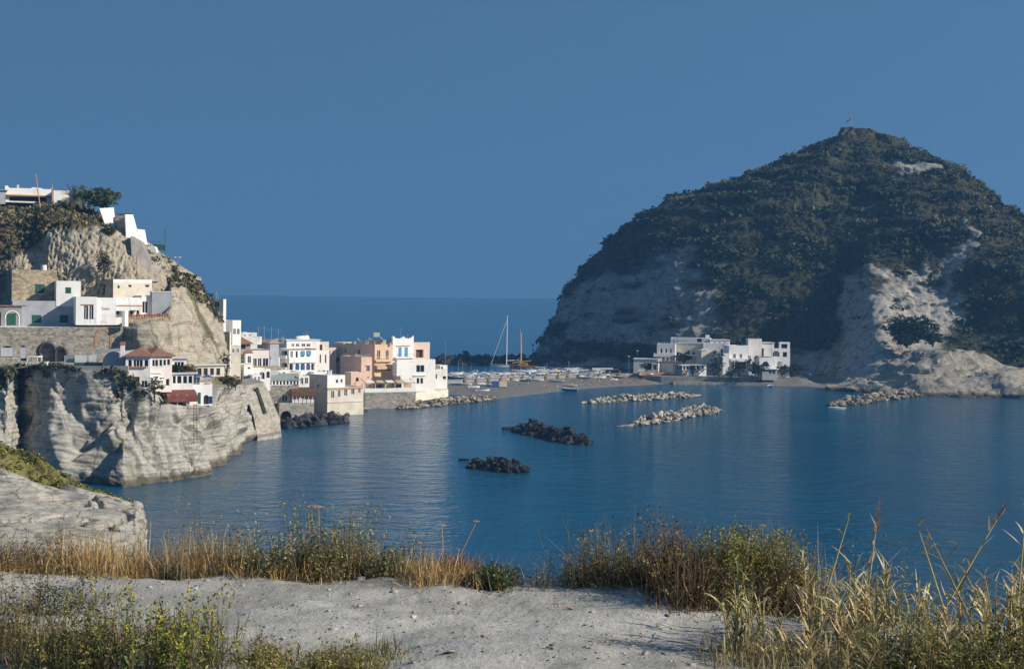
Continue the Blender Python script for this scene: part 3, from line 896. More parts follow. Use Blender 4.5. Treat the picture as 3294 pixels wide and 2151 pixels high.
# ------------------------------------------------------------------ house builder
class House:
    """a block with a near corner at pixel b: its right face runs to pixel c, its left face to pixel a"""
    def __init__(self, name, label, a, b, c, Y, theta, top, base, mat, cat='house', group=None, root=None, depth=9.0, roofmat='roof', zbase=None, mats=None, part='wall'):
        self.th = R(theta)
        self.u = Vector((math.cos(self.th), math.sin(self.th), 0))
        self.v = Vector((-math.sin(self.th), math.cos(self.th), 0))
        pm = (top + base) / 2
        P = at(b, pm, Y)
        self.z1 = at(b, top, Y).z
        self.z0 = at(b, base, Y).z if zbase is None else zbase
        self.P = Vector((P.x, P.y, 0))
        self.W = self._s('R', c, pm)
        self.D = depth if a is None else self._s('L', a, pm)
        self.holes = {'R': [], 'L': []}
        self.mat, self.roofmat, self.part = mat, roofmat, part
        self.lmat = (mats or {}).get('L')
        self.own = root is None
        if root is None:
            mid = self.P + self.u * self.W / 2 + self.v * self.D / 2
            root = empty(name, (mid.x, mid.y, self.z0), self.th)
            tag(root, label, cat, group)
        self.root = root
        self.todo = []

    def _s(self, face, px, py):
        d = self.u if face == 'R' else self.v
        k = (px - CX + math.tan(ROLL) * (py - HY)) / F
        return (k * self.P.y - self.P.x) / (d.x - k * d.y)

    def sz(self, face, px, py):
        s = self._s(face, px, py)
        d = self.u if face == 'R' else self.v
        Y = self.P.y + s * d.y
        return s, at(px, py, Y).z

    def pt(self, face, s, z, out=0.0):
        d, n = (self.u, -self.v) if face == 'R' else (self.v, -self.u)
        q = self.P + d * s + n * out
        return Vector((q.x, q.y, z))

    def rect(self, face, x0, y0, x1, y1):
        xm, ym = (x0 + x1) / 2, (y0 + y1) / 2
        s0, s1 = self._s(face, x0, ym), self._s(face, x1, ym)
        za, zb = self.sz(face, xm, y1)[1], self.sz(face, xm, y0)[1]
        return min(s0, s1), max(s0, s1), za, zb

    def win(self, face, x0, y0, x1, y1, kind='glass', arch=False, col=None, name='window', bars=1, sill=True, deep=0.22):
        s0, s1, za, zb = self.rect(face, x0, y0, x1, y1)
        L = self.W if face == 'R' else self.D
        s0, s1 = max(s0, 0.12), min(s1, L - 0.12)
        za, zb = max(za, self.z0 + 0.06), min(zb, self.z1 - 0.1)
        if s1 - s0 < 0.15 or zb - za < 0.15: return self
        for h in self.holes[face]:
            if s0 < h[1] + 0.02 and s1 > h[0] - 0.02 and za < h[3] + 0.02 and zb > h[2] - 0.02: return self
        self.holes[face].append((s0, s1, za, zb, arch, deep))
        self.todo.append((face, s0, s1, za, zb, kind, arch, col, name, bars, sill, deep))
        return self

    def slab(self, face, x0, y0, x1, y1, out, mat, name, back=0.0, drop=0.0, parent=None):
        """a box standing out from a face (balcony, band, canopy); drop lowers its outer top edge"""
        s0, s1, za, zb = self.rect(face, x0, y0, x1, y1)
        m = MB()
        p = [self.pt(face, s0, za, out), self.pt(face, s1, za, out), self.pt(face, s1, za, -back), self.pt(face, s0, za, -back),
             self.pt(face, s0, zb - drop, out), self.pt(face, s1, zb - drop, out), self.pt(face, s1, zb, -back), self.pt(face, s0, zb, -back)]
        if drop:
            for k in (0, 1): p[k].z -= drop
        m.hexa(p)
        return m.build(name, M[mat], parent or self.root)

    def rail(self, face, x0, y0, x1, y1, out, mat='darkmetal', n=8, name='railing'):
        s0, s1, za, zb = self.rect(face, x0, y0, x1, y1)
        m = MB()
        m.tube([self.pt(face, s0, zb, out), self.pt(face, s1, zb, out)], 0.035, 4)
        for k in range(n + 1):
            s = s0 + (s1 - s0) * k / n
            m.tube([self.pt(face, s, za, out), self.pt(face, s, zb, out)], 0.022, 4)
        return m.build(name, M[mat], self.root)

    def facade(self, V, Fc, face):
        L = self.W if face == 'R' else self.D
        H = self.holes[face]
        ss = sorted({0.0, L, *[h[0] for h in H], *[h[1] for h in H]})
        zs = sorted({self.z0, self.z1, *[h[2] for h in H], *[h[3] for h in H]})
        def add(pts):
            n = len(V); V.extend(pts); Fc.append(tuple(range(n, n + len(pts))))
        for i in range(len(ss) - 1):
            for j in range(len(zs) - 1):
                sm, zm = (ss[i] + ss[i + 1]) / 2, (zs[j] + zs[j + 1]) / 2
                if any(h[0] < sm < h[1] and h[2] < zm < h[3] for h in H): continue
                add([self.pt(face, ss[i], zs[j]), self.pt(face, ss[i + 1], zs[j]), self.pt(face, ss[i + 1], zs[j + 1]), self.pt(face, ss[i], zs[j + 1])])
        for (s0, s1, za, zb, arch, dp) in H:
            if not arch:
                ring = [(s0, za), (s1, za), (s1, zb), (s0, zb)]
            else:
                rz = min((s1 - s0) / 2, (zb - za) * 0.6); zs_ = zb - rz
                arc = [((s0 + s1) / 2 + (s1 - s0) / 2 * math.cos(t), zs_ + rz * math.sin(t)) for t in np.linspace(0, math.pi, 9)]
                ring = [(s0, za), (s1, za)] + arc
                half = len(arc) // 2
                for k in range(half): add([self.pt(face, s1, zb), self.pt(face, *arc[k + 1]), self.pt(face, *arc[k])])
                for k in range(half, len(arc) - 1): add([self.pt(face, s0, zb), self.pt(face, *arc[k + 1]), self.pt(face, *arc[k])])
            for k in range(len(ring)):
                q0, q1 = ring[k], ring[(k + 1) % len(ring)]
                add([self.pt(face, *q0), self.pt(face, *q1), self.pt(face, *q1, -dp), self.pt(face, *q0, -dp)])

    def build(self, roof='flat', eave=0.0, ridge=1.6, parapet=0.45):
        P, u, v, W, D, z0, z1 = self.P, self.u, self.v, self.W, self.D, self.z0, self.z1
        z = lambda q, h: Vector((q.x, q.y, h))
        c = [P, P + u * W, P + u * W + v * D, P + v * D]
        V, Fc = [], []
        self.facade(V, Fc, 'R')
        n = len(V)
        if self.lmat is None: self.facade(V, Fc, 'L')
        for a, b in ((1, 2), (2, 3)):
            n = len(V); V += [z(c[a], z0), z(c[b], z0), z(c[b], z1), z(c[a], z1)]; Fc.append((n, n + 1, n + 2, n + 3))
        if roof == 'flat':      # parapet inner sides
            t = 0.25; zr = z1 - parapet
            ci = [P + u * t + v * t, P + u * (W - t) + v * t, P + u * (W - t) + v * (D - t), P + u * t + v * (D - t)]
            for k in range(4):
                k2 = (k + 1) % 4
                n = len(V); V += [z(c[k], z1), z(c[k2], z1), z(ci[k2], z1), z(ci[k], z1)]; Fc.append((n, n + 1, n + 2, n + 3))
                n = len(V); V += [z(ci[k], z1), z(ci[k2], z1), z(ci[k2], zr), z(ci[k], zr)]; Fc.append((n, n + 1, n + 2, n + 3))
        me = bpy.data.meshes.new(self.part)
        me.from_pydata([tuple(q) for q in V], [], Fc); me.update()
        link(self.part, me, M[self.mat], self.root)
        if self.lmat is not None:
            V2, F2 = [], []
            self.facade(V2, F2, 'L')
            me = bpy.data.meshes.new('side_wall'); me.from_pydata([tuple(q) for q in V2], [], F2); me.update()
            link('side_wall', me, M[self.lmat], self.root)
        if roof == 'flat':
            m = MB(); m.poly([z(q, zr) for q in ci]); m.build('roof', M[self.roofmat], self.root)
        elif roof == 'slab':
            e = eave; m = MB()
            o = P - u * e - v * e
            m.box(z(o, z1 + 0.003), u * (W + 2 * e), v * (D + 2 * e), (0, 0, 0.22)); m.build('roof', M[self.roofmat], self.root)
        elif roof == 'hip':
            e = eave; m = MB()
            e4 = [P - u * e - v * e, P + u * (W + e) - v * e, P + u * (W + e) + v * (D + e), P - u * e + v * (D + e)]
            mid = (e4[0] + e4[2]) / 2
            if W > D: r0, r1 = mid - u * (W - D) / 2, mid + u * (W - D) / 2
            else: r0, r1 = mid - v * (D - W) / 2, mid + v * (D - W) / 2
            b4 = [z(q, z1 + 0.003) for q in e4]; t4 = [z(q, z1 + 0.16) for q in e4]
            a0, a1 = z(r0, z1 + ridge), z(r1, z1 + ridge)
            m.poly(b4[::-1])
            for k in range(4): m.poly([b4[k], b4[(k + 1) % 4], t4[(k + 1) % 4], t4[k]])
            if W > D: fs = [(t4[0], t4[1], a1, a0), (t4[1], t4[2], a1), (t4[2], t4[3], a0, a1), (t4[3], t4[0], a0)]
            else: fs = [(t4[0], t4[1], a0), (t4[1], t4[2], a1, a0), (t4[2], t4[3], a1), (t4[3], t4[0], a0, a1)]
            for q in fs: m.poly(list(q))
            m.build('roof', M[self.roofmat], self.root)
        elif roof == 'shed':    # falls towards the right face
            e = eave; m = MB()
            e4 = [P - u * e - v * e, P + u * (W + e) - v * e, P + u * (W + e) + v * (D + e), P - u * e + v * (D + e)]
            b = [z(e4[0], z1 + 0.003), z(e4[1], z1 + 0.003), z(e4[2], z1 + ridge), z(e4[3], z1 + ridge)]
            m.hexa(b + [q + Vector((0, 0, 0.18)) for q in b]); m.build('roof', M[self.roofmat], self.root)
            m = MB()
            m.poly([z(c[1], z1), z(c[2], z1), z(c[2], z1 + ridge)]); m.poly([z(c[0], z1), z(c[3], z1), z(c[3], z1 + ridge)]); m.poly([z(c[3], z1), z(c[2], z1), z(c[2], z1 + ridge), z(c[3], z1 + ridge)])
            m.build('gable', M[self.mat], self.root)
        # windows
        for (face, s0, s1, za, zb, kind, arch, col, name, bars, sill, dp) in self.todo:
            w, h = s1 - s0, zb - za
            q = lambda s, zz, o=0.0: self.pt(face, s, zz, o)
            def pane(mat, off, nm, par):
                m = MB(); m.poly([q(s0, za, off), q(s1, za, off), q(s1, zb, off), q(s0, zb, off)]); return m.build(nm, M[mat], par)
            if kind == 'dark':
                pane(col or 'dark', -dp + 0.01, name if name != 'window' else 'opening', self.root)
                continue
            if kind == 'shutter':
                m = MB(); g = 0.02; half = (s0 + s1) / 2
                for (x0, x1) in ((s0 + g, half - 0.015), (half + 0.015, s1 - g)):
                    m.box(q(x0, za + g, -0.04), q(x1, za, 0) - q(x0, za, 0), q(0, 0, -0.06) - q(0, 0, 0), (0, 0, h - 2 * g))
                    for kk in (0.33, 0.66):
                        m.box(q(x0 + 0.06, za + h * kk - 0.03, -0.03), q(x1 - 0.12, 0, 0) - q(x0, 0, 0), q(0, 0, -0.02) - q(0, 0, 0), (0, 0, 0.06))
                wo = m.build('shutter', M[col or 'gshut'], self.root)
                if sill:
                    m = MB(); m.box(q(s0 - 0.1, za - 0.1, 0.1), q(w + 0.2, 0, 0) - q(0, 0, 0), q(0, 0, -0.12) - q(0, 0, 0), (0, 0, 0.09)); m.build('sill', M['white2'], wo)
                pane('dark', -dp + 0.01, 'reveal', wo)
                continue
            m = MB(); t = min(0.09, w * 0.14); fo = -dp * 0.45
            ext = q(0, 0, -0.07) - q(0, 0, 0)
            def bar(x0, z0_, x1, z1_): m.box(q(x0, z0_, fo), q(x1, 0, 0) - q(x0, 0, 0), ext, (0, 0, z1_ - z0_))
            bar(s0, za, s0 + t, zb); bar(s1 - t, za, s1, zb); bar(s0 + t, zb - t, s1 - t, zb); bar(s0 + t, za, s1 - t, za + t)
            for kk in range(1, bars + 1):
                xm = s0 + w * kk / (bars + 1); bar(xm - t / 2, za + t, xm + t / 2, zb - t)
            wo = m.build(name, M[col or 'frame'], self.root)
            pane('glass', -dp + 0.01, 'pane', wo)
            if sill:
                m = MB(); m.box(q(s0 - 0.1, za - 0.1, 0.1), q(w + 0.2, 0, 0) - q(0, 0, 0), q(0, 0, -0.12) - q(0, 0, 0), (0, 0, 0.09)); m.build('sill', M['white2'], wo)
        return self


def solid(name, label, cat, mat, fn, loc=None, group=None):
    """a one mesh thing"""
    m = MB(); fn(m)
    o = m.build(name, M[mat])
    tag(o, label, cat, group)
    return o


# ------------------------------------------------------------------ left cluster, from the top of the slope down
h = House('villa', 'long low white villa with tiled eave on top of the slope', -60, 16, 165, 318, 22, 604, 650, 'white2', depth=7)
h.win('R', 30, 634, 150, 648, 'dark', name='veranda'); h.slab('R', 16, 628, 168, 632, 1.1, 'brick', 'eave', 0.0)
h.build()
m = MB(); q = [h.pt('R', s, h.z1 + dz, -0.1) for s, dz in ((0, 0.5), (0.6, 0.5), (0.9, 0.0), (h.W * .55, 0.05), (h.W * .60, 0.35), (h.W * .78, 0.2), (h.W * .84, -0.05), (h.W * .98, 0.0), (h.W, 0.45))]
m.prism(q + [h.pt('R', h.W, h.z1 - 0.3, -0.1), h.pt('R', 0, h.z1 - 0.3, -0.1)], h.v * 0.3); m.build('parapet', M['white2'], h.root)
m = MB(); m.box(h.pt('R', 2.6, h.z1, -2), h.u * 0.5, h.v * 0.5, (0, 0, 0.9)); m.build('chimney', M['cream'], h.root)
h = House('villa_annex', 'small white villa annex half hidden behind the palm', 165, 172, 222, 316, 22, 612, 668, 'white2', depth=6)
h.win('R', 184, 645, 202, 664, 'dark', name='doorway').build()
h = House('grey_shed', 'grey villa shed at the left edge below a white roof', -80, -40, 18, 312, 22, 612, 655, 'bluegrey', depth=6, roofmat='sheet').build('slab', 0.4)

for nm, lab, pts, mt in (
    ('garden_wall', 'white garden wall tower above the eroded bank', [(320, 670, 292.5), (366, 668, 296.5), (374, 744, 297), (344, 740, 294.5)], 'white2'),
    ('garden_wall', 'narrow white wall strip beside the dark chimney stack', [(403, 690, 293), (428, 690, 295.5), (452, 778, 297.5), (406, 762, 293.3)], 'white2')):
    P4 = [at(*p) for p in pts]
    solid(nm, lab, 'wall', mt, lambda m: m.prism(P4, (-0.6, 1.6, 0)))
solid('wall_cap', 'thin dark roof slab capping the narrow white wall', 'roof', 'wood', lambda m: m.hexa([at(374, 692, 298), at(428, 691, 298), at(428, 691, 302), at(374, 692, 302), at(374, 687, 298), at(428, 686, 298), at(428, 686, 302), at(374, 687, 302)]))
P4 = [at(372, 694, 296), at(404, 692, 296), at(406, 762, 296), at(376, 754, 296)]
solid('ruined_wall', 'dark rubble wall between the two white wall pieces', 'wall', 'gstone', lambda m: m.prism(P4, (0.4, 2.5, 0)))
P4 = [at(430, 735, 298), at(450, 738, 298), at(458, 785, 296), at(428, 772, 295)]
solid('parapet', 'low white parapet stepping down right of the wall strip', 'wall', 'white2', lambda m: m.prism(P4, (0.4, 2.5, 0)))
P4 = [at(420, 758, 289), at(452, 778, 290), at(482, 840, 290), at(480, 905, 289), at(440, 905, 288), at(424, 842, 288)]
solid('retaining_wall', 'smooth grey concrete wedge wall beside the eroded bank', 'wall', 'wedge', lambda m: m.prism(P4, (-0.5, 5, 0)))
P4 = [at(484, 852, 292), at(520, 850, 294), at(510, 905, 290), at(478, 905, 288)]
solid('retaining_wall', 'small dark stone wall right of the concrete wedge', 'wall', 'gstone', lambda m: m.prism(P4, (-0.5, 4, 0)))
# little roof terrace with a green screen and lamp
t = empty('garden_kiosk', at(500, 850, 299)); tag(t, 'small garden kiosk with white arch and green screens on ridge', 'kiosk')
MB().hexa([at(484, 850, 297), at(522, 850, 297), at(522, 850, 303), at(484, 850, 303), at(484, 815, 297), at(518, 816, 297), at(518, 816, 303), at(484, 815, 303)]).build('wall', M['cream'], t)
MB().hexa([at(462, 792, 298), at(486, 792, 298), at(486, 792, 303), at(462, 792, 303), at(462, 788, 298), at(486, 788, 298), at(486, 788, 303), at(462, 788, 303)]).build('canopy', M['sheet'], t)
MB().prism([at(484 + 9 + 9 * math.cos(a), 812 - 20 * math.sin(a), 296.5) for a in np.linspace(0, math.pi, 10)], (0, 2, 0)).build('arch', M['white'], t)
MB().hexa([at(505, 806, 299), at(530, 806, 299), at(530, 806, 299.2), at(505, 806, 299.2), at(492, 784, 299), at(530, 788, 299), at(530, 788, 299.2), at(492, 784, 299.2)]).build('screen', M['green'], t)
MB().tube([at(531, 830, 299), at(531, 733, 299)], 0.06).build('pole', M['darkmetal'], t)
MB().tube([at(460, 777, 299), at(515, 777, 299)], 0.04).tube([at(460, 790, 299), at(460, 777, 299)], 0.04).tube([at(515, 790, 299), at(515, 777, 299)], 0.04).build('railing', M['darkmetal'], t)
t = empty('street_lamp', at(573, 852, 302)); tag(t, 'twin armed street lamp with two white heads on ridge', 'street lamp')
MB().tube([at(573, 862, 302), at(573, 829, 302)], 0.05).tube([at(563, 829, 302), at(583, 829, 302)], 0.04).build('post', M['metal'], t)
for a, b in ((560, 568), (574, 584)):
    MB().hexa([at(a, 829, 301.8), at(b, 829, 301.8), at(b, 829, 302.4), at(a, 829, 302.4), at(a + 1, 826, 301.8), at(b - 1, 826, 301.8), at(b - 1, 826, 302.4), at(a + 1, 826, 302.4)]).build('lamp_head', M['white2'], t)
for (x, y0, y1, Y, lab) in ((119, 668, 560, 306, 'tall leaning wooden pole in front of the white villa'), (168, 664, 592, 308, 'shorter wooden pole right of the tall one by villa')):
    o = MB().tube([at(x + 10 if x < 150 else x, y0, Y), at(x - 4 if x < 150 else x, y1, Y)], [0.14, 0.10]).build('utility_pole', M['beam']); tag(o, lab, 'pole')

h = House('stone_house', 'square ochre rubble stone house with one dark green window', -2, 38, 183, 274, 25, 867, 985, 'stone', mats={'L': 'gstone'})  # left wall gets darker grey rubble, its shade put into the colour
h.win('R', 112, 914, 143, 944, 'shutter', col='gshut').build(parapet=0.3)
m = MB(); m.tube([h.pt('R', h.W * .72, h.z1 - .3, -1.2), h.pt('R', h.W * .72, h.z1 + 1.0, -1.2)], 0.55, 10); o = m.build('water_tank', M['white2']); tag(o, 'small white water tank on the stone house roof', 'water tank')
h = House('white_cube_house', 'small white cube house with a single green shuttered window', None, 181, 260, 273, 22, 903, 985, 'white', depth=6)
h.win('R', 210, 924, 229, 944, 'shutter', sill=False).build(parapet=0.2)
h = House('flat_stone_house', 'flat roofed stone house with three tiny windows, shaded open side', 262, 364, 489, 279, 40, 898, 985, 'cream', mats={'L': 'gstone'})  # dark rubble on the left paints in the shade of that side
h.win('R', 378, 918, 385, 927, 'dark').win('R', 413, 916, 423, 923, 'dark').win('R', 467, 916, 480, 923, 'dark')
h.win('L', 281, 913, 297, 946, 'dark', name='doorway', sill=False).win('L', 318, 913, 338, 947, 'dark', sill=False)
h.build(parapet=0.3); h.slab('R', 364, 899, 489, 911, 0.05, 'white', 'parapet_band')
h = House('grey_house', 'long grey rendered house with two green shuttered windows', None, 40, 244, 270, 23, 967, 1068, 'bluegrey', depth=8)
h.win('R', 102, 1013, 133, 1039, 'shutter').win('R', 192, 1013, 220, 1039, 'shutter').build(parapet=0.1)
h = House('arched_annex', 'low grey annex with white arch frame round green door', None, -60, 70, 264, 22, 984, 1070, 'grey', depth=5)
h.win('R', -12, 1000, 3, 1050, 'dark', arch=True, name='niche', deep=0.5).win('R', 21, 1008, 51, 1046, 'shutter', col='gshut', sill=False)
h.build(parapet=0.1); h.slab('R', -60, 981, 84, 985, 0.35, 'tile', 'eave'); h.slab('R', -60, 1049, 84, 1052, 0.5, 'white2', 'ledge')
s0, s1, za, zb = h.rect('R', 16, 1000, 61, 1048); zc = zb - (s1 - s0) / 2
m = MB(); m.tube([h.pt('R', s0, za, 0.03), h.pt('R', s0, zc, 0.03)] + [h.pt('R', (s0 + s1) / 2 - (s1 - s0) / 2 * math.cos(a), zc + (s1 - s0) / 2 * math.sin(a), 0.03) for a in np.linspace(0.2, 2.94, 9)] + [h.pt('R', s1, zc, 0.03), h.pt('R', s1, za, 0.03)], 0.13, 5)
m.build('arch_moulding', M['white'], h.root)

# white terrace restaurant
h = House('terrace_restaurant', 'white terrace restaurant with arched glass door and sloped canopies', None, 244, 312, 266, 20, 954, 1045, 'white2', depth=9)
h.win('R', 269, 981, 284, 1028, 'glass', arch=True, name='glass_door', sill=False).win('R', 286, 981, 301, 1028, 'glass', arch=True, name='glass_door', sill=False).build(parapet=0.2)
h.slab('R', 262, 978, 303, 981, 0.15, 'beam', 'lintel')
g = House('x', '', None, 303, 372, 268, 24, 957, 1045, 'white2', root=h.root, depth=8).build(parapet=0.2)
s0, s1, za, zb = g.rect('R', 328, 987, 352, 996)
m = MB(); x = s0
for wd, hh in ((0.22, 1.0), (0.12, .6), (0.14, .6), (0.12, .6), (0.13, .6), (0.12, .6), (0.13, .6)):
    m.box(g.pt('R', x, za, 0.03), g.u * wd * 0.35, -g.v * 0.02, (0, 0, (zb - za) * hh)); m.box(g.pt('R', x, za, 0.03), g.u * wd, -g.v * 0.02, (0, 0, 0.07)); m.box(g.pt('R', x, za + (zb - za) * hh - 0.07, 0.03), g.u * wd, -g.v * 0.02, (0, 0, 0.07)); x += wd + 0.07
m.build('lettering', M['redpaint'], h.root)['label'] = 'small red lettering on white wall'
g.rail('R', 303, 1014, 372, 1031, 1.6, 'frame', 5)
g2 = House('x', '', None, 372, 455, 272, 26, 962, 1045, 'white', root=h.root, depth=7)
for a, b in ((374, 386), (399, 409), (418, 429), (438, 448)): g2.win('R', a, 984, b, 1012, 'glass', arch=True, sill=False, bars=0)
g2.build(parapet=0.2); g2.slab('R', 368, 957, 412, 981, 1.7, 'white2', 'canopy', drop=1.1); g2.slab('R', 413, 957, 453, 979, 1.7, 'white2', 'canopy', drop=1.1)
g2.slab('R', 368, 981, 453, 984, 1.8, 'beam', 'canopy_beam')
g3 = House('x', '', None, 455, 489, 276, 26, 950, 1045, 'white2', root=h.root, depth=8).win('R', 457, 969, 476, 1007, 'glass', bars=1, sill=False).build(parapet=0.2)
h = House('concrete_shed', 'bare grey concrete shed at the right end of the terrace', None, 489, 552, 276, 18, 940, 1045, 'bluegrey', depth=6).build('slab', 0.1)
P4 = [at(392, 1000, 265), at(402, 1000, 265), at(402, 1050, 265), at(392, 1050, 265)]
solid('pillar', 'white plastered pillar at the end of the terrace stair', 'pillar', 'white2', lambda m: m.prism(P4, (0.3, 1.2, 0)))
P4 = [at(402, 1022, 266.5), at(548, 1018, 270), at(548, 1036, 270), at(402, 1040, 266.5)]
solid('terrace_wall', 'low terrace wall under the row of terracotta pots', 'wall', 'stone', lambda m: m.prism(P4, (-0.5, 9, 0)))
for k, x in enumerate(np.linspace(408, 540, 17)):
    Y = 267.3 + (x - 408) * 0.02; sc = 0.24 + 0.12 * random.random(); b = at(x, 1021.5 - (x - 408) * .03, Y)
    m = MB(); m.tube([b, b + Vector((0, 0, sc * 1.3)), b + Vector((0, 0, sc * 1.9))], [sc * .6, sc * .95, sc * 1.0], 7)
    o = m.build('flower_pot', M['terracotta']); tag(o, ORD[k] + ' terracotta pot from the left along the upper terrace', 'flower pot', 'terracotta pots on the upper terrace')

# tall stone retaining wall over the street
h = House('retaining_wall', 'tall rubble retaining wall with dark arches above the cliff street', None, -80, 396, 258, 20, 1052, 1185, 'gstone', cat='wall', depth=16)
h.win('R', 128, 1104, 176, 1178, 'dark', arch=True, name='archway', col='gstone', deep=1.2).win('R', 180, 1118, 210, 1178, 'dark', arch=True, name='archway', col='gstone', deep=1.0)
h.win('R', 2, 1112, 45, 1150, 'dark', arch=True, name='archway', deep=1.0).win('R', 65, 1112, 85, 1160, 'dark', arch=True, name='archway', deep=0.8).build(parapet=0.02)
for (x0, x1, yt, yb) in ((126, 178, 1103, 1175), (178, 212, 1117, 1175)):
    s0, s1, za, zb = h.rect('R', x0, yt, x1, yb); r_ = (s1 - s0) / 2; zc = zb - r_
    m = MB(); m.tube([h.pt('R', s0, za, .1), h.pt('R', s0, zc, .1)] + [h.pt('R', (s0 + s1) / 2 - r_ * math.cos(a), zc + r_ * math.sin(a), .1) for a in np.linspace(.15, 3.0, 9)] + [h.pt('R', s1, zc, .1), h.pt('R', s1, za, .1)], 0.34, 6)
    m.build('arch_ring', M['darkmetal'], h.root)
s0, s1, za, zb = h.rect('R', 307, 1060, 357, 1120); r_ = (s1 - s0) / 2; zc = zb - r_
path = [(s0, za + (zc - za) * k / 8) for k in range(9)] + [((s0 + s1) / 2 - r_ * math.cos(a), zc + r_ * math.sin(a)) for a in np.linspace(.17, 2.97, 18)] + [(s1, zc - (zc - za) * k / 8) for k in range(9)]
for k in range(len(path) - 1):                       # brick arch, brick by brick
    (x0, z0_), (x1, z1_) = path[k], path[k + 1]
    d = Vector((x1 - x0, z1_ - z0_)).normalized(); nrm = Vector((-d.y, d.x)) * 0.2
    m = MB(); g0 = 0.03
    c4 = [(x0 + d.x * g0 + nrm.x, z0_ + d.y * g0 + nrm.y), (x1 - d.x * g0 + nrm.x, z1_ - d.y * g0 + nrm.y), (x1 - d.x * g0 - nrm.x, z1_ - d.y * g0 - nrm.y), (x0 + d.x * g0 - nrm.x, z0_ + d.y * g0 - nrm.y)]
    m.prism([h.pt('R', a, b, 0.09) for a, b in c4], h.v * 0.2); m.build('brick', M['brick'], h.root)

# street in front of the wall
def box_px(m, x0, y0, x1, y1, Y, dep):
    m.hexa([at(x0, y1, Y), at(x1, y1, Y), at(x1, y1, Y) + Vector((0, dep, 0)), at(x0, y1, Y) + Vector((0, dep, 0)), at(x0, y0, Y), at(x1, y0, Y), at(x1, y0, Y) + Vector((0, dep, 0)), at(x0, y0, Y) + Vector((0, dep, 0))])
    return m
for lab, x0, y0, x1, y1, Y, mt in (('white canvas screen with notched top at the left street edge', 3, 1118, 44, 1147, 251, 'white2'), ('narrow white arched canvas panel on the cliff street', 66, 1117, 85, 1152, 251, 'white2'),
                               ('grey canvas screen left of the bright white one', 208, 1143, 239, 1166, 253, 'bluegrey'), ('bright white canvas screen in front of the rubble wall', 241, 1142, 284, 1166, 252.5, 'white2'), ('short white curved canvas screen beside the domed roof', 286, 1142, 314, 1163, 253, 'white2')):
    o = box_px(MB(), x0, y0, x1, y1, Y, 0.12).build('canvas_screen', M[mt]); tag(o, lab, 'screen')
    p0 = at((x0 + x1) / 2, y1, Y)
    for x in (x0, x1): MB().tube([at(x, 1180, Y), at(x, y0, Y)], 0.05, 4).build('post', M['metal'], o)
o = box_px(MB(), 240, 1166, 330, 1177, 252, 0.3).build('planter_screen', M['green']); tag(o, 'dark green screen below the white canvas', 'screen')
o = box_px(MB(), 82, 1165, 136, 1176, 248.5, 0.4).build('parapet', M['white2']); tag(o, 'long low white parapet at the cliff edge', 'wall')
o = box_px(MB(), 136, 1163, 152, 1180, 248.2, 0.9).build('pillar', M['white2']); tag(o, 'square white pillar at the cliff edge parapet', 'pillar')
o = box_px(MB(), 155, 1177, 412, 1200, 247.5, 0.5).build('parapet', M['grey']); tag(o, 'long grey parapet wall along the cliff street', 'wall')
t = empty('pergola', at(104, 1165, 250)); tag(t, 'small white pergola frame on the cliff street', 'pergola')
for x in (87, 121):
    for dy in (0, 2.2): MB().tube([at(x, 1178, 250) + Vector((0, dy, 0)), at(x, 1149, 250) + Vector((0, dy, 0))], 0.07, 4).build('post', M['frame'], t)
box_px(MB(), 85, 1146, 123, 1149, 249.9, 2.4).build('roof', M['white2'], t)
for k, x in enumerate((6, 22, 38, 50)):
    t = empty('cafe_table', at(x, 1166, 249 + k % 2)); tag(t, ORD[k] + ' white cafe table from the left on the cliff street', 'table', 'cafe tables on the cliff street')
    p = at(x, 1165, 249 + k % 2)
    MB().tube([p + Vector((0, 0, .70)), p + Vector((0, 0, .75))], 0.45, 8).build('table_top', M['white2'], t); MB().tube([p - Vector((0, 0, .6)), p + Vector((0, 0, .7))], 0.05, 5).build('leg', M['metal'], t)

# domed roof and the tile roofed restaurant on the cliff edge
t = empty('domed_store', at(366, 1175, 252)); tag(t, 'grey vaulted storehouse left of the tile roofed restaurant', 'house')
m = MB(); arc = [at(366 - 38 * math.cos(a), 1180 - 50 * math.sin(a) ** .8, 251) for a in np.linspace(0, math.pi, 13)]
m.prism(arc, (1.5, 9, 0)); m.build('vault', M['bluegrey'], t, smooth=False)
t = empty('awning', at(350, 1128, 258)); tag(t, 'faded green awning behind the domed store', 'awning')
m = MB(); m.hexa([at(308, 1136, 254), at(402, 1132, 254), at(402, 1122, 258), at(308, 1126, 258), at(308, 1134, 254), at(402, 1130, 254), at(402, 1119, 258), at(312, 1124, 258)]); m.build('canopy', M['sheet'], t)
for x in (310, 400): MB().tube([at(x, 1178, 254), at(x, 1133, 254)], .05, 4).build('post', M['metal'], t)
h = House('cliff_restaurant', 'white cliff edge restaurant with low tiled roof and wide windows', None, 404, 484, 249, 10, 1147, 1210, 'white2', depth=9, roofmat='tile')
h.win('R', 411, 1157, 424, 1180, 'glass', bars=0).win('R', 428, 1156, 459, 1180, 'glass', bars=2).win('R', 463, 1157, 477, 1180, 'glass', bars=0).build('hip', 0.5, 1.5)
g = House('x', '', None, 484, 553, 250.5, 30, 1147, 1262, 'pinkwhite', root=h.root, depth=8, roofmat='tile')
g.win('R', 489, 1156, 509, 1179, 'glass').win('R', 512, 1156, 522, 1178, 'glass', bars=0).win('R', 525, 1156, 534, 1176, 'glass', bars=0).win('R', 537, 1155, 547, 1175, 'glass', bars=0)
g.win('R', 490, 1230, 518, 1244, 'glass', bars=2).win('R', 533, 1218, 545, 1241, 'glass', bars=0, name='glass_door', sill=False).build('hip', 0.5, 1.4)
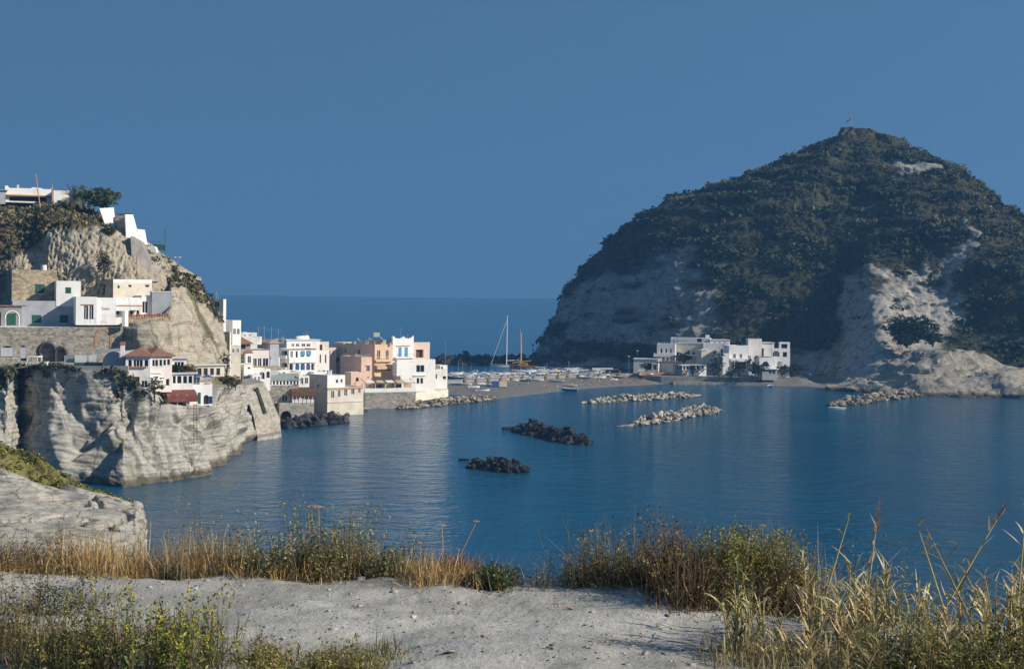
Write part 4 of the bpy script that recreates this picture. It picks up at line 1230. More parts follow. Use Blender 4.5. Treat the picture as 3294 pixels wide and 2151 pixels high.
g.slab('R', 488, 1211, 520, 1228, 1.3, 'white2', 'awning', drop=0.8); g.slab('R', 486, 1197, 520, 1200, 0.25, 'white2', 'band')
g2 = House('x', '', None, 430, 484, 248.8, 8, 1209.5, 1262, 'white', root=h.root, depth=9).win('R', 434, 1211, 449, 1224, 'dark', sill=False).win('R', 454, 1224, 474, 1247, 'glass').build('none')
m = MB(); m.box(h.pt('R', -1.0, h.z1 - 0.3, -1.0), h.u * .7, h.v * .7, (0, 0, 2.3)); o = m.build('chimney', M['white2'], h.root)
m = MB(); m.box(h.pt('R', -1.08, h.z1 + 2.0, -0.92), h.u * .86, h.v * .86, (0, 0, .55)); m.build('chimney_cap', M['terracotta'], o)
for k in range(7):
    p = h.pt('R', 0.6 + k * .55, h.z0 + 1.72, 0.22)
m = MB(); m.box(h.pt('R', 0.3, at(440, 1183, 249).z, 0.35), h.u * (h.W - 1.0), h.v * .35, (0, 0, .22)); m.build('flower_box', M['terracotta'], h.root)
h = House('lower_restaurant', 'low white restaurant with glazed veranda and red awning on cliff', None, 552, 622, 254, 24, 1203, 1305, 'white2', depth=7)
for a, b in ((554, 566), (569, 584), (588, 602), (605, 619)): h.win('R', a, 1208, b, 1234, 'glass', bars=0, sill=False)
h.win('R', 557, 1276, 572, 1300, 'dark', name='doorway', sill=False).win('R', 576, 1276, 590, 1300, 'glass', sill=False).win('R', 594, 1272, 610, 1300, 'shutter', sill=False)
h.build('slab', 0.35); g = House('x', '', None, 622, 683, 257.5, 22, 1237, 1305, 'white2', root=h.root, depth=6)
g.win('R', 636, 1262, 646, 1299, 'shutter', sill=False).win('R', 655, 1270, 672, 1300, 'dark', arch=True, name='archway', sill=False).build(parapet=1.0)
h.slab('R', 528, 1253, 626, 1272, 3.2, 'redcanvas', 'awning', drop=0.9)
for x in (530, 560, 590, 622):
    s = h._s('R', x, 1290); MB().tube([h.pt('R', s, h.z0, 3.0), h.pt('R', s, h.z0 + 2.2, 3.0)], 0.05, 5).build('awning_post', M['frame'], h.root)
o = solid('towel', 'blue towel hanging beside the arched doorway of lower restaurant', 'towel', 'navy', lambda m: box_px(m, 672, 1274, 683, 1298, 255.5, 0.1))
for lab, x, y, Y, mt in (('blue parasol beside the veranda of the lower restaurant', 632, 1210, 258, 'navy'), ('wide blue parasol at the right end of terrace', 668, 1212, 262, 'navy')):
    p = at(x, y, Y); t = empty('parasol', p - Vector((0, 0, 2.0))); tag(t, lab, 'parasol')
    m = MB(); n = len(m.v); ring = [p + Vector((1.1 * math.cos(a), 1.1 * math.sin(a), 0)) for a in np.linspace(0, 2 * math.pi, 9)[:-1]]
    for k in range(8): m.poly([ring[k], ring[(k + 1) % 8], p + Vector((0, 0, .5))])
    m.build('canopy', M[mt], t); MB().tube([p - Vector((0, 0, 2.0)), p + Vector((0, 0, .5))], .03, 5).build('pole', M['frame'], t)
h = House('glass_kiosk', 'pale glass kiosk with white roof behind the tile roofed restaurant', None, 553, 600, 262, 22, 1152, 1205, 'white', depth=4).win('R', 560, 1163, 592, 1180, 'glass', bars=2).build('slab', 0.6)
h = House('shop_row', 'row of small white shop fronts under the rock face', None, 630, 722, 268, 30, 1176, 1212, 'cream', depth=3)
for a, b in ((636, 648), (655, 668), (676, 688), (696, 708)): h.win('R', a, 1184, b, 1206, 'dark', sill=False, name='doorway')
h.build('slab', 0.4)
# ladder on the cliff
t = empty('cliff_ladder', at(628, 1420, 249)); tag(t, 'rusty ladder hanging down the cliff below the lower restaurant', 'ladder')
for x in (623, 633): MB().tube([at(x, 1300, 251), at(x + 1, 1425, 247.2)], 0.05, 4).build('rail', M['wood'], t)
for k in range(14):
    fr = k / 13; y = 1306 + fr * 115; Y = 251 - 3.8 * fr
    MB().tube([at(623, y, Y), at(634, y, Y)], 0.04, 4).build('rung', M['wood'], t)
for x, y0, y1 in ((575, 1200, 1060),):
    o = MB().tube([at(x, 1200, 268), at(x, 1060, 268)], 0.06, 5).build('utility_pole', M['beam']); tag(o, 'thin ochre pole in front of the layered rock face', 'pole')
for lab, x, y0, y1, Y in (('thin rusty pole above the flat stone house', 383, 900, 835, 283), ('second thin rusty pole above the flat stone house', 412, 900, 828, 283), ('thin dark pole below the eroded bank', 440, 900, 822, 284)):
    o = MB().tube([at(x, y0, Y), at(x, y1, Y)], 0.05, 5).build('utility_pole', M['wood']); tag(o, lab, 'pole')

# ------------------------------------------------------------------ centre of the village
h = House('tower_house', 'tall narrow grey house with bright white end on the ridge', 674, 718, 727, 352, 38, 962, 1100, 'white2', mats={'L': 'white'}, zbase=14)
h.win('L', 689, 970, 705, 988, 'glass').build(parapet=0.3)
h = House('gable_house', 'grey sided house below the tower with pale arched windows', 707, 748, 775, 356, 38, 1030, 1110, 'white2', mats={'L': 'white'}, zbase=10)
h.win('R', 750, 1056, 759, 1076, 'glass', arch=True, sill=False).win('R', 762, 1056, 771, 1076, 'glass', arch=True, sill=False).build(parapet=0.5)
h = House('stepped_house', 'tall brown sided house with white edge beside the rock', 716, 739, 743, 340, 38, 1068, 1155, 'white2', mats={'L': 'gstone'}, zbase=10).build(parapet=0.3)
h = House('low_white_house', 'long low white house under the gable house', None, 746, 828, 366, 14, 1083, 1110, 'white2', depth=8, zbase=10).build(parapet=0.3)
h = House('red_roof_house', 'brown house under a broad terracotta roof', None, 744, 806, 358, 16, 1106, 1130, 'gstone', depth=8, roofmat='tile', zbase=10)
h.win('R', 772, 1109, 790, 1122, 'dark', sill=False).build('hip', 0.7, 1.9)
h = House('white_block_house', 'plain white block house below the terracotta roof', None, 741, 775, 350, 25, 1112, 1160, 'cream', depth=6, zbase=9).win('R', 746, 1122, 754, 1135, 'glass').win('R', 760, 1121, 768, 1134, 'glass').build(parapet=0.4)
h = House('grey_roof_house', 'grey walled house with a faded pink tile roof', 812, 868, 897, 376, 40, 1104, 1185, 'bluegrey', mats={'L': 'bluegrey'}, roofmat='pinktile', zbase=9)
h.win('R', 866, 1147, 872, 1158, 'glass', bars=0).build('hip', 0.4, 1.0)
h = House('loggia_house', 'rosy white house with shaded loggia openings and planters', None, 811, 866, 366, 24, 1124, 1182, 'pinkwhite', depth=7, zbase=9)
for a, b in ((814, 826), (829, 841), (845, 863)): h.win('R', a, 1152, b, 1178, 'glass', sill=False)
h.build(parapet=0.4); h.slab('R', 810, 1122, 867, 1125, 0.15, 'tile', 'eave'); h.slab('R', 812, 1177, 900, 1190, 0.9, 'stone', 'balcony')
h = House('gabled_cottage', 'small grey and white cottage with tall arched window', 752, 790, 812, 358, 30, 1136, 1180, 'white2', mats={'L': 'white'}, roofmat='tile', zbase=9)
h.win('R', 796, 1144, 808, 1168, 'glass', arch=True, bars=1).build('hip', 0.15, 0.8)
h = House('white_shop', 'white cube shop with two small marks on its front', 762, 785, 815, 352, 28, 1172, 1228, 'white2', mats={'L': 'white'}, zbase=8)
h.win('R', 797, 1181, 805, 1186, 'dark', sill=False).build(parapet=0.5); h.slab('R', 784, 1208, 816, 1218, 1.2, 'navy', 'awning', drop=0.4)
h = House('arcade_house', 'white house with tall arches at street level', None, 815, 870, 358, 20, 1186, 1235, 'white2', depth=6, zbase=8)
h.win('R', 834, 1196, 852, 1220, 'glass', arch=True, sill=False).win('R', 857, 1194, 868, 1215, 'dark', arch=True, sill=False).build(parapet=0.4)
for lab, a, b, c, Y, th, top, base, mt, wins in (
    ('small white house filling the gap left of the hotel', None, 868, 900, 384, 30, 1150, 1205, 'white', ((872, 1160, 879, 1174), (885, 1159, 892, 1173))),
    ('narrow cream house behind the loggia house', None, 828, 870, 388, 26, 1100, 1150, 'cream', ((836, 1106, 844, 1116), (852, 1105, 860, 1115))),
    ('white terrace house below the hotel arches', None, 872, 930, 378, 26, 1190, 1235, 'white2', ((878, 1198, 887, 1216), (893, 1197, 902, 1215), (908, 1196, 917, 1214))),
    ('rosy house behind the gap between hotel and mansion', None, 1050, 1082, 436, 34, 1118, 1200, 'rose', ((1056, 1128, 1063, 1142), (1069, 1127, 1075, 1141))),
    ('low white house between the shop and loggia house', None, 776, 832, 356, 24, 1196, 1240, 'white2', ((818, 1204, 826, 1220),)),
    ('white corner house right of the cube shop', None, 812, 840, 350, 26, 1205, 1245, 'white2', ((817, 1212, 824, 1226), (829, 1211, 836, 1225))),
    ('cream house squeezed between hotel and glazed terrace', None, 930, 968, 384, 28, 1196, 1240, 'cream', ((936, 1203, 943, 1216), (950, 1202, 957, 1215))),
    ('white house above the waterfront house roof', None, 1010, 1052, 392, 32, 1196, 1240, 'white2', ((1016, 1201, 1023, 1211), (1030, 1200, 1037, 1210))),
    ('white upper house behind the terracotta roof', None, 776, 826, 380, 30, 1070, 1110, 'white', ((784, 1076, 791, 1088), (800, 1075, 807, 1087)))):
    h = House('village_house', lab, a, b, c, Y, th, top, base, mt, depth=7, zbase=5)
    for q in wins: h.win('R', *q, 'glass', bars=1)
    h.build(parapet=0.4)
# hotel
h = House('hotel', 'white hotel with rows of arched balconies and blue curtains', 897, 929, 1016, 392, 34, 1122, 1225, 'white2', zbase=6)
h.win('R', 934, 1129, 942, 1150, 'glass', sill=False).win('R', 951, 1129, 958, 1151, 'glass', sill=False, bars=0).win('R', 968, 1128, 978, 1149, 'glass', sill=False).win('R', 986, 1127, 997, 1148, 'glass', sill=False)
for a, b in ((931, 944), (950, 963), (967, 981), (985, 998), (1001, 1012)): h.win('R', a, 1168, b, 1190, 'dark', arch=True, name='archway', sill=False, deep=1.0)
h.win('L', 905, 1165, 924, 1180, 'dark', arch=True, name='loggia', sill=False, deep=1.0).win('L', 905, 1128, 924, 1142, 'dark', name='loggia', sill=False, deep=1.0)
h.build(parapet=0.6)
for a, b, y0, y1 in ((968, 980, 1127, 1146), (987, 1000, 1126, 1145)): h.slab('R', a, y0 + 2, b, y1 - 4, 0.22, 'bshut', 'sun_blind', drop=0.1)
for a, b in ((953, 961), (970, 979), (987, 995)): h.slab('R', a, 1172, b, 1189, -0.15, 'navy', 'curtain', 0.22)
h.slab('R', 928, 1150, 1017, 1166, 0.55, 'white2', 'balcony'); h.slab('R', 928, 1191, 1017, 1207, 0.55, 'white2', 'balcony')
h.slab('L', 897, 1180, 927, 1192, 0.7, 'white2', 'balcony'); h.slab('L', 897, 1142, 927, 1153, 0.7, 'white2', 'balcony'); h.slab('R', 928, 1121, 1017, 1124, 0.2, 'tile', 'eave')
g = House('x', '', None, 922, 1028, 401, 34, 1095, 1126, 'white', root=h.root, depth=6, zbase=at(922, 1126, 401).z - 1)
for a, b in ((938, 946), (952, 962), (970, 982), (986, 998)): g.win('R', a, 1105, b, 1115, 'glass', sill=False)
g.build('slab', 0.3)
g = House('x', '', None, 1016, 1059, 404, 34, 1127, 1225, 'pinkwhite', root=h.root, depth=9, zbase=6)
for a, b in ((1028, 1033), (1045, 1050)): g.win('R', a, 1140, b, 1168, 'glass', sill=False, bars=0)
for a, b in ((1022, 1031), (1037, 1047), (1050, 1057)): g.win('R', a, 1190, b, 1203, 'dark', arch=True, name='archway', sill=False)
g.build(parapet=0.4)
g = House('x', '', None, 1026, 1058, 407, 34, 1099, 1128, 'cream', root=h.root, depth=6, zbase=at(1026, 1128, 407).z - .5).win('R', 1028, 1108, 1037, 1126, 'dark', sill=False).build(parapet=0.3)
p0, p1 = at(953, 1089, 404), at(991, 1086, 406)
m = MB(); d = (p1 - p0).normalized(); m.tube([p0 - d * .25, p0, p1, p1 + d * .25], [0.35, .72, .72, .35], 12); o = m.build('water_tank', M['white2'], smooth=True); tag(o, 'large white cylindrical water tank on the hotel roof', 'water tank')
for x in (960, 985): MB().tube([at(x, 1100, 405), at(x, 1090, 405)], .1, 5).build('leg', M['metal'], o)
# antennas on the roofs
for k, (x, y0, y1, Y, w) in enumerate(((696, 962, 935, 352, 5), (703, 962, 944, 352, 6), (779, 1083, 1070, 368, 5), (812, 1083, 1068, 368, 11), (832, 1095, 1049, 372, 0), (850, 1095, 1048, 372, 11), (873, 1095, 1052, 376, 14), (895, 1098, 1056, 380, 11), (985, 1082, 1064, 405, 13), (1289, 1082, 1056, 442, 12), (1311, 1082, 1077, 442, 3))):
    m = MB(); m.tube([at(x, y0 + 4, Y), at(x, y1, Y)], 0.045, 4)
    if w:
        yy = y1 + (8 if 800 < x < 1000 else 1)
        m.tube([at(x - w, yy, Y), at(x + w, yy - 1, Y)], 0.04, 4); m.tube([at(x - w * .7, yy + 2, Y), at(x - w * .7, yy - 3, Y)], 0.025, 4); m.tube([at(x + w * .6, yy + 2, Y), at(x + w * .6, yy - 3, Y)], 0.025, 4)
    m.tube([at(x - 3, y1 + 1, Y), at(x + 3, y1 - 1, Y)], 0.05, 4)
    o = m.build('roof_antenna', M['metal']); tag(o, ['left', 'right', 'short', 'low wide', 'tall bare', 'tall wide', 'widest', 'last tall', 'lone', 'large', 'tiny'][k] + ' television antenna ' + ['on the tower house roof', 'on the tower house roof', 'left of the rooftop group above the low white house', 'in the rooftop group left of the hotel', 'in the rooftop group left of the hotel', 'in the rooftop group left of the hotel', 'in the rooftop group left of the hotel', 'in the rooftop group left of the hotel', 'above the white water tank', 'on the scalloped mansion crown', 'at the right of the mansion crown'][k], 'antenna', 'television antennas on the roofs')

# masonry at the water
t = empty('buttress', at(845, 1400, 326)); tag(t, 'sloping stone sea buttress with a dark slot', 'wall')
B = [at(786, 1240, 324), at(850, 1228, 330), at(880, 1310, 331), at(900, 1345, 331), at(906, 1404, 331), at(829, 1410, 318), at(818, 1345, 318), at(800, 1290, 320)]
B[4].z = -1; B[5].z = -1
m = MB(); m.prism(B, (-6, 16, 0)); m.build('wall', M['block'], t)
m = MB(); m.prism([at(822, 1246, 324.5), at(828, 1246, 325), at(856, 1328, 325), at(849, 1330, 324)], (0.1, .6, 0)); m.build('slot', M['dark'], t)
o = solid('quay_block', 'low stone footing at the water below the buttress', 'footing', 'block', lambda m: m.hexa([Vector((q.x, q.y, zz)) for zz in (-1, 0.7) for q in (at(828, 1420, 312), at(905, 1412, 322), at(905, 1412, 330), at(828, 1420, 320))]))
h = House('boathouse', 'stone boathouse at the water with arched opening and veranda', 860, 898, 1010, 362, 18, 1297, 1366, 'block', mats={'L': 'block'}, zbase=-1, cat='building')
h.win('R', 902, 1321, 938, 1352, 'dark', arch=True, name='archway', sill=False, deep=1.5).build(parapet=0.05)
g = House('x', '', None, 862, 962, 364, 16, 1240, 1298, 'gstone', root=h.root, depth=10)
g.win('R', 907, 1271, 926, 1292, 'glass', sill=False).build(parapet=0.3)
g.slab('R', 934, 1249, 1014, 1262, 2.2, 'wood', 'veranda_roof', drop=0.8)
for k, x in enumerate(np.linspace(938, 1008, 12)):
    s = g._s('R', x, 1280); z0_ = h.z1 + .003
    MB().tube([g.pt('R', s, z0_, 2.0), g.pt('R', s, z0_ + 2.6, 2.0)], 0.06, 4).build('veranda_post', M['wood' if k % 2 else 'frame'], h.root)
m = MB(); s0, s1 = g._s('R', 938, 1288), g._s('R', 1008, 1288); m.box(g.pt('R', s0, h.z1 + .01, 1.95), g.u * (s1 - s0), g.v * .1, (0, 0, .9)); m.build('veranda_parapet', M['white2'], h.root)
h = House('veranda_restaurant', 'glazed terrace restaurant with grey sheet roof above boathouse', None, 862, 962, 372, 14, 1222, 1245, 'white2', depth=6, roofmat='sheet')
for a in range(866, 955, 11): h.win('R', a, 1224, a + 8, 1238, 'glass', sill=False, bars=0)
h.build('shed', 0.4, 1.2)
h = House('arched_kiosk', 'white kiosk with arched windows at the end of the terrace', None, 962, 995, 374, 24, 1209, 1245, 'white2', depth=5).win('R', 966, 1214, 976, 1236, 'glass', arch=True).win('R', 980, 1214, 991, 1234, 'glass').build(parapet=0.2)
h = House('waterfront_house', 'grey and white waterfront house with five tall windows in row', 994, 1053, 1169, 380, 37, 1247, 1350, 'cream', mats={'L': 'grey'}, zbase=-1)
for a, b, y0, y1 in ((1065, 1075, 1256, 1281), (1086, 1095, 1254, 1277), (1107, 1117, 1250, 1273), (1130, 1140, 1247, 1269), (1152, 1160, 1244, 1265)): h.win('R', a, y0, b, y1, 'glass')
h.build(parapet=0.3); g = House('x', '', 994, 1053, 1110, 380.3, 37, 1207, 1249, 'white2', root=h.root, mats={'L': 'grey'})
g.win('R', 1080, 1220, 1088, 1232, 'glass', bars=0).win('R', 1095, 1219, 1102, 1230, 'glass', bars=0).win('L', 1020, 1236, 1026, 1246, 'dark', sill=False).build(parapet=0.2)
h.slab('R', 1053, 1246, 1168, 1251, 0.18, 'brick', 'cornice'); h.slab('R', 1053, 1290, 1168, 1293, 0.2, 'cream', 'plinth')

# peach and white waterfront mansion
h = House('waterfront_mansion', 'peach and white waterfront mansion with stepped blocks and scalloped crown', 1073, 1201, 1263, 424, 37, 1108, 1262, 'orange', mats={'L': 'rose'}, zbase=1.5)  # left face in paler rose, a painted stand-in for missing sky fill
for a, b in ((1213, 1223), (1241, 1250)): h.win('R', a, 1126, b, 1157, 'glass', sill=False)
h.win('R', 1213, 1180, 1232, 1192, 'glass').win('R', 1238, 1180, 1260, 1192, 'glass').win('L', 1080, 1150, 1090, 1165, 'dark', sill=False).win('L', 1108, 1120, 1114, 1136, 'glass').win('L', 1150, 1122, 1158, 1140, 'glass')
h.build(parapet=0.4); h.slab('R', 1205, 1157, 1258, 1163, 0.9, 'orange', 'balcony'); h.slab('R', 1205, 1172, 1262, 1181, 1.6, 'beige', 'awning', drop=0.5)
h.rail('R', 1205, 1148, 1258, 1157, 0.85, 'frame', 10)
m = MB(); s = h._s('R', 1203, 1150); m.tube([h.pt('R', .25, h.z0, .2), h.pt('R', .25, h.z1 + 1.0, .2)], .14, 6); m.build('downpipe', M['beige'], h.root)
g = House('x', '', 1094, 1162, 1196, 414, 37, 1148, 1262, 'peach', root=h.root, zbase=1.5).win('R', 1178, 1176, 1190, 1195, 'glass').win('R', 1181, 1211, 1187, 1218, 'glass', bars=0).build(parapet=0.9)
g.slab('R', 1176, 1173, 1192, 1175, 0.3, 'peach', 'window_hood')
m = MB(); z_ = g.z1 + .9; A_, B_ = g.pt('L', g.D * .35, z_, -.4), g.pt('R', g.W * .9, z_, -.4); m.prism([A_, A_.lerp(B_, .3) + Vector((0, 0, -.35)), A_.lerp(B_, .5) + Vector((0, 0, -.45)), A_.lerp(B_, .75) + Vector((0, 0, -.3)), B_, B_ - Vector((0, 0, .95)), A_ - Vector((0, 0, .95))], g.v * .06); o = m.build('laundry', M['white2']); tag(o, 'white laundry hanging on the peach roof terrace', 'laundry')
g = House('x', '', 1109, 1129, 1182, 409, 37, 1197, 1262, 'peach', root=h.root, zbase=1.5).win('R', 1144, 1213, 1154, 1226, 'dark', arch=True, name='archway', sill=False).build(parapet=0.2)
g = House('x', '', 1260, 1263, 1330, 430, 36, 1090, 1262, 'white2', root=h.root, zbase=1.5)
g.win('R', 1281, 1117, 1292, 1147, 'shutter', col='bshut', sill=False).win('R', 1301, 1117, 1312, 1147, 'shutter', col='bshut', sill=False).build(parapet=0.3)
g.slab('R', 1275, 1111, 1318, 1113, .3, 'brick', 'window_hood'); g.slab('R', 1268, 1148, 1330, 1152, 1.1, 'white2', 'balcony'); g.rail('R', 1270, 1139, 1328, 1148, 1.05, 'darkmetal', 12)
W_ = g.W; zt = g.z1; prof = [(0, -.05), (0, .85), (.45, .85)]
for c0 in (0.45, W_ / 2 + .2):
    wd = W_ / 2 - .65
    prof += [(c0 + wd / 2 - wd / 2 * math.cos(a), .85 - .75 * math.sin(a)) for a in np.linspace(0.1, 3.04, 9)]
prof += [(W_ - .45, .85), (W_, .85), (W_, -.05)]
m = MB(); m.prism([g.pt('R', s, zt + dz, .02) for s, dz in prof], g.v * .3); m.build('scalloped_crown', M['white2'], h.root)
W_ = 18; prof = [(0, -.1), (0, 1.5)] + [(x0 + 3 - 3 * math.cos(a), 1.5 - .7 * math.sin(a)) for x0 in (0, 6, 12) for a in np.linspace(.1, 3.04, 8)] + [(W_, 1.5), (W_, -.1)]
b0 = at(1150, 1106, 446); b1 = at(1260, 1100, 440); d = (b1 - b0); 
m = MB(); m.prism([b0 + d * (s / W_) + Vector((0, 0, dz * 1.4 - .3)) for s, dz in prof], (0.2, .4, 0)); m.build('rear_parapet', M['bluegrey'], h.root)  # blue grey colour paints in the bluish shade on this parapet
m = MB(); m.box(at(1202, 1083, 450), (1.9, .3, 0), (-.3, 1.5, 0), (0, 0, 1.3)); o = m.build('chimney', M['cream'], h.root)
for x in (1106, 1142, 1228, 1256):
    m = MB(); p = at(x, 1104 if x < 1200 else 1108, 424 + (8 if x < 1200 else 3)); m.box(p - Vector((.25, .25, .3)), (.5, 0, 0), (0, .5, 0), (0, 0, .9)); m.build('roof_post', M['cream'], h.root)
g = House('x', '', None, 1329, 1382, 437, 36, 1101, 1262, 'rose', root=h.root, depth=9, zbase=1.5).win('R', 1338, 1124, 1362, 1150, 'dark', col='wood', name='loggia', sill=False, deep=1.0).build(parapet=0.3)
g = House('x', '', 1268, 1277, 1400, 424, 30, 1157, 1268, 'white', root=h.root, zbase=1.0)
g.win('R', 1339, 1174, 1365, 1197, 'glass').win('R', 1340, 1215, 1349, 1234, 'glass', bars=0).win('R', 1352, 1215, 1361, 1234, 'glass', bars=0)
g.build(parapet=0.3); g.slab('R', 1330, 1205, 1370, 1208, 0.5, 'white2', 'ledge')
g4 = House('x', '', 1263, 1276, 1337, 418, 30, 1166, 1209, 'white2', root=h.root, mats={'L': 'white'}).build(parapet=0.2)
g = House('x', '', None, 1398, 1439, 440, 28, 1187, 1268, 'white', root=h.root, depth=9, zbase=1.0).win('R', 1424, 1209, 1435, 1220, 'glass', bars=0).win('R', 1401, 1203, 1406, 1218, 'glass', bars=0).build(parapet=0.5)
g = House('x', '', None, 1416, 1439, 441.5, 28, 1174, 1192, 'white2', root=h.root, depth=4).win('R', 1419, 1179, 1425, 1188, 'dark', sill=False).build(parapet=0.2)
o = MB().tube([at(1433, 1175, 444), at(1433, 1095, 444)], .06, 5).build('flagpole', M['metal']); tag(o, 'bare thin mast at the right end of the mansion', 'pole')
# terrace with pergola in front of the mansion
t = House('restaurant_terrace', 'waterside restaurant terrace with open white pergola roof', None, 1173, 1337, 405, 22, 1263, 1310, 'gstone', cat='terrace', zbase=-1, depth=9)
t.build('slab', 0.1)
t.slab('R', 1173, 1248, 1337, 1262, 0.06, 'white2', 'parapet', 0.15)
z0_ = t.z1 + .2
for k in range(6):
    s = t.W * (0.02 + .96 * k / 5)
    for o_ in (-.3, -4.5): MB().tube([t.pt('R', s, z0_, o_), t.pt('R', s, z0_ + (2.5 if o_ > -1 else 3.4), o_)], .08, 5).build('post', M['frame'], t.root)
    m = MB(); m.tube([t.pt('R', s, z0_ + 2.45, .2), t.pt('R', s, z0_ + 3.5, -5)], .09, 4); m.build('rafter', M['wood'], t.root)
m = MB(); m.tube([t.pt('R', 0, z0_ + 2.45, -.25), t.pt('R', t.W, z0_ + 2.45, -.25)], .09, 4); m.build('beam', M['beam'], t.root)
for k in range(5):
    s = t.W * (0.03 + .96 * k / 5)
    m = MB(); a0 = [t.pt('R', s + .3, z0_ + 2.62, -.1), t.pt('R', s + t.W * .17, z0_ + 2.62, -.1), t.pt('R', s + t.W * .17, z0_ + 3.1, -2.4), t.pt('R', s + .3, z0_ + 3.1, -2.4)]
    m.hexa(a0 + [q + Vector((0, 0, .06)) for q in a0]); m.build('roof_panel', M['white2' if k % 2 == 0 else 'beige'], t.root)
    m = MB(); m.box(t.pt('R', s + .4, z0_ + .9, -3), t.u * (t.W * .15), t.v * .08, (0, 0, 1.2)); m.build('screen', M['wood' if k % 2 else 'beige'], t.root)
P4 = [at(1337, 1262, 421), at(1442, 1252, 438), at(1442, 1275, 436), at(1337, 1292, 417)]
solid('sea_wall', 'cream sea wall under the right end of the mansion', 'wall', 'cream', lambda m: m.prism(P4, (-1, 8, 0)))

for k, (x, y, Y, w_, mt, nm, lab) in enumerate(((830, 1098, 372, 1.4, 'white2', 'roof_hut', 'small white roof hut between the antennas'), (886, 1104, 384, .8, 'cream', 'chimney_stack', 'cream chimney stack right of the pink tile roof'), (908, 1096, 392, .6, 'grey', 'chimney_stack', 'thin grey chimney pipe left of the hotel roof'),
                                    (1060, 1206, 384, 1.0, 'white2', 'roof_hut', 'low white hatch on the waterfront house roof'), (1180, 1106, 430, .9, 'grey', 'roof_hut', 'grey water butt on the peach roof'), (1236, 1107, 428, .8, 'white2', 'roof_hut', 'white box on the apricot roof edge'), (765, 1082, 366, .7, 'cream', 'chimney_stack', 'cream chimney above the low white house'), (700, 1020, 352, .6, 'white2', 'roof_hut', 'white water tank below the tower house'))):
    p = at(x, y, Y); m = MB(); m.box(p - Vector((w_ / 2, 0, .8)), (w_, 0, 0), (0, w_, 0), (0, 0, 1.9)); m.box(p - Vector((w_ / 2 + .1, .1, -1.1)), (w_ + .2, 0, 0), (0, w_ + .2, 0), (0, 0, .15)); o = m.build(nm, M[mt]); tag(o, lab, 'roof box')

# ------------------------------------------------------------------ isthmus: beach, promenade, quay
sand_mat = surf('dark_grey_sand', (0.14, 0.128, 0.11), (0.22, 0.20, 0.175), 0.8, rough=0.95, bump=0.3, bscale=1.5, bdist=0.15)
SH = [(1400, 1272), (1440, 1268), (1520, 1274), (1605, 1281), (1720, 1268), (1841, 1254), (1960, 1244), (2080, 1238), (2160, 1232), (2220, 1228)]
BK = [(1400, 1231), (1440, 1229), (1520, 1226), (1605, 1222), (1720, 1217), (1841, 1212), (1960, 1209), (2080, 1208), (2160, 1209), (2220, 1211)]
rows = [[], [], [], [], []]
for (x0, y0), (x1, y1) in zip(SH, BK):
    s_ = atz(x0, y0, 0.0); b_ = atz(x1, y1, 2.0)
    f_ = s_ - (b_ - s_).normalized() * 3; f_.z = -0.7
    for r_, p_ in zip(rows, (f_, s_, s_.lerp(b_, .35) + Vector((0, 0, .25)), s_.lerp(b_, .75) + Vector((0, 0, .1)), b_ + Vector((0, 3, 0)))): r_.append(p_)
beach, BG = loft('beach', rows, sand_mat, 160, 40, lambda g: fbm(g / 3.0, 3, 600) * 0.10, attrs={})
tag(beach, 'grey sand beach on the isthmus', kind='structure')

prom_mat = surf('promenade_concrete', (0.22, 0.20, 0.17), (0.32, 0.295, 0.255), 0.5, rough=0.95)
M['prom'] = prom_mat
line = [atz(x, y - 6, 2.9) for x, y in BK] + [atz(2300, 1207, 2.9), atz(2420, 1208, 2.9)]
m = MB()
for i in range(len(line) - 1):
    a, b = line[i], line[i + 1]
    d = Vector((0.1, 1, 0)) * 6
    lo = lambda p: Vector((p.x, p.y, -1.5))
    m.hexa([lo(a), lo(b), lo(b + d), lo(a + d), a, b, b + d, a + d])
prom = m.build('promenade', prom_mat); tag(prom, 'pale concrete promenade behind the beach', kind='structure')
PXS = [1498, 1534, 1574, 1613, 1648, 1682, 1718, 1758, 1796, 1828, 1864, 1896, 1930, 1962, 1994]
for k, x in enumerate(PXS):
    y = np.interp(x, [p[0] for p in BK], [p[1] for p in BK]) - 6
    p = atz(x, y, 2.9) - Vector((0.1, .6, 0))
    m = MB(); m.aabb(p.x - .35, p.x + .35, p.y - .35, p.y + .35, p.z - 2.2, p.z + 1.0); m.aabb(p.x - .45, p.x + .45, p.y - .45, p.y + .45, p.z + 1.0, p.z + 1.18)
    o = m.build('pillar', M['stone']); tag(o, ORD[k] + ' stone pillar from the left along the beach promenade', 'pillar', 'pillars along the beach promenade')

# platform and quay in front of the hill houses
gxs = [(2090, 1232), (2215, 1233), (2465, 1237)]
def plat(name, lab, pts, z, mat):
    m = MB(); P_ = [Vector((p.x, p.y, -1.5)) for p in pts]; m.prism(P_, (0, 0, z + 1.5)); o = m.build(name, mat); tag(o, lab, kind='structure'); return o
q0, q1, q2 = atz(2165, 1236, 0), atz(2330, 1238, 0), atz(2470, 1240, 0)
plat('quay', 'low stone quay in front of the hill houses', [q0, q1, q2, q2 + Vector((3, 12, 0)), q0 + Vector((2, 12, 0))], 1.0, MATS['block_masonry'])
plat('quay', 'upper quay below the hill houses', [q0 + Vector((-4, 4, 0)), q2 + Vector((-6, 3.5, 0)), q2 + Vector((2, 6, 0)), q2 + Vector((30, 40, 0)), q2 + Vector((20, 70, 0)), q0 + Vector((-6, 70, 0)), q0 + Vector((-10, 10, 0))], 2.75, prom_mat)
rows = [[], [], [], []]
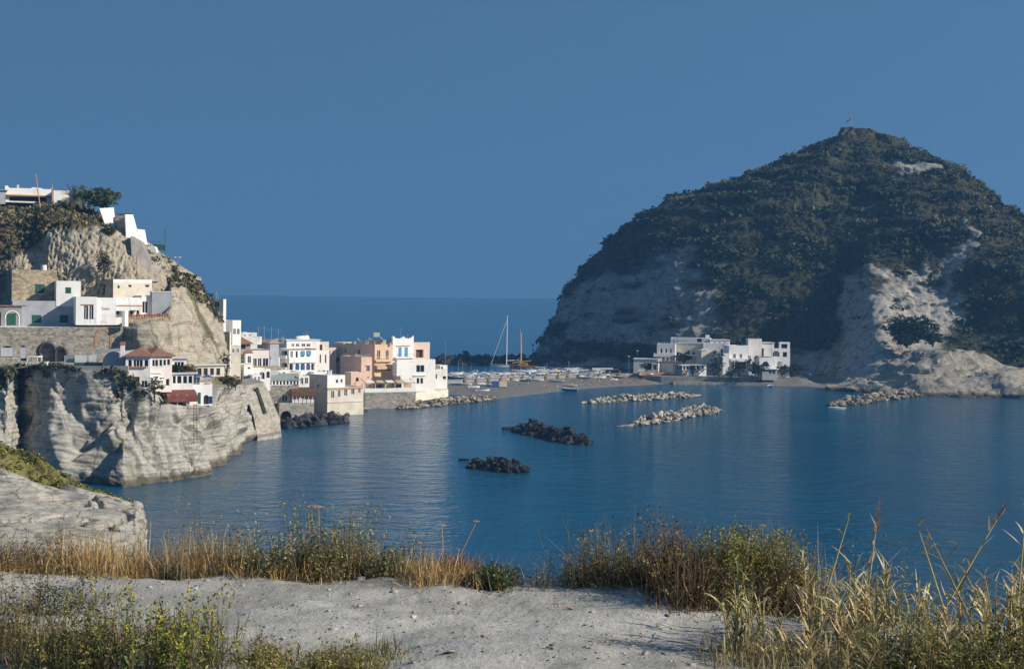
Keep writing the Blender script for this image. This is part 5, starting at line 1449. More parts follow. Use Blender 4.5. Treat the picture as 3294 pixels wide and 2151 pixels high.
for x, y, yb in ((2455, 1240, 1216), (2520, 1242, 1214), (2580, 1243, 1217), (2640, 1246, 1226), (2720, 1252, 1240)):
    s_ = atz(x, y, 0); b_ = atz(x, yb, 2.6 if x < 2600 else 1.0)
    for r_, p_ in zip(rows, (s_ - Vector((0, 3, .7)), s_, s_.lerp(b_, .5), b_ + Vector((3, 14, 1.5)))): r_.append(p_)
o, _ = loft('beach', rows, sand_mat, 60, 24, lambda g: fbm(g / 3.0, 3, 601) * 0.12); tag(o, 'small sand beach at the foot of the spur', kind='structure')

# ------------------------------------------------------------------ houses at the foot of the hill
ZB = 2.0
h = House('crenellated_house', 'shaded grey house with crenellated parapet at the hill foot', None, 2113, 2172, 566, -11, 1106, 1165, 'white', depth=9, zbase=ZB)
for a, b in ((2124, 2131), (2140, 2146), (2155, 2161)): h.win('R', a, 1121, b, 1135, 'glass', bars=0)
h.build(parapet=0.3)
for k in range(6):
    s = h.W * k / 6; m = MB(); m.prism([h.pt('R', s + .1, h.z1 + .003, 0), h.pt('R', s + h.W / 9, h.z1 + .003, 0), h.pt('R', s + h.W / 14, h.z1 + .8, 0)], h.v * .3); m.build('merlon', M['white'], h.root)
h.slab('R', 2104, 1140, 2174, 1147, 2.2, 'white', 'balcony')
for k in range(7):
    s = -1.2 + h.W * 1.05 * k / 7; zb_ = at(2140, 1140, 564).z; m = MB(); m.prism([h.pt('R', s, zb_, 2.1), h.pt('R', s + 1.1, zb_, 2.1), h.pt('R', s + .5, zb_ + .7, 2.1)], h.v * .25); m.build('merlon', M['white'], h.root)
for a in (2126, 2140, 2152): h.slab('R', a, 1147, a + 5, 1162, 2.1, 'white', 'balcony_pier')
h = House('upper_row_house', 'long shaded pale house above the brick fronted one', None, 2157, 2285, 584, -10, 1086, 1140, 'white', depth=9, zbase=ZB)
for a in (2165, 2177): h.win('R', a, 1095, a + 5, 1104, 'glass', bars=0)
for a in (2190, 2202): h.win('R', a, 1096, a + 4, 1099, 'dark', sill=False)
h.win('R', 2242, 1089, 2257, 1100, 'dark', sill=False).build(parapet=0.3)
m = MB(); m.box(at(2270, 1086, 585), (1.6, 0, 0), (0, 1.6, 0), (0, 0, 1.1)); m.build('chimney', M['white'], h.root)
h = House('brick_front_house', 'shaded brownish house with dark windows behind the cafe', None, 2178, 2262, 570, -10, 1102, 1165, 'cream', depth=9, zbase=ZB)
for a, b, y0, y1 in ((2211, 2218, 1127, 1139), (2228, 2236, 1132, 1139), (2248, 2254, 1128, 1140)): h.win('R', a, y0, b, y1, 'dark', sill=False)
h.build(parapet=0.2); h.slab('R', 2178, 1101, 2262, 1105, .15, 'white', 'cornice'); h.slab('R', 2200, 1141, 2258, 1146, 1.2, 'white', 'balcony')
h = House('blue_wall_house', 'long house with pale blue shaded wall in the middle', None, 2262, 2345, 564, -8, 1104, 1165, 'white', depth=9, zbase=ZB)
h.win('R', 2318, 1122, 2325, 1134, 'dark', sill=False).build(parapet=0.2)
h = House('roof_terrace_house', 'white roof terrace house with washing between the hill houses', None, 2285, 2348, 578, 2, 1094, 1120, 'white2', depth=8, zbase=ZB)
for a in (2294, 2310, 2326): h.win('R', a, 1100, a + 9, 1107, 'dark', sill=False)
h.build('slab', 0.3)
h = House('small_ochre_house', 'small ochre house with white edged roof among trees', None, 2256, 2302, 556, 8, 1126, 1170, 'cream', depth=7, zbase=ZB).build(parapet=0.1); h.slab('R', 2256, 1122, 2274, 1126, .3, 'white2', 'roof_edge')
h = House('white_villa', 'tall plain white villa with two windows at the hill foot', 2326, 2345, 2409, 549, 8, 1111, 1222, 'white2', mats={'L': 'white'}, zbase=ZB)
for a, b in ((2358, 2367), (2379, 2387)): h.win('R', a, 1138, b, 1152, 'glass')
h.win('R', 2357, 1166, 2400, 1185, 'dark', sill=False, name='veranda', deep=.9); h.build(parapet=0.3); h.slab('R', 2347, 1152, 2410, 1162, 2.0, 'white2', 'balcony')
g = House('x', '', None, 2325, 2346, 547, 8, 1136, 1222, 'white2', root=h.root, depth=6, zbase=ZB).build(parapet=0.2)
for x in (2358, 2408):
    s = h._s('R', x, 1170); MB().tube([h.pt('R', s, ZB, 1.8), h.pt('R', s, at(2380, 1162, 548).z, 1.8)], .22, 6).build('column', M['white2'], h.root)
h = House('rough_tower', 'rough whitewashed rock tower beside the tall white villa', 2398, 2406, 2450, 556, 4, 1091, 1222, 'white', zbase=ZB, mats={'L': 'grey'}); h.build('slab', .05)
h = House('hillside_block', 'low white hillside block behind the arched house', None, 2436, 2490, 560, 4, 1103, 1150, 'white', depth=8, zbase=ZB).win('R', 2442, 1120, 2458, 1146, 'dark', sill=False, name='loggia', deep=1.2).build('slab', .4)
h = House('arched_house', 'white arched house with octagonal opening and curved terraces', 2480, 2482, 2541, 545, 2, 1120, 1222, 'white2', zbase=ZB)
h.win('R', 2485, 1128, 2508, 1147, 'glass', arch=True, bars=3, sill=False).win('R', 2500, 1161, 2517, 1184, 'dark', arch=True, name='archway', sill=False, deep=1.2).win('R', 2518, 1132, 2532, 1148, 'dark', sill=False, deep=.8)
h.build(parapet=0.3)
g = House('x', '', None, 2508, 2541, 546, 2, 1100, 1122, 'white2', root=h.root, depth=2.0)
g.win('R', 2513, 1106, 2533, 1121, 'dark', sill=False, name='octagon_opening', deep=.6); g.build(parapet=.05)
g = House('x', '', None, 2442, 2492, 541, 3, 1149, 1222, 'white2', root=h.root, depth=9, zbase=ZB).win('R', 2452, 1162, 2474, 1184, 'dark', arch=True, name='archway', sill=False, deep=1.2).build(parapet=.5)
h = House('bar_pavilion', 'pale blue bar pavilion under a broad white roof', None, 2452, 2500, 535, 4, 1187, 1216, 'bluegrey', depth=6, zbase=ZB, roofmat='white2')
h.win('R', 2472, 1192, 2482, 1204, 'glass').win('R', 2484, 1192, 2494, 1204, 'glass').build('hip', .7, 1.0)
h = House('harbour_shed', 'long flat roofed shed in the shade beside the marina', None, 2038, 2118, 560, -10, 1155, 1192, 'white', depth=8, zbase=ZB)
h.win('R', 2082, 1168, 2096, 1190, 'dark', sill=False).win('R', 2100, 1172, 2112, 1190, 'glass', sill=False).build('slab', .3)
h = House('beach_cafe', 'beach cafe with glazed corner room and white window frames', 2174, 2195, 2272, 544, 18, 1176, 1208, 'white2', mats={'L': 'bluegrey'}, zbase=ZB + .75)  # left wall blue grey instead of white, shade painted into it
for a, b in ((2197, 2205), (2207, 2215), (2218, 2226), (2241, 2250), (2257, 2264)): h.win('R', a, 1178, b, 1188, 'glass', bars=0, sill=False)
h.win('L', 2176, 1180, 2184, 1188, 'glass', bars=0, sill=False).win('L', 2186, 1180, 2193, 1188, 'glass', bars=0, sill=False)
h.build('slab', .5); h.slab('R', 2195, 1190, 2212, 1209, .1, 'stone', 'pier')
t = empty('pergola', at(2140, 1190, 552)); tag(t, 'dark flat pergola between harbour shed and beach cafe', 'pergola')
box_px(MB(), 2112, 1165, 2196, 1168, 548, 8).build('roof', M['wood'], t)
for x in (2114, 2140, 2166, 2192): MB().tube([at(x, 1210, 548.2), at(x, 1168, 548.2)], .1, 5).build('post', M['wood'], t)
o = box_px(MB(), 2055, 1197, 2160, 1206, 547, .5).build('parapet', M['brick']); tag(o, 'low reddish parapet wall in front of the pergola', 'wall')
t = empty('gate_pier', at(2062, 1205, 546.5)); tag(t, 'white capped gate pier at the end of the promenade', 'pillar')
box_px(MB(), 2057, 1193, 2067, 1207, 546, 1.0).build('shaft', M['cream'], t); box_px(MB(), 2053, 1190, 2071, 1193, 545.8, 1.6).build('cap', M['white2'], t)
for lab, x, y0, y1, Y in (('slender pale lamp post beside the harbour shed', 2023, 1205, 1146, 545), ('lamp post with a small flat head among the hill houses', 2051, 1160, 1129, 575)):
    t = empty('lamp_post', at(x, y0, Y)); tag(t, lab, 'street lamp')
    MB().tube([at(x, y0 + 5, Y), at(x, y1, Y)], .07, 5).build('post', M['metal'], t); box_px(MB(), x - 4, y1 - 1.5, x + 4, y1, Y, .4).build('lamp_head', M['white2'], t)


# ------------------------------------------------------------------ boulders
def boulder_mesh(seed, k=2):
    """an angular block: hull of a few random points"""
    r = np.random.default_rng(seed)
    p = r.uniform(-1, 1, (15, 3)); p /= np.maximum(np.linalg.norm(p, axis=1, keepdims=True), .75)
    p *= np.array([r.uniform(.95, 1.35), r.uniform(.8, 1.1), r.uniform(.65, .95)])
    bm = bmesh.new()
    for q in p: bm.verts.new(tuple(q))
    bmesh.ops.convex_hull(bm, input=bm.verts)
    for v in [v for v in bm.verts if not v.link_faces]: bm.verts.remove(v)
    bmesh.ops.bevel(bm, geom=bm.edges[:], offset=.05, segments=1, affect='EDGES')
    me = bpy.data.meshes.new('boulder'); bm.to_mesh(me); bm.free()
    return me


def boulder_mat(name, c1, c2, c3):
    m, ns, ls, b = new_mat(name)
    b.inputs['Roughness'].default_value = 0.9; b.inputs['Specular IOR Level'].default_value = 0.2
    tc = nd(ns, 'ShaderNodeTexCoord'); oi = nd(ns, 'ShaderNodeObjectInfo')
    nz = nd(ns, 'ShaderNodeTexNoise', Scale=2.2, Detail=6.0, Roughness=0.7); ls.new(tc.outputs['Object'], nz.inputs['Vector'])
    ad = nd(ns, 'ShaderNodeMath', operation='MULTIPLY_ADD'); ad.inputs[1].default_value = 0.55; ls.new(oi.outputs['Random'], ad.inputs[0])
    su = nd(ns, 'ShaderNodeMath', operation='MULTIPLY'); su.inputs[1].default_value = 0.6; ls.new(nz.outputs[0], su.inputs[0]); ls.new(su.outputs[0], ad.inputs[2])
    rp = ramp(ns, [(0.2, c1), (0.5, c2), (0.85, c3)]); ls.new(ad.outputs[0], rp.inputs[0]); ls.new(rp.outputs[0], b.inputs['Base Color'])
    ge = nd(ns, 'ShaderNodeNewGeometry'); sx = nd(ns, 'ShaderNodeSeparateXYZ'); ls.new(ge.outputs['Position'], sx.inputs[0])
    rz_ = ramp(ns, [(0.12, (0.30, 0.28, 0.24)), (0.42, (1, 1, 1))]); ls.new(sx.outputs[2], rz_.inputs[0])       # weed and wet stone at the water line
    mw_ = nd(ns, 'ShaderNodeMix', data_type='RGBA', blend_type='MULTIPLY'); mw_.inputs[0].default_value = 1; ls.new(rp.outputs[0], mw_.inputs[6]); ls.new(rz_.outputs[0], mw_.inputs[7]); ls.new(mw_.outputs[2], b.inputs['Base Color'])
    bp = nd(ns, 'ShaderNodeBump', Strength=0.6, Distance=0.15); ls.new(nz.outputs[0], bp.inputs['Height']); ls.new(bp.outputs[0], b.inputs['Normal'])
    return m


pale_b = boulder_mat('pale_limestone_boulder', (0.13, 0.115, 0.085), (0.34, 0.305, 0.24), (0.56, 0.52, 0.44))
dark_b = boulder_mat('black_lava_boulder', (0.012, 0.012, 0.015), (0.026, 0.025, 0.027), (0.07, 0.064, 0.06))
brown_b = boulder_mat('weathered_boulder', (0.10, 0.085, 0.06), (0.24, 0.20, 0.15), (0.42, 0.37, 0.29))
BM = {}
for key, mt in (('pale', pale_b), ('dark', dark_b), ('brown', brown_b)):
    BM[key] = []
    for k in range(9):
        me = boulder_mesh(900 + k); me.materials.append(mt); BM[key].append(me)


def rock_mound(name, label, cat, key, a, b, width, height, n, size, seed, taper=0.25):
    """a ridge of boulders from a to b (points on the water)"""
    r = np.random.default_rng(seed)
    t = empty(name, (a + b) / 2); tag(t, label, cat)
    d = (b - a); L = d.length; d.normalize(); s = Vector((-d.y, d.x, 0))
    for k in range(n):
        f_ = r.uniform(0, 1); env = min(1, min(f_, 1 - f_) / taper + 0.25)
        w_ = r.uniform(-1, 1); hgt = max(0, (1 - abs(w_) ** 1.5)) * height * env
        sz = size * float(np.clip(r.lognormal(0.05, .38), .45, 2.2)) * (0.75 + .25 * env)
        zc = r.uniform(0.55, 1.0) * hgt - sz * .35 if r.random() < .75 else r.uniform(-.1, .5) * hgt
        p = a + d * (L * f_) + s * (w_ * width / 2 * env)
        o = bpy.data.objects.new('boulder', BM[key][int(r.integers(9))]); COL.objects.link(o)
        o.location = (p.x, p.y, zc); o.scale = (sz, sz, sz); o.rotation_euler = (r.uniform(-.5, .5), r.uniform(-.5, .5), r.uniform(0, 6.28))
        set_parent(o, t)
    # the pile under the boulders
    m = MB()
    k0, k1 = a + d * L * .05, b - d * L * .05
    hh = height * .45
    m.hexa([k0 - s * width * .33 + Vector((0, 0, -1)), k1 - s * width * .33 + Vector((0, 0, -1)), k1 + s * width * .33 + Vector((0, 0, -1)), k0 + s * width * .33 + Vector((0, 0, -1)), k0 - s * width * .1 + Vector((0, 0, hh * .6)), k1 - s * width * .1 + Vector((0, 0, hh * .6)), k1 + s * width * .1 + Vector((0, 0, hh * .6)), k0 + s * width * .1 + Vector((0, 0, hh * .6))])
    m.build('core', {'pale': pale_b, 'dark': dark_b, 'brown': brown_b}[key], t)
    return t


rock_mound('breakwater', 'pale boulder breakwater nearest the beach', 'breakwater', 'pale', atz(1876, 1298, 0), atz(2256, 1274, 0), 7.5, 2.4, 298, .58, 1)
rock_mound('breakwater', 'pale boulder breakwater in front of the one by the beach', 'breakwater', 'pale', atz(2035, 1370, 0), atz(2312, 1318, 0), 8.5, 2.7, 298, .60, 2)
rock_mound('breakwater', 'long black lava rock reef in the middle of the bay', 'rock reef', 'dark', atz(1668, 1378, 0), atz(1886, 1432, 0), 9, 2.9, 260, .70, 3)
rock_mound('breakwater', 'short black lava rock reef nearest the viewer', 'rock reef', 'dark', atz(1514, 1498, 0), atz(1690, 1520, 0), 7, 2.4, 220, .50, 4)
rock_mound('breakwater', 'mottled boulder breakwater below the pale rock shelf', 'breakwater', 'brown', atz(2672, 1306, 0), atz(2985, 1264, 0), 10, 2.8, 295, .72, 5)
rock_mound('groyne', 'boulder groyne from the mansion sea wall to beach', 'groyne', 'brown', atz(1280, 1316, 0), atz(1590, 1284, 0), 6, 2.1, 270, .62, 6, .12)
rock_mound('rock_armour', 'dark boulders piled at the foot of the boathouse', 'rock pile', 'dark', atz(915, 1378, 0), atz(1098, 1352, 0), 9, 3.2, 150, .95, 7)
rock_mound('rock_armour', 'brown boulders at the foot of the waterfront house', 'rock pile', 'brown', atz(1068, 1340, 0), atz(1176, 1318, 0), 4, 1.5, 60, .7, 8)
for lab, x, y, sz, key in (('single black rock left of the long lava reef', 1640, 1380, 1.5, 'dark'), ('tiny black rock left of the short lava reef', 1491, 1480, .8, 'dark'), ('pale rock off the left tip of second breakwater', 1992, 1373, .8, 'pale'), ('larger pale rock at the tip of second breakwater', 2016, 1372, 1.2, 'pale')):
    p = atz(x, y, 0); o = bpy.data.objects.new('sea_rock', BM[key][3]); COL.objects.link(o); o.location = (p.x, p.y, .1); o.scale = (sz * 1.3, sz, sz * .8); tag(o, lab, 'rock')

# far harbour mole
rock_mound('harbour_mole', 'long dark boulder mole behind the marina', 'breakwater', 'dark', atz(1395, 1172, 0), atz(1765, 1174, 0), 14, 5.6, 295, 1.3, 11, .03)

# ------------------------------------------------------------------ boats
BC = {'white': M['frame'], 'blue': surf('blue_boat_paint', (0.03, 0.13, 0.30), None, rough=.4), 'navyhull': surf('navy_boat_paint', (0.02, 0.035, 0.07), None, rough=.4), 'green': surf('green_boat_paint', (0.03, 0.12, 0.08), None, rough=.4),
      'wood': surf('varnished_boat_wood', (0.22, 0.11, 0.04), (0.32, 0.17, 0.07), 2.0, rough=.5), 'yellow': surf('yellow_boat_paint', (0.55, 0.34, 0.04), None, rough=.5), 'teal': surf('pale_blue_paint', (0.35, 0.50, 0.58), None, rough=.5),
      'canvas': M['navy'], 'inner': surf('boat_inside', (0.70, 0.69, 0.66), None), 'chrome': M['metal']}


def hull_mesh(L, B, H, sheer=.25, n=9, fine=.22):
    """open hull: sections along the length, z from -0.25H to H; x forward"""
    V, Fc = [], []
    m_ = 7
    for i in range(n + 1):
        t = i / n
        w = B / 2 * (1 - max(0, (t - .45) / .55) ** 2.2) * (0.86 + .14 * min(1, t / .3))
        w = max(w, 0.02)
        top = H * (1 + sheer * max(0, (t - .3) / .7) ** 2)
        x = -L / 2 + L * t
        for k in range(m_):
            a = (k / (m_ - 1) - .5) * 2
            y = w * (np.sign(a) * abs(a) ** fine)
            z = -.3 * H + (top + .3 * H) * abs(a) ** 1.6
            V.append((x + (.10 * L * max(0, t - .8) * (abs(a) ** 2)), y, z))
    for i in range(n):
        for k in range(m_ - 1):
            p = i * m_ + k; Fc.append((p, p + 1, p + m_ + 1, p + m_))
    Fc.append(tuple(range(m_)))      # transom
    return V, Fc


def boat(name, label, cat, p, L, rz, hull='white', cabin=None, cover=None, mast=0, B=None, H=None, group=None, stripe=None, deck=True, boom=False, console=False):
    B = B or L * .34; H = H or L * .13
    t = empty(name, p, rz); tag(t, label, cat, group)
    T = Matrix.Translation(p) @ Matrix.Rotation(rz, 4, 'Z')
    def put(nm, V, Fc, mat, par=None, smooth=False):
        me = bpy.data.meshes.new(nm); me.from_pydata([tuple(T @ Vector(v)) for v in V], [], Fc); me.update()
        if smooth: me.polygons.foreach_set('use_smooth', np.ones(len(me.polygons), bool))
        return link(nm, me, mat, par or t)
    V, Fc = hull_mesh(L, B, H)
    put('hull', V, Fc, BC[hull], smooth=True)
    m = MB()
    n, m_ = 9, 7
    def rim(i, side, dz, inset): q = Vector(V[i * m_ + (0 if side < 0 else m_ - 1)]); q.y *= inset; q.z += dz; return q
    if deck:     # sole or deck
        zz = -.35 * H if not cabin else -.12 * H
        put('deck', [rim(i, s, zz, .93) for i in range(n + 1) for s in (-1, 1)], [(2 * i, 2 * i + 1, 2 * i + 3, 2 * i + 2) for i in range(n)], BC['inner'])
    tm = MB()
    for s in (-1, 1): tm.tube([T @ rim(i, s, 0, 1.0) for i in range(n + 1)], .04 * B * .5 + .03, 4)
    o = tm.build('gunwale', BC[stripe or ('wood' if L > 6.2 else 'white')], t)
    if not cabin and not cover and not console:
        for f_ in (-.2, .12):
            tb = MB(); tb.box(T @ Vector((L * f_, -B * .42, H * .62)), T.to_3x3() @ Vector((L * .05, 0, 0)), T.to_3x3() @ Vector((0, B * .84, 0)), (0, 0, .05)); tb.build('thwart', BC['wood'], t)
    if console:
        tb = MB(); tb.box(T @ Vector((-L * .02, -B * .16, H * .5)), T.to_3x3() @ Vector((L * .1, 0, 0)), T.to_3x3() @ Vector((0, B * .32, 0)), (0, 0, H * .95)); tb.build('console', BC['white'], t)
    if cabin:
        x0, x1, hc = -L * .08, L * .24, H * 1.05
        pr = [(x0, 0), (x1 + L * .06, 0), (x1, hc * .75), (x1 - L * .06, hc), (x0, hc)]
        tb = MB(); tb.prism([T @ Vector((x, -B * .3, H * .88 + z)) for x, z in pr], T.to_3x3() @ Vector((0, B * .6, 0))); cb = tb.build('cabin', BC[cabin], t)
        tb = MB(); tb.prism([T @ Vector((x0 + (x - x0) * .8 + L * .02, -B * .305, H * .88 + hc * .38 + z * .42)) for x, z in pr], T.to_3x3() @ Vector((0, B * .61, 0))); tb.build('window', M['glass'], cb)
    if cover:
        tb = MB(); V2 = [T @ Vector((x, y, z)) for x, y, z in ((-L * .45, -B * .42, H), (L * .1, -B * .45, H * 1.02), (L * .1, B * .45, H * 1.02), (-L * .45, B * .42, H), (-L * .4, 0, H * 1.7), (L * .06, 0, H * 1.9))]
        for q in ((0, 1, 5, 4), (3, 2, 5, 4), (1, 2, 5), (0, 3, 4)): tb.poly([V2[i] for i in q])
        tb.build('cover', BC[cover] if cover in BC else M[cover], t)
    if mast:
        MB().tube([T @ Vector((L * .08, 0, H * .4)), T @ Vector((L * .08, 0, mast))], [L * .009 + .02, L * .006 + .015], 6).build('mast', BC['chrome'], t)
        if boom: MB().tube([T @ Vector((L * .08, 0, H * 1.9)), T @ Vector((-L * .38, 0, H * 1.8))], .09, 5).build('boom', BC['white'], t)
    return t


# moored marina boats: (px, py, length, heading, kind)
KINDS = {
    'open white': dict(hull='white', lab='open white boat', cat='boat'),
    'open blue': dict(hull='blue', lab='open blue boat', cat='boat'),
    'cabin': dict(hull='white', cabin='white', lab='white cabin boat', cat='boat'),
    'wood': dict(hull='wood', lab='varnished wooden boat', cat='boat'),
    'cover': dict(hull='white', cover='navy', lab='blue covered boat', cat='boat'),
    'console': dict(hull='white', console=True, lab='white console boat', cat='boat'),
    'navy': dict(hull='navyhull', cabin='white', lab='dark hulled boat', cat='boat'),
}
kl = list(KINDS)
r = np.random.default_rng(42)
spots = []
for row, (y0, x0, x1, n) in enumerate(((1217, 1448, 1700, 11), (1211, 1446, 1900, 21), (1205, 1452, 1930, 23), (1199, 1650, 1960, 15), (1193, 1705, 1900, 9), (1188, 1730, 1860, 5))):
    for k in range(n):
        x = x0 + (x1 - x0) * (k + .5 * (row % 2) + r.uniform(-.15, .15)) / n
        yy = y0 - (x - 1450) * .008 + r.uniform(-1.2, 1.2)
        spots.append((row, x, yy, r.uniform(4.4, 6.6), r.uniform(-.5, .5) + (math.pi if r.random() < .5 else 0), kl[int(r.choice(7, p=[.30, .14, .16, .08, .10, .14, .08]))]))
seen = {}
for row, x, y, L, rz, kd in sorted(spots, key=lambda q: (q[0], q[1])):
    K = dict(KINDS[kd]); lab, cat = K.pop('lab'), K.pop('cat')
    seen[(row, kd)] = seen.get((row, kd), -1) + 1
    lab = ORD[seen[(row, kd)]] + ' ' + lab + ' from the left in the ' + ORD[row] + ' marina row behind promenade'
    boat('moored_boat', lab, cat, atz(x, y, 0.05), L, rz, group=kd + ' boats in the marina', mast=(L * .9 if r.random() < .18 else 0), **K)
# larger boats one can tell apart
ya = boat('sailing_yacht', 'large white sailing yacht with tall mast moored in harbour', 'sailing yacht', atz(1614, 1183, 0), 10.5, math.pi, hull='white', cabin=None, mast=0, B=3.0, H=1.5)
p = atz(1614, 1183, 0)
yl = 22.0
YT = Matrix.Translation(p)
mb = at(1629, 1181, p.y); mt_ = at(1632, 1015, p.y); bow = at(1580, 1170, p.y)
MB().tube([mb + Vector((0, 0, .6)), mt_], [.24, .15], 8).build('mast', M['white2'], ya)
MB().tube([bow, mt_ - Vector((0, 0, 1.5))], .09, 5).build('furled_jib', M['white2'], ya)
MB().tube([at(1604, 1160, p.y), at(1626, 1050, p.y)], .03, 4).build('stay', M['metal'], ya)
MB().tube([at(1630, 1160, p.y), at(1668, 1158, p.y)], .22, 6).build('furled_mainsail', M['white2'], ya)
ya2 = boat('wooden_ketch', 'ochre wooden two masted sailing boat behind the marina', 'sailing boat', atz(1690, 1184, 0), 13, math.pi + .1, hull='wood', cabin='yellow', B=3.4, H=1.2)
p2 = atz(1688, 1184, 0)
MB().tube([at(1675, 1180, p2.y), at(1673, 1053, p2.y)], [.18, .12], 6).build('mast', M['beam'], ya2)
MB().tube([at(1678, 1180, p2.y + 1.5), at(1677, 1070, p2.y + 1.5)], [.15, .1], 6).build('mast', M['white2'], ya2)
MB().tube([at(1648, 1167, p2.y), at(1708, 1160, p2.y)], .24, 6).build('furled_sail', BC['yellow'], ya2)
MB().prism([at(1668, 1165, p2.y - .2), at(1682, 1163, p2.y - .2), at(1676, 1150, p2.y - .2)], (0, .3, 0)).build('sail_bag', BC['yellow'], ya2)
my = boat('motor_yacht', 'grey white motor yacht in front of the dark mole', 'motor yacht', atz(1512, 1169, 0), 13, math.pi, hull='teal', cabin='white', B=3.6, H=1.7)
p3 = atz(1516, 1169, 0)
m = MB(); m.prism([at(1503, 1160, p3.y - 1), at(1550, 1159, p3.y - 1), at(1549, 1152, p3.y - 1), at(1520, 1150, p3.y - 1)], (0, 2, 0)); m.build('superstructure', BC['teal'], my)
m = MB(); m.prism([at(1522, 1150, p3.y - .8), at(1542, 1150, p3.y - .8), at(1540, 1142, p3.y - .8), at(1528, 1141, p3.y - .8)], (0, 1.6, 0)); m.build('flybridge', BC['white'], my)
MB().tube([at(1532, 1142, p3.y), at(1532, 1131, p3.y)], .08, 5).build('radar_mast', BC['white'], my)
boat('dark_launch', 'long dark launch beside the white sailing yacht', 'boat', atz(1565, 1174, 0), 7, math.pi, hull='navyhull', cabin='navyhull', H=.9)
for k, (x, y, L, lab) in enumerate(((1775, 1176, 9, 'pale fishing boat moored under the hill cliff'), (1812, 1178, 8, 'second pale fishing boat under the cliff right of first'), (1856, 1177, 8.5, 'pale blue boat with deckhouse right of the crane'), (1905, 1180, 9, 'grey boat in the shade beside the hill foot'), (1950, 1180, 9, 'long grey barge in the shade by the harbour shed'), (1745, 1172, 6, 'narrow pale skiff close to the hill point'))):
    boat('fishing_boat', lab, 'fishing boat', atz(x, y, 0), L, math.pi * (k % 2) + .2, hull='teal' if k != 3 else 'navyhull', cabin='teal' if k in (0, 2, 3) else None, H=1.1)
t = empty('harbour_crane', atz(1820, 1176, 1.5)); tag(t, 'pale harbour crane with long slanting jib under the cliff', 'crane')
Yc = atz(1820, 1176, 0).y
MB().tube([at(1820, 1160, Yc), at(1859, 1134, Yc)], [.35, .18], 6).build('jib', BC['teal'], t); box_px(MB(), 1813, 1152, 1827, 1176, Yc, 2.5).build('cab', BC['teal'], t)
MB().tube([at(1857, 1135, Yc), at(1857, 1145, Yc)], .05, 4).build('hook_cable', M['darkmetal'], t)
t = boat('passenger_boat', 'long white roofed passenger boat at the right of marina', 'boat', atz(1948, 1196, 0), 12, math.pi, hull='navyhull', B=3.0, H=1.1)
p4 = atz(1948, 1196, 0); box_px(MB(), 1905, 1184, 1972, 1190, p4.y - 1.2, 2.4).build('cabin_roof', M['white2'], t)
for x in (1908, 1925, 1942, 1968): MB().tube([at(x, 1196, p4.y - 1), at(x, 1190, p4.y - 1)], .05, 4).build('roof_post', BC['white'], t)
t = empty('navigation_light', at(1714, 1125, 700)); tag(t, 'small navigation light on a post at the mole end', 'beacon')
MB().tube([at(1714, 1140, 700), at(1715, 1100, 700)], .12, 5).build('post', M['metal'], t); box_px(MB(), 1711, 1107, 1718, 1112, 699.5, .9).build('lamp', M['redpaint'], t); box_px(MB(), 1711, 1123, 1717, 1128, 699.5, .9).build('board', M['white2'], t)
# small motorboat by the right breakwater, moored boats by the beach
t = boat('motorboat', 'small white motorboat with windscreen off the right breakwater', 'motorboat', atz(2694, 1318, 0), 5.2, math.pi, hull='white', cabin=None, console=True)
boat('motorboat', 'white and blue boat anchored at the small right beach', 'boat', atz(2479, 1243, 0), 3.6, 1.2, hull='blue', cover=None, stripe='white', B=2.0)
boat('rowing_boat', 'blue and white rowing boat pulled in at the beach edge', 'boat', atz(1832, 1256, 0.05), 5.6, math.pi - .25, hull='blue', stripe='white')
def beached(x, y):
    s_ = np.interp(x, [p[0] for p in SH], [p[1] for p in SH]); b_ = np.interp(x, [p[0] for p in BK], [p[1] for p in BK])
    z = 2.0 * (s_ - y) / (s_ - b_); return atz(x, y, max(z, .1) + .15)
for lab, x, y, L, rz, kw in (('white dinghy with blue stripe on the left of the beach', 1552, 1257, 4.6, .1, dict(hull='white', stripe='blue')), ('white boat lying beside the tent on the beach', 1557, 1241, 4.8, -.15, dict(hull='white', cover='white2')),
                             ('cream rowing boat in front of the sea wall on sand', 1524, 1247, 4.0, .2, dict(hull='white')), ('long white boat stored on the promenade edge', 1533, 1222, 5.5, 0, dict(hull='white')),
                             ('white boat drawn up under the promenade wall', 1794, 1228, 5.4, -.5, dict(hull='white')), ('white boat under yellow cover at the beach edge', 1838, 1243, 4.6, -.4, dict(hull='white', cover='yellow')),
                             ('green boat upturned on the right part of beach', 2124, 1221, 3.8, .1, dict(hull='green')), ('dark blue boat at the end of the stone quay', 2172, 1226, 4.0, .3, dict(hull='navyhull')), ('grey upturned dinghy on the middle of beach', 1975, 1222, 3.0, .2, dict(hull='white', cover='beige'))):
    boat('beached_boat', lab, 'boat', beached(x, y), L, rz, **kw)
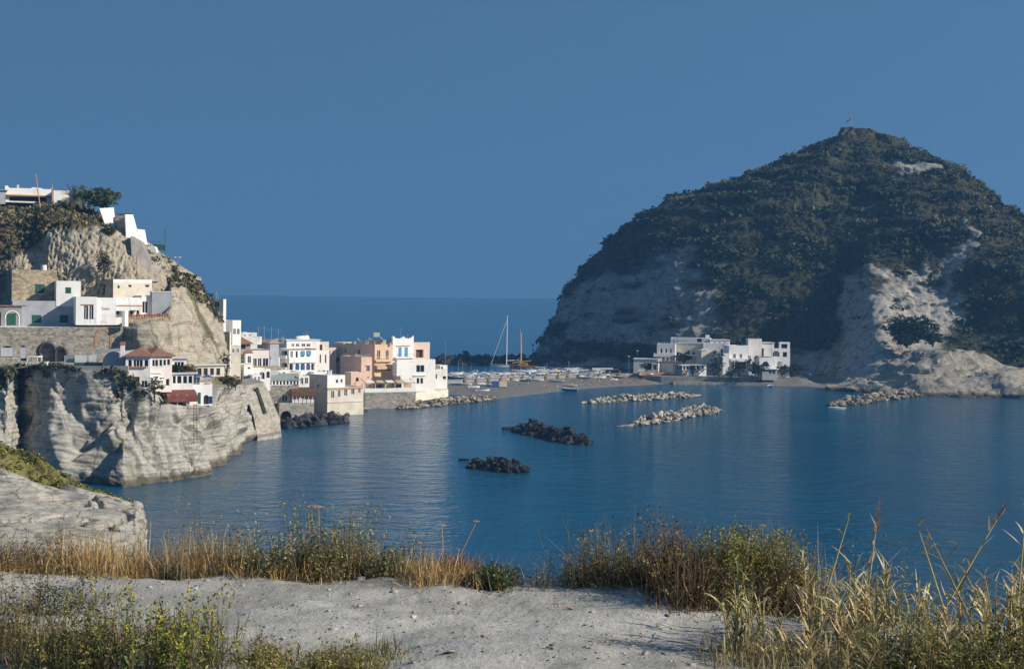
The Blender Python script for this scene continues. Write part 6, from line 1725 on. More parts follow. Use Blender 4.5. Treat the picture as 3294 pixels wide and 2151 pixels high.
for k, (x, y, mt, lab) in enumerate(((1700, 1236, 'navy', 'blue beach umbrella left of the standing people'), (1662, 1240, 'white2', 'white beach umbrella right of the tent'), (1870, 1226, 'white2', 'white beach umbrella behind the left loungers'), (1912, 1224, 'redcanvas', 'red beach umbrella behind the middle loungers'), (1955, 1221, 'white2', 'white beach umbrella behind the right loungers'), (2015, 1219, 'beige', 'beige beach umbrella near the gate pier'), (1640, 1228, 'beige', 'beige beach umbrella at the promenade foot'), (2095, 1218, 'white2', 'white beach umbrella at the quay end'))):
    p = beached(x, y) - Vector((0, 0, .15)); t = empty('beach_umbrella', p); tag(t, lab, 'umbrella')
    c_ = p + Vector((0, 0, 1.9)); m = MB(); ring = [c_ + Vector((1.1 * math.cos(a), 1.1 * math.sin(a), 0)) for a in np.linspace(0, 2 * math.pi, 9)[:-1]]
    for q in range(8): m.poly([ring[q], ring[(q + 1) % 8], c_ + Vector((0, 0, .45))])
    m.build('canopy', M[mt], t); MB().tube([p, c_ + Vector((0, 0, .4))], .03, 5).build('pole', M['frame'], t)
for x, y, L, rz, hull, lab in ((1470, 1236, 4.2, .3, 'blue', 'blue boat pulled up left of the beach pillars'), (1500, 1238, 4.0, -.2, 'white', 'white boat beside the blue one at the left beach'), (1690, 1225, 4.4, .1, 'green', 'green boat under the promenade wall'), (1730, 1224, 4.2, -.1, 'white', 'white boat right of the green one under promenade'), (1880, 1216, 4.4, .05, 'blue', 'blue boat under the right promenade wall'), (1930, 1216, 4.2, .15, 'white', 'white boat right of the blue one at promenade foot'), (1990, 1214, 4.4, -.1, 'wood', 'varnished boat at the right end of the promenade foot')):
    boat('beached_boat', lab, 'boat', beached(x, y), L, rz, hull=hull)
# tent
p = beached(1606, 1243); t = empty('beach_tent', p); tag(t, 'orange and blue striped ridge tent on the beach', 'tent')
for k in range(6):
    x0 = -2.6 + k * .87; m = MB(); m.poly([p + Vector((x0, -1.3, 0)), p + Vector((x0 + .87, -1.3, 0)), p + Vector((x0 + .87, 0, 1.9)), p + Vector((x0, 0, 1.9))]); m.build('canvas_strip', M['beige'] if k > 2 else M['navy'], t)
m = MB(); m.poly([p + Vector((-2.6, 1.3, 0)), p + Vector((2.62, 1.3, 0)), p + Vector((2.62, 0, 1.9)), p + Vector((-2.6, 0, 1.9))]); m.build('rear_canvas', M['navy'], t)
m = MB(); m.poly([p + Vector((2.62, -1.3, 0)), p + Vector((2.62, 1.3, 0)), p + Vector((2.62, 0, 1.9))]); m.poly([p + Vector((-2.6, -1.3, 0)), p + Vector((-2.6, 1.3, 0)), p + Vector((-2.6, 0, 1.9))]); m.build('gable', M['beige'], t)
m = MB(); m.box(p + Vector((.4, -2.6, .03)), (3, 0, 0), (0, 1.2, 0), (0, 0, .04)); m.build('ground_sheet', BC['teal'], t)
# sun loungers
om = surf('orange_canvas', (0.55, 0.10, 0.05), (0.62, 0.15, 0.08), 2, rough=.9)
def lounger(p, rz, k):
    t = empty('sun_lounger', p, rz); tag(t, ORD[k] + ' orange sun lounger from the left near the water edge', 'sun lounger', 'orange sun loungers on the beach')
    T = Matrix.Translation(p) @ Matrix.Rotation(rz, 4, 'Z'); T3 = T.to_3x3()
    MB().box(T @ Vector((-.9, -.35, .32)), T3 @ Vector((1.3, 0, 0)), T3 @ Vector((0, .7, 0)), (0, 0, .06)).build('seat', om, t)
    MB().hexa([T @ Vector(q) for q in ((.4, -.35, .32), (1.0, -.35, 1.0), (1.0, .35, 1.0), (.4, .35, .32), (.36, -.35, .38), (.96, -.35, 1.06), (.96, .35, 1.06), (.36, .35, .38))]).build('backrest', om, t)
    for sx in (-.8, .4):
        for sy in (-.32, .32): MB().box(T @ Vector((sx, sy - .03, 0)), T3 @ Vector((.06, 0, 0)), T3 @ Vector((0, .06, 0)), (0, 0, .32)).build('leg', M['frame'], t)
r = np.random.default_rng(5)
for k, (x, y) in enumerate(((1872, 1236), (1896, 1237), (1919, 1238), (1940, 1234), (1955, 1235), (1972, 1232), (1982, 1233), (2000, 1229), (2006, 1231), (2034, 1230), (2042, 1228), (2062, 1226), (2066, 1229), (2070, 1222))):
    lounger(beached(x, y), r.uniform(-.5, .5), k)
# folded parasols and people on the sand
for x, y, lab, c in ((1927, 1236, 'closed yellow parasol among the loungers', 'yellow'), (2070, 1218, 'closed orange parasol at the right loungers', None)):
    p = beached(x, y); t = empty('beach_parasol', p); tag(t, lab, 'parasol')
    MB().tube([p, p + Vector((0, 0, 2.0))], .03, 5).build('pole', M['frame'], t); MB().tube([p + Vector((0, 0, .8)), p + Vector((0, 0, 1.3)), p + Vector((0, 0, 2.05))], [.10, .28, .05], 7).build('canopy', BC['yellow'] if c else om, t)


def person(label, p, rz, pose, shirt, legs, h=1.7):
    """one continuous skinned body; hair and clothes as its own coloured regions"""
    k = h / 1.7
    if pose == 'stand':
        J = {'pel': (0, 0, .93), 'ch': (0, .02, 1.28), 'nk': (0, .02, 1.46), 'hd': (0, .04, 1.56), 'tp': (0, .04, 1.68), 'ls': (.19, 0, 1.40), 'le': (.25, -.03, 1.12), 'lh': (.26, .08, .86), 'rs': (-.19, 0, 1.40), 're': (-.26, -.02, 1.12), 'rh': (-.22, .12, .9),
             'lk': (.10, .04, .5), 'lf': (.11, 0, .06), 'lt': (.12, .15, .04), 'rk': (-.10, -.02, .5), 'rf': (-.11, -.06, .06), 'rt': (-.12, .1, .04)}
    else:
        J = {'pel': (0, 0, .16), 'ch': (0, -.12, .48), 'nk': (0, -.12, .66), 'hd': (0, -.08, .76), 'tp': (0, -.06, .88), 'ls': (.19, -.12, .60), 'le': (.27, -.2, .34), 'lh': (.26, -.26, .08), 'rs': (-.19, -.12, .60), 're': (-.26, .05, .42), 'rh': (-.14, .26, .46),
             'lk': (.12, .36, .46), 'lf': (.12, .66, .06), 'lt': (.13, .82, .05), 'rk': (-.12, .40, .40), 'rf': (-.13, .74, .06), 'rt': (-.14, .9, .05)}
    rad = {'pel': .15, 'ch': .16, 'nk': .065, 'hd': .095, 'tp': .08, 'ls': .07, 'le': .05, 'lh': .035, 'rs': .07, 're': .05, 'rh': .035, 'lk': .07, 'lf': .05, 'lt': .04, 'rk': .07, 'rf': .05, 'rt': .04}
    E = [('pel', 'ch'), ('ch', 'nk'), ('nk', 'hd'), ('hd', 'tp'), ('ch', 'ls'), ('ls', 'le'), ('le', 'lh'), ('ch', 'rs'), ('rs', 're'), ('re', 'rh'), ('pel', 'lk'), ('lk', 'lf'), ('lf', 'lt'), ('pel', 'rk'), ('rk', 'rf'), ('rf', 'rt')]
    names = list(J); me = bpy.data.meshes.new('person')
    me.from_pydata([tuple(Vector(J[n_]) * k) for n_ in names], [(names.index(a), names.index(b)) for a, b in E], [])
    o = bpy.data.objects.new('person', me); COL.objects.link(o); o.location = p; o.rotation_euler = (0, 0, rz)
    md = o.modifiers.new('skin', 'SKIN'); md.use_smooth_shade = True
    for i, n_ in enumerate(names):
        sv = me.skin_vertices[0].data[i]; sv.radius = (rad[n_] * k, rad[n_] * k * (.75 if n_ in ('ch', 'pel') else 1)); sv.use_root = n_ == 'pel'
    o.modifiers.new('sub', 'SUBSURF').levels = 1; o.modifiers['sub'].render_levels = 1
    mm, ns, ls, b = new_mat('clothed_body'); b.inputs['Roughness'].default_value = .8
    tc = nd(ns, 'ShaderNodeTexCoord'); sx = nd(ns, 'ShaderNodeSeparateXYZ'); ls.new(tc.outputs['Object'], sx.inputs[0])
    skin = (.42, .24, .15)
    if pose == 'stand': st = [(0, skin), (.62 * k, legs), (1.0 * k, shirt), (1.43 * k, skin), (1.62 * k, (.04, .025, .015))]
    else: st = [(0, legs), (.24 * k, shirt), (.62 * k, skin), (.82 * k, (.04, .025, .015))]
    rp = ramp(ns, [(z_ / 2.0, c_) for z_, c_ in st]); rp.color_ramp.interpolation = 'CONSTANT'
    dv = nd(ns, 'ShaderNodeMath', operation='DIVIDE'); dv.inputs[1].default_value = 2.0
    ls.new(sx.outputs[2], dv.inputs[0]); ls.new(dv.outputs[0], rp.inputs[0]); ls.new(rp.outputs[0], b.inputs['Base Color'])
    me.materials.append(mm)
    tag(o, label, 'person')


person('standing person in pale clothes beside the dark mat on beach', beached(1757, 1249) - Vector((0, 0, .15)), 2.5, 'stand', (.6, .55, .5), (.12, .12, .14))
person('person in pink top standing left of the pale clothed one', beached(1750, 1248) - Vector((0, 0, .15)), 1.0, 'stand', (.6, .25, .25), (.35, .3, .28), 1.6)
person('person walking alone at the water edge by the rowing boat', beached(1793, 1252) - Vector((0, 0, .15)), .3, 'stand', (.55, .55, .58), (.3, .28, .25), 1.65)
person('person sitting on the sand at the far right beach', atz(2604, 1236, .8), 0.4, 'sit', (.5, .25, .12), (.4, .4, .45))
person('person sitting on the small beach near the spur', atz(2612, 1237, .8), -.3, 'sit', (.55, .5, .5), (.3, .3, .4))

# ------------------------------------------------------------------ trees and shrubs in the middle distance
leaf_far = leaf_mat('tree_leaves', noise=1.5)
bark = surf('tree_bark', (0.06, 0.045, 0.03), (0.13, 0.10, 0.07), 3.0, rough=.95)


def far_tree(name, label, cat, p, w, h, col, seed, trunk=.3, n=60, size=.55, group=None):
    r = np.random.default_rng(seed)
    t = empty(name, p); tag(t, label, cat, group)
    m = MB(); m.tube([p - Vector((0, 0, .4)), p + Vector((r.uniform(-.2, .2), 0, h * trunk)), p + Vector((r.uniform(-.3, .3), 0, h * .6))], [w * .05 + .04, w * .04 + .03, .03], 6)
    for k in range(4):
        a = r.uniform(0, 6.28); m.tube([p + Vector((0, 0, h * trunk)), p + Vector((math.cos(a) * w * .3, math.sin(a) * w * .3, h * (.55 + .25 * r.random())))], [w * .03 + .02, .02], 4)
    m.build('trunk', bark, t)
    d = r.normal(size=(n, 3)); d /= np.linalg.norm(d, axis=1, keepdims=True)
    loc = d * r.uniform(.25, 1.0, (n, 1)) * np.array([w / 2, w / 2, h * (1 - trunk) / 2]) + np.array([0, 0, h * (trunk + (1 - trunk) / 2)])
    loc *= 1 + .12 * r.normal(size=(n, 1)) * np.array([1, 1, 0])
    s0 = size * r.uniform(.6, 1.3, n) * w / 3
    tv, tf = tuft(14, seed + 1)
    v, f, cv = merge(tv, tf, (loc + np.array(p), np.stack([s0] * 3, 1), r.uniform(0, 6.28, n)), 0, seed, np.array(col) * r.uniform(.6, 1.4, (n, 1)))
    link('crown', mesh_np('crown', v, f, attrs={'tint': cv}), leaf_far, t)
    return t


far_tree('garden_tree', 'round dark green tree beside the palm on the slope top', 'tree', at(328, 684, 303), 7.5, 5.2, (.05, .07, .03), 21, .15, 110, .40)
far_tree('garden_tree', 'dark tree crown behind the palm tree', 'tree', at(268, 680, 312), 4.5, 5.6, (.045, .06, .026), 22, .2, 60, .45)
# palm
p = at(238, 672, 301); t = empty('palm_tree', p); tag(t, 'bushy palm tree with drooping fronds beside the villa', 'palm tree')
MB().tube([p - Vector((0, 0, .6)), p + Vector((0, 0, .8)), p + Vector((.05, 0, 2.0))], [.5, .45, .55], 9).build('trunk', M['beam'], t)
r = np.random.default_rng(3); V, Fc, n0 = [], [], 0
for k in range(64):
    az = r.uniform(0, 6.28); up = r.uniform(-.05, 1.45); L = r.uniform(3.2, 4.6)
    d = np.array([math.cos(az) * math.cos(up), math.sin(az) * math.cos(up), math.sin(up)])
    pts = []; q = np.array(p) + np.array([0, 0, 2.0])
    for i in range(9): pts.append(q.copy()); d = d + np.array([0, 0, -.13]) * (0.6 + .6 * math.cos(up)); d /= np.linalg.norm(d); q = q + d * L / 8
    side = np.cross(d, [0, 0, 1.]); side /= np.linalg.norm(side) + 1e-6
    for i in range(8):
        a, b = pts[i], pts[i + 1]; ax = (b - a)
        for fr in (0., .33, .66):
            o_ = a + ax * fr; ln = (.75 if i > 1 else .35) * (1 - .07 * i)
            for sg in (-1, 1):
                tip = o_ + side * sg * ln * .75 + ax * .9 + np.array([0, 0, -.22 * ln])
                V += [o_, o_ + ax * .22, tip]; Fc.append((n0, n0 + 1, n0 + 2)); n0 += 3
V = np.array(V); tint = np.array([.085, .10, .045]) * r.uniform(.6, 1.6, (len(V) // 3, 1)); tint[r.random(len(tint)) < .25] *= np.array([2.2, 1.6, 1.5])
link('fronds', mesh_np('fronds', V, np.array(Fc), attrs={'tint': np.repeat(tint, 3, 0)}), leaf_far, t)

# scrub on the headland: slope top, cliff edge and rock ridge (points taken from the ground meshes)
def scatter(name, label, G, mask, n, size, cols, seed, tall=1.0):
    r = np.random.default_rng(seed)
    ii = np.argwhere(mask(G))
    sel = ii[r.integers(0, len(ii), n)]
    pp = G[sel[:, 0], sel[:, 1]] + r.normal(0, .15, (n, 3)) * np.array([1, 1, 0.2])
    s0 = np.clip(r.lognormal(0, .4, n), .4, 2.2) * size
    sc = np.stack([s0 * r.uniform(.7, 1.3, n), s0 * r.uniform(.7, 1.3, n), s0 * tall * r.uniform(.7, 1.4, n)], 1)
    ci = r.integers(0, len(cols), n); tint = np.array(cols)[ci] * r.uniform(.65, 1.4, (n, 1))
    tv, tf = tuft(20, seed)
    v, f, cv = merge(tv, tf, (pp, sc, r.uniform(0, 6.28, n)), 0, seed, tint)
    o = link(name, mesh_np(name, v, f, attrs={'tint': cv}), leaf_far); tag(o, label, 'scrub', kind='stuff'); return o


DRY = [(.11, .105, .05), (.15, .125, .06), (.20, .155, .085), (.075, .08, .038), (.24, .19, .11)]
scatter('slope_scrub', 'dry scrub and hedges on the slope below the villa', UG, lambda g: (g[..., 2] > 43.5 + np.clip((g[..., 0] + 96) * .8, -14, 2.5)) & (g[..., 1] < 318) & (g[..., 0] < -77), 2200, .45, DRY, 31, 1.2)
scatter('slope_scrub', 'sparse bushes on the eroded bank', UG, lambda g: (g[..., 2] > 34) & (g[..., 1] < 310) & (fbm(g / 5, 2, 350) > .36), 140, .7, [(.06, .065, .03), (.10, .09, .05)], 32)
scatter('ridge_scrub', 'dry grass and bushes along the falling ridge', FG, lambda g: (np.arange(g.shape[0])[:, None] > g.shape[0] * .70) & (np.arange(g.shape[0])[:, None] < g.shape[0] * .86) & (np.arange(g.shape[1])[None] > g.shape[1] * .36), 620, .55, [(.15, .115, .055), (.19, .14, .07), (.10, .09, .045), (.06, .075, .03)], 33)
scatter('cliff_scrub', 'bushes hanging over the top edge of cliff', CG, lambda g: (g[..., 2] > 15.8 - fbm(g / 6, 2, 351) * 5) & (np.arange(g.shape[0])[:, None] < g.shape[0] * .78) & (np.arange(g.shape[0])[:, None] > g.shape[0] * .55), 420, .55, [(.045, .055, .022), (.07, .07, .03), (.035, .04, .02)], 34)
scatter('ledge_plants', 'yellow green plants carpeting the slope of the ledge', LG, lambda g: (g[..., 1] > 69.8 - 0.25 * np.clip(-g[..., 0] - 18, -3, 8) + fbm(g / 3, 3, 404) * 2.2) & (g[..., 2] > 8), 1500, .17, [(.16, .16, .03), (.12, .13, .035), (.20, .17, .05), (.08, .09, .03)], 35, .7)
for lab, x, y, Y, w, hh, col in (('olive tree growing against the eroded bank', 335, 893, 281.5, 4.2, 5.0, (.075, .075, .04)), ('brown dry shrub beside the red awning', 497, 1290, 247, 3.2, 4.6, (.11, .085, .04)), ('dark cypress like shrub by the shop row', 728, 1204, 282, 2.4, 4.5, (.03, .04, .02)),
                                 ('trailing brown shrub at the right cliff top', 735, 1245, 276, 4.0, 2.2, (.12, .095, .04)), ('second brown shrub right of the trailing one', 757, 1248, 286, 3.0, 2.0, (.11, .10, .04)), ('dark shrub filling the top of bank left of stone wall', 350, 768, 289, 3.2, 3.2, (.05, .06, .03)),
                                 ('green roof garden plants on the lower restaurant', 575, 1203, 256, 3.6, 1.6, (.03, .04, .018)), ('brown roof garden plants beside the green ones', 606, 1203, 258, 3.4, 1.4, (.09, .075, .03)), ('small dark bush at the sea wall corner', 1324, 1282, 416, 3.0, 2.4, (.025, .035, .015))):
    far_tree('shrub', lab, 'shrub', at(x, y, Y), w, hh, col, int(x), .08, 46, .5)
for lab, x, y, Y, w, hh in (('tall dark cypress between the hill houses', 2312, 1208, 543, 5.5, 10.5), ('bushy garden tree left of the white villa', 2298, 1214, 540, 6, 7.5), ('dark round tree in front of the villa veranda', 2377, 1216, 537, 6.5, 6.5), ('tall pine like tree between villa and arched house', 2420, 1214, 538, 5.5, 9.5),
                             ('low tree left of the blue bar pavilion', 2440, 1216, 534, 7.0, 6.0), ('small leafy tree in front of the white villa base', 2352, 1220, 536, 4.5, 4.6), ('dark tree right of the bar pavilion', 2515, 1214, 540, 6.0, 4.6), ('wide dark tree at the spur end of houses', 2545, 1214, 546, 8, 5.0), ('shrub behind the beach cafe counter', 2228, 1206, 545, 4.5, 4.2), ('palm like shrub behind the gate pier', 2080, 1196, 556, 5, 3.6), ('dark trees behind the brick fronted house', 2200, 1172, 562, 7, 4.5)):
    far_tree('garden_tree', lab, 'tree', at(x, y, Y), w, hh, (.028, .042, .017), int(x) + 7, .15, 60, .36)
for lab, x, y, Y, w, hh in (('dark green tree on the saddle of the spur', 2890, 1088, 540, 9, 9), ('wide green tree right of the first one on spur', 2950, 1092, 536, 11, 9), ('small green tree at the edge of spur saddle', 3000, 1104, 532, 7, 5), ('low green bush under the spur trees', 2915, 1108, 534, 8, 4.5)):
    far_tree('spur_tree', lab, 'tree', at(x, y + 8, Y), w * 1.35, hh * 1.1, (.03, .06, .02), int(x) + 9, .02, 230, .24)

# ------------------------------------------------------------------ summit ruin and flag
p = at(2727, 440, 682)
t = empty('summit_ruin', p); tag(t, 'stump of a ruined stone tower on the hill top', 'ruin')
c4 = [(-5.2, -3, -4), (5.5, -3, -4), (5.5, 4, -4), (-5.2, 4, -4), (-2.6, -1.6, 4.6), (2.0, -1.6, 4.8), (2.2, 2, 4.6), (-2.6, 2, 4.5)]
ro = MB().hexa([p + Vector(q) for q in c4]).build('wall', surf('weathered_ruin_stone', (0.045, 0.05, 0.035), (0.11, 0.10, 0.075), 0.8, bump=.6), t)
bm = bmesh.new(); bm.from_mesh(ro.data); bmesh.ops.subdivide_edges(bm, edges=bm.edges[:], cuts=5, use_grid_fill=True)
for v_ in bm.verts:
    j = fbm(np.array(v_.co)[None] / 2.2, 3, 800)[0]; v_.co += (v_.co - p).normalized() * float(j) * 1.5
bm.to_mesh(ro.data); bm.free()
p = at(2738, 420, 683); t = empty('flagpole', p); tag(t, 'flagpole with drooping green white red flag on the summit', 'flag')
MB().tube([p, at(2739, 370, 683)], .07, 5).build('pole', M['metal'], t)
fl = [[at(2740, 371, 683), at(2738, 388, 683)], [at(2733, 381, 682.5), at(2731, 389, 682.6)], [at(2727, 388, 682.8), at(2726, 393, 682.9)], [at(2719, 396, 683.2), at(2718, 397.5, 683.2)]]
for k, (nm, mt) in enumerate((('green_stripe', M['gshut']), ('white_stripe', M['white2']), ('red_stripe', M['redpaint']))):
    m = MB(); a, b = fl[k], fl[k + 1]; m.prism([a[0], b[0], b[1], a[1]], (0, .06, 0)); m.build(nm, mt, t)

# ------------------------------------------------------------------ foreground ground
EDGE = [(-900, 1836), (-300, 1838), (0, 1842), (400, 1848), (690, 1850), (1000, 1856), (1250, 1864), (1420, 1878), (1540, 1898), (1650, 1893), (1800, 1893), (2080, 1897), (2230, 1935), (2500, 1960), (2900, 1990), (3294, 2020), (3800, 2050), (4600, 2080)]
GZ = EYE - 2.6
rows = [[] for _ in range(10)]
for x, y in EDGE:
    e = atz(x, y, GZ)
    n_ = Vector((e.x, e.y, 0)).normalized()
    rows[0].append(Vector((e.x * .15, 1.0, GZ + .25)))
    rows[1].append(Vector((e.x * .45, e.y * .42, GZ + .10)))
    rows[2].append(Vector((e.x * .72, e.y * .70, GZ + .02)))
    rows[3].append(Vector((e.x * .87, e.y * .86, GZ + .01)))
    rows[4].append(e - n_ * .35 + Vector((0, 0, .02)))
    rows[5].append(e.copy())
    rows[6].append(e + n_ * .5 + Vector((0, 0, -.18)))
    rows[7].append(e + n_ * 2.2 + Vector((0, 0, -1.6)))
    rows[8].append(e + n_ * 5 + Vector((0, 0, -6)))
    rows[9].append(Vector((e.x + n_.x * 10, e.y + n_.y * 10, -2)))
def gdisp(g):
    fade = np.clip((g[..., 2] - 27) / 1.5, 0, 1)
    return (fbm(g / np.array([1.6, 1.0, 1]), 4, 700) * .13 + fbm(g / .28, 4, 701) * .022 + fbm(g / .06, 2, 702) * .006) * fade + fbm(g / 2, 3, 703) * .5 * (1 - fade)
def ground_material():
    m, ns, ls, b = new_mat('pale_dusty_ground'); b.inputs['Roughness'].default_value = .95; b.inputs['Specular IOR Level'].default_value = .1
    tc = nd(ns, 'ShaderNodeTexCoord')
    n1 = nd(ns, 'ShaderNodeTexNoise', Scale=1.1, Detail=7.0, Roughness=.65); ls.new(tc.outputs['Object'], n1.inputs['Vector'])
    r1 = ramp(ns, [(.32, (.285, .27, .25)), (.50, (.43, .415, .385)), (.70, (.56, .545, .515))]); ls.new(n1.outputs[0], r1.inputs[0])
    n2 = nd(ns, 'ShaderNodeTexNoise', Scale=26.0, Detail=5.0, Roughness=.75); ls.new(tc.outputs['Object'], n2.inputs['Vector'])
    r2 = ramp(ns, [(.30, (.38, .35, .31)), (.42, (.88, .87, .85)), (.70, (1.12, 1.1, 1.06))]); ls.new(n2.outputs[0], r2.inputs[0])
    mx = nd(ns, 'ShaderNodeMix', data_type='RGBA', blend_type='MULTIPLY'); mx.inputs[0].default_value = 1; ls.new(r1.outputs[0], mx.inputs[6]); ls.new(r2.outputs[0], mx.inputs[7]); ls.new(mx.outputs[2], b.inputs['Base Color'])
    bp = nd(ns, 'ShaderNodeBump', Strength=.8, Distance=.03); ls.new(n2.outputs[0], bp.inputs['Height']); ls.new(bp.outputs[0], b.inputs['Normal'])
    return m
ground, GG = loft('ground', rows, ground_material(), 420, 260, gdisp)
tag(ground, 'pale trampled ground of the viewpoint in the foreground', kind='structure')
# height lookup on the ground
GF = GG[(GG[..., 2] > 26)]
def gz(x, y):
    d = (GF[:, 0] - x) ** 2 + (GF[:, 1] - y) ** 2
    return float(GF[np.argmin(d), 2])
def gpt(px, py):
    e = atz(px, py, GZ); e.z = gz(e.x, e.y); return e

# pebbles and stones
r = np.random.default_rng(77)
n = 1500; px = r.uniform(-100, 2600, n); py = r.uniform(1850, 2170, n)
pts = np.array([list(atz(a, b, GZ)) for a, b in zip(px, py)])
ok = pts[:, 1] < np.interp(px, [e[0] for e in EDGE], [atz(e[0], e[1], GZ).y for e in EDGE]) - .1
pts = pts[ok]
pts[:, 2] = [gz(a, b) for a, b in pts[:, :2]]
s0 = np.clip(r.lognormal(-4.9, .55, len(pts)), .003, .03)
sc = np.stack([s0 * r.uniform(.8, 1.6, len(pts)), s0, s0 * .6], 1)
v, f, cv = merge(ICO1[0], ICO1[1], (pts + np.array([0, 0, .002]), sc, r.uniform(0, 6.28, len(pts))), .35, 5, np.array([[.40, .37, .32]]) * r.uniform(.35, 1.15, (len(pts), 1)))
o = link('pebbles', mesh_np('pebbles', v, f, attrs={'tint': cv}), leaf_mat('pebble_grey', noise=20)); tag(o, 'loose pebbles and crumbs strewn over the pale ground', 'pebbles', kind='stuff')
for lab, x, y, s_, mt in (('reddish brown stone lying on the pale ground', 1835, 1966, .03, 'brick'), ('grey stone casting a shadow on the bottom ground', 1772, 2122, .035, 'block'), ('small ochre stone at the bottom edge', 1452, 2140, .028, 'beige'), ('pale flat stone beside the bottom left shrub', 1330, 2000, .025, 'cream'), ('white stone at the foot of straw grass', 455, 1838, .035, 'cream'), ('flat dark chip of slate near the grass', 1160, 1872, .04, 'grey')):
    p = gpt(x, y); me = BM['brown'][2].copy(); me.materials.clear(); me.materials.append(M[mt]); o = bpy.data.objects.new('stone', me); COL.objects.link(o); o.location = p + Vector((0, 0, s_ * .35)); o.scale = (s_ * 1.4, s_, s_ * .7); o.rotation_euler = (0, .1, x); tag(o, lab, 'stone')


# ------------------------------------------------------------------ foreground grasses and shrubs
def blades(base, h, lean, az, width, curve, seg=5, twist=None):
    """ribbons: base (n,3); h, lean, az, width, curve (n,)"""
    n = len(base); t = np.linspace(0, 1, seg + 1)
    ang = lean[:, None] + curve[:, None] * t[None] ** 1.5
    ds = h[:, None] / seg
    hx = np.concatenate([np.zeros((n, 1)), np.cumsum(np.sin(ang[:, :-1]) * ds, 1)], 1)
    hz = np.concatenate([np.zeros((n, 1)), np.cumsum(np.cos(ang[:, :-1]) * ds, 1)], 1)
    c, s = np.cos(az)[:, None], np.sin(az)[:, None]
    cen = np.stack([base[:, :1] + hx * c, base[:, 1:2] + hx * s, base[:, 2:] + hz], -1)
    tw = az + np.pi / 2 if twist is None else twist
    sd = np.stack([np.cos(tw), np.sin(tw), np.zeros(n)], -1)[:, None, :]
    w = (width[:, None] * (1 - t[None] ** 2 * .92))[..., None] / 2
    v = np.stack([cen - sd * w, cen + sd * w], 2).reshape(n, -1, 3)
    k = 2 * (seg + 1)
    f0 = np.array([(2 * i, 2 * i + 1, 2 * i + 3, 2 * i + 2) for i in range(seg)])
    f = (f0[None] + (np.arange(n) * k)[:, None, None]).reshape(-1, 4)
    return v.reshape(-1, 3), f, k, cen


grass_mat = leaf_mat('dry_grass_blades', rough=.75, noise=6, trans=.25)
herb_mat = leaf_mat('shrub_leaves', rough=.7, noise=8, trans=.2)


class Bag:
    def __init__(self): self.v, self.f, self.c, self.n = [], [], [], 0
    def add(self, v, f, tint_v):
        self.v.append(v); self.f.append(f + self.n); self.c.append(tint_v); self.n += len(v)
    def build(self, name, mat, parent=None):
        return link(name, mesh_np(name, np.concatenate(self.v), np.concatenate(self.f), attrs={'tint': np.concatenate(self.c)}), mat, parent)


STRAW = np.array([(.66, .46, .20), (.58, .38, .15), (.72, .55, .29), (.48, .30, .12), (.36, .24, .11), (.64, .50, .28)])
def grass_patch(bag, r, x0, x1, y0, y1, n, hmin, hmax, pal=STRAW, width=.007, leanv=.55, curl=1.15, clump=.15):
    """tufts whose feet lie between the photo rows y0 and y1"""
    nt = max(3, n // 14)
    tx, ty = r.uniform(x0, x1, nt), r.uniform(y0, y1, nt)
    tp = np.array([list(atz(a, b, GZ)) for a, b in zip(tx, ty)]); tp[:, 2] = [gz(a, b) - .02 for a, b in tp[:, :2]]
    th = r.uniform(hmin, hmax, nt) * .88; ta = r.integers(0, len(pal), nt)
    k = r.integers(0, nt, n)
    base = tp[k] + np.concatenate([r.normal(0, clump / 2, (n, 2)), np.zeros((n, 1))], 1)
    h = th[k] * r.uniform(.45, 1.1, n)
    v, f, kk, _ = blades(base, h, np.abs(r.normal(0, leanv, n)), r.uniform(0, 6.28, n), width * r.uniform(.6, 1.5, n), r.normal(.3, curl, n), seg=4, twist=r.normal(0, .7, n))
    tint = pal[np.where(r.random(n) < .65, ta[k], r.integers(0, len(pal), n))] * r.uniform(.6, 1.3, (n, 1))
    bag.add(v, f, np.repeat(tint, kk, 0))


r = np.random.default_rng(11)
gb = Bag()
grass_patch(gb, r, -150, 760, 1800, 1846, 4200, .12, .46)
grass_patch(gb, r, 230, 470, 1790, 1850, 1900, .35, .72)
grass_patch(gb, r, -150, 760, 1838, 1852, 1500, .06, .22)
grass_patch(gb, r, 540, 780, 1800, 1850, 1400, .35, .62)
grass_patch(gb, r, 760, 1330, 1815, 1862, 3300, .10, .40)
grass_patch(gb, r, 950, 1180, 1820, 1858, 1600, .25, .55)
grass_patch(gb, r, 1330, 1570, 1850, 1900, 2300, .12, .42)
grass_patch(gb, r, 1400, 1520, 1845, 1880, 900, .25, .45, np.array([(.32, .15, .06), (.28, .13, .06), (.38, .24, .11)]))
grass_patch(gb, r, 1560, 1840, 1885, 1900, 120, .10, .40, width=.004)
grass_patch(gb, r, 1830, 2120, 1850, 1900, 2000, .12, .42, np.array([(.30, .26, .12), (.22, .20, .09), (.40, .34, .20), (.17, .15, .08)]))
grass_patch(gb, r, 2100, 2640, 1890, 1975, 3200, .30, .75, np.array([(.17, .10, .06), (.24, .16, .09), (.12, .08, .05), (.32, .24, .13)]))
grass_patch(gb, r, 2430, 2640, 1880, 1950, 260, .75, 1.05, np.array([(.55, .50, .42), (.48, .42, .34)]), width=.005, leanv=.25, curl=.5)
grass_patch(gb, r, 2280, 3400, 2060, 2200, 3000, .08, .34, np.array([(.42, .34, .16), (.52, .43, .24), (.28, .27, .11), (.20, .21, .09), (.34, .24, .12)]))
grass_patch(gb, r, -100, 700, 2040, 2200, 2600, .12, .42, np.array([(.14, .15, .06), (.22, .17, .08), (.10, .12, .05), (.30, .22, .12)]))
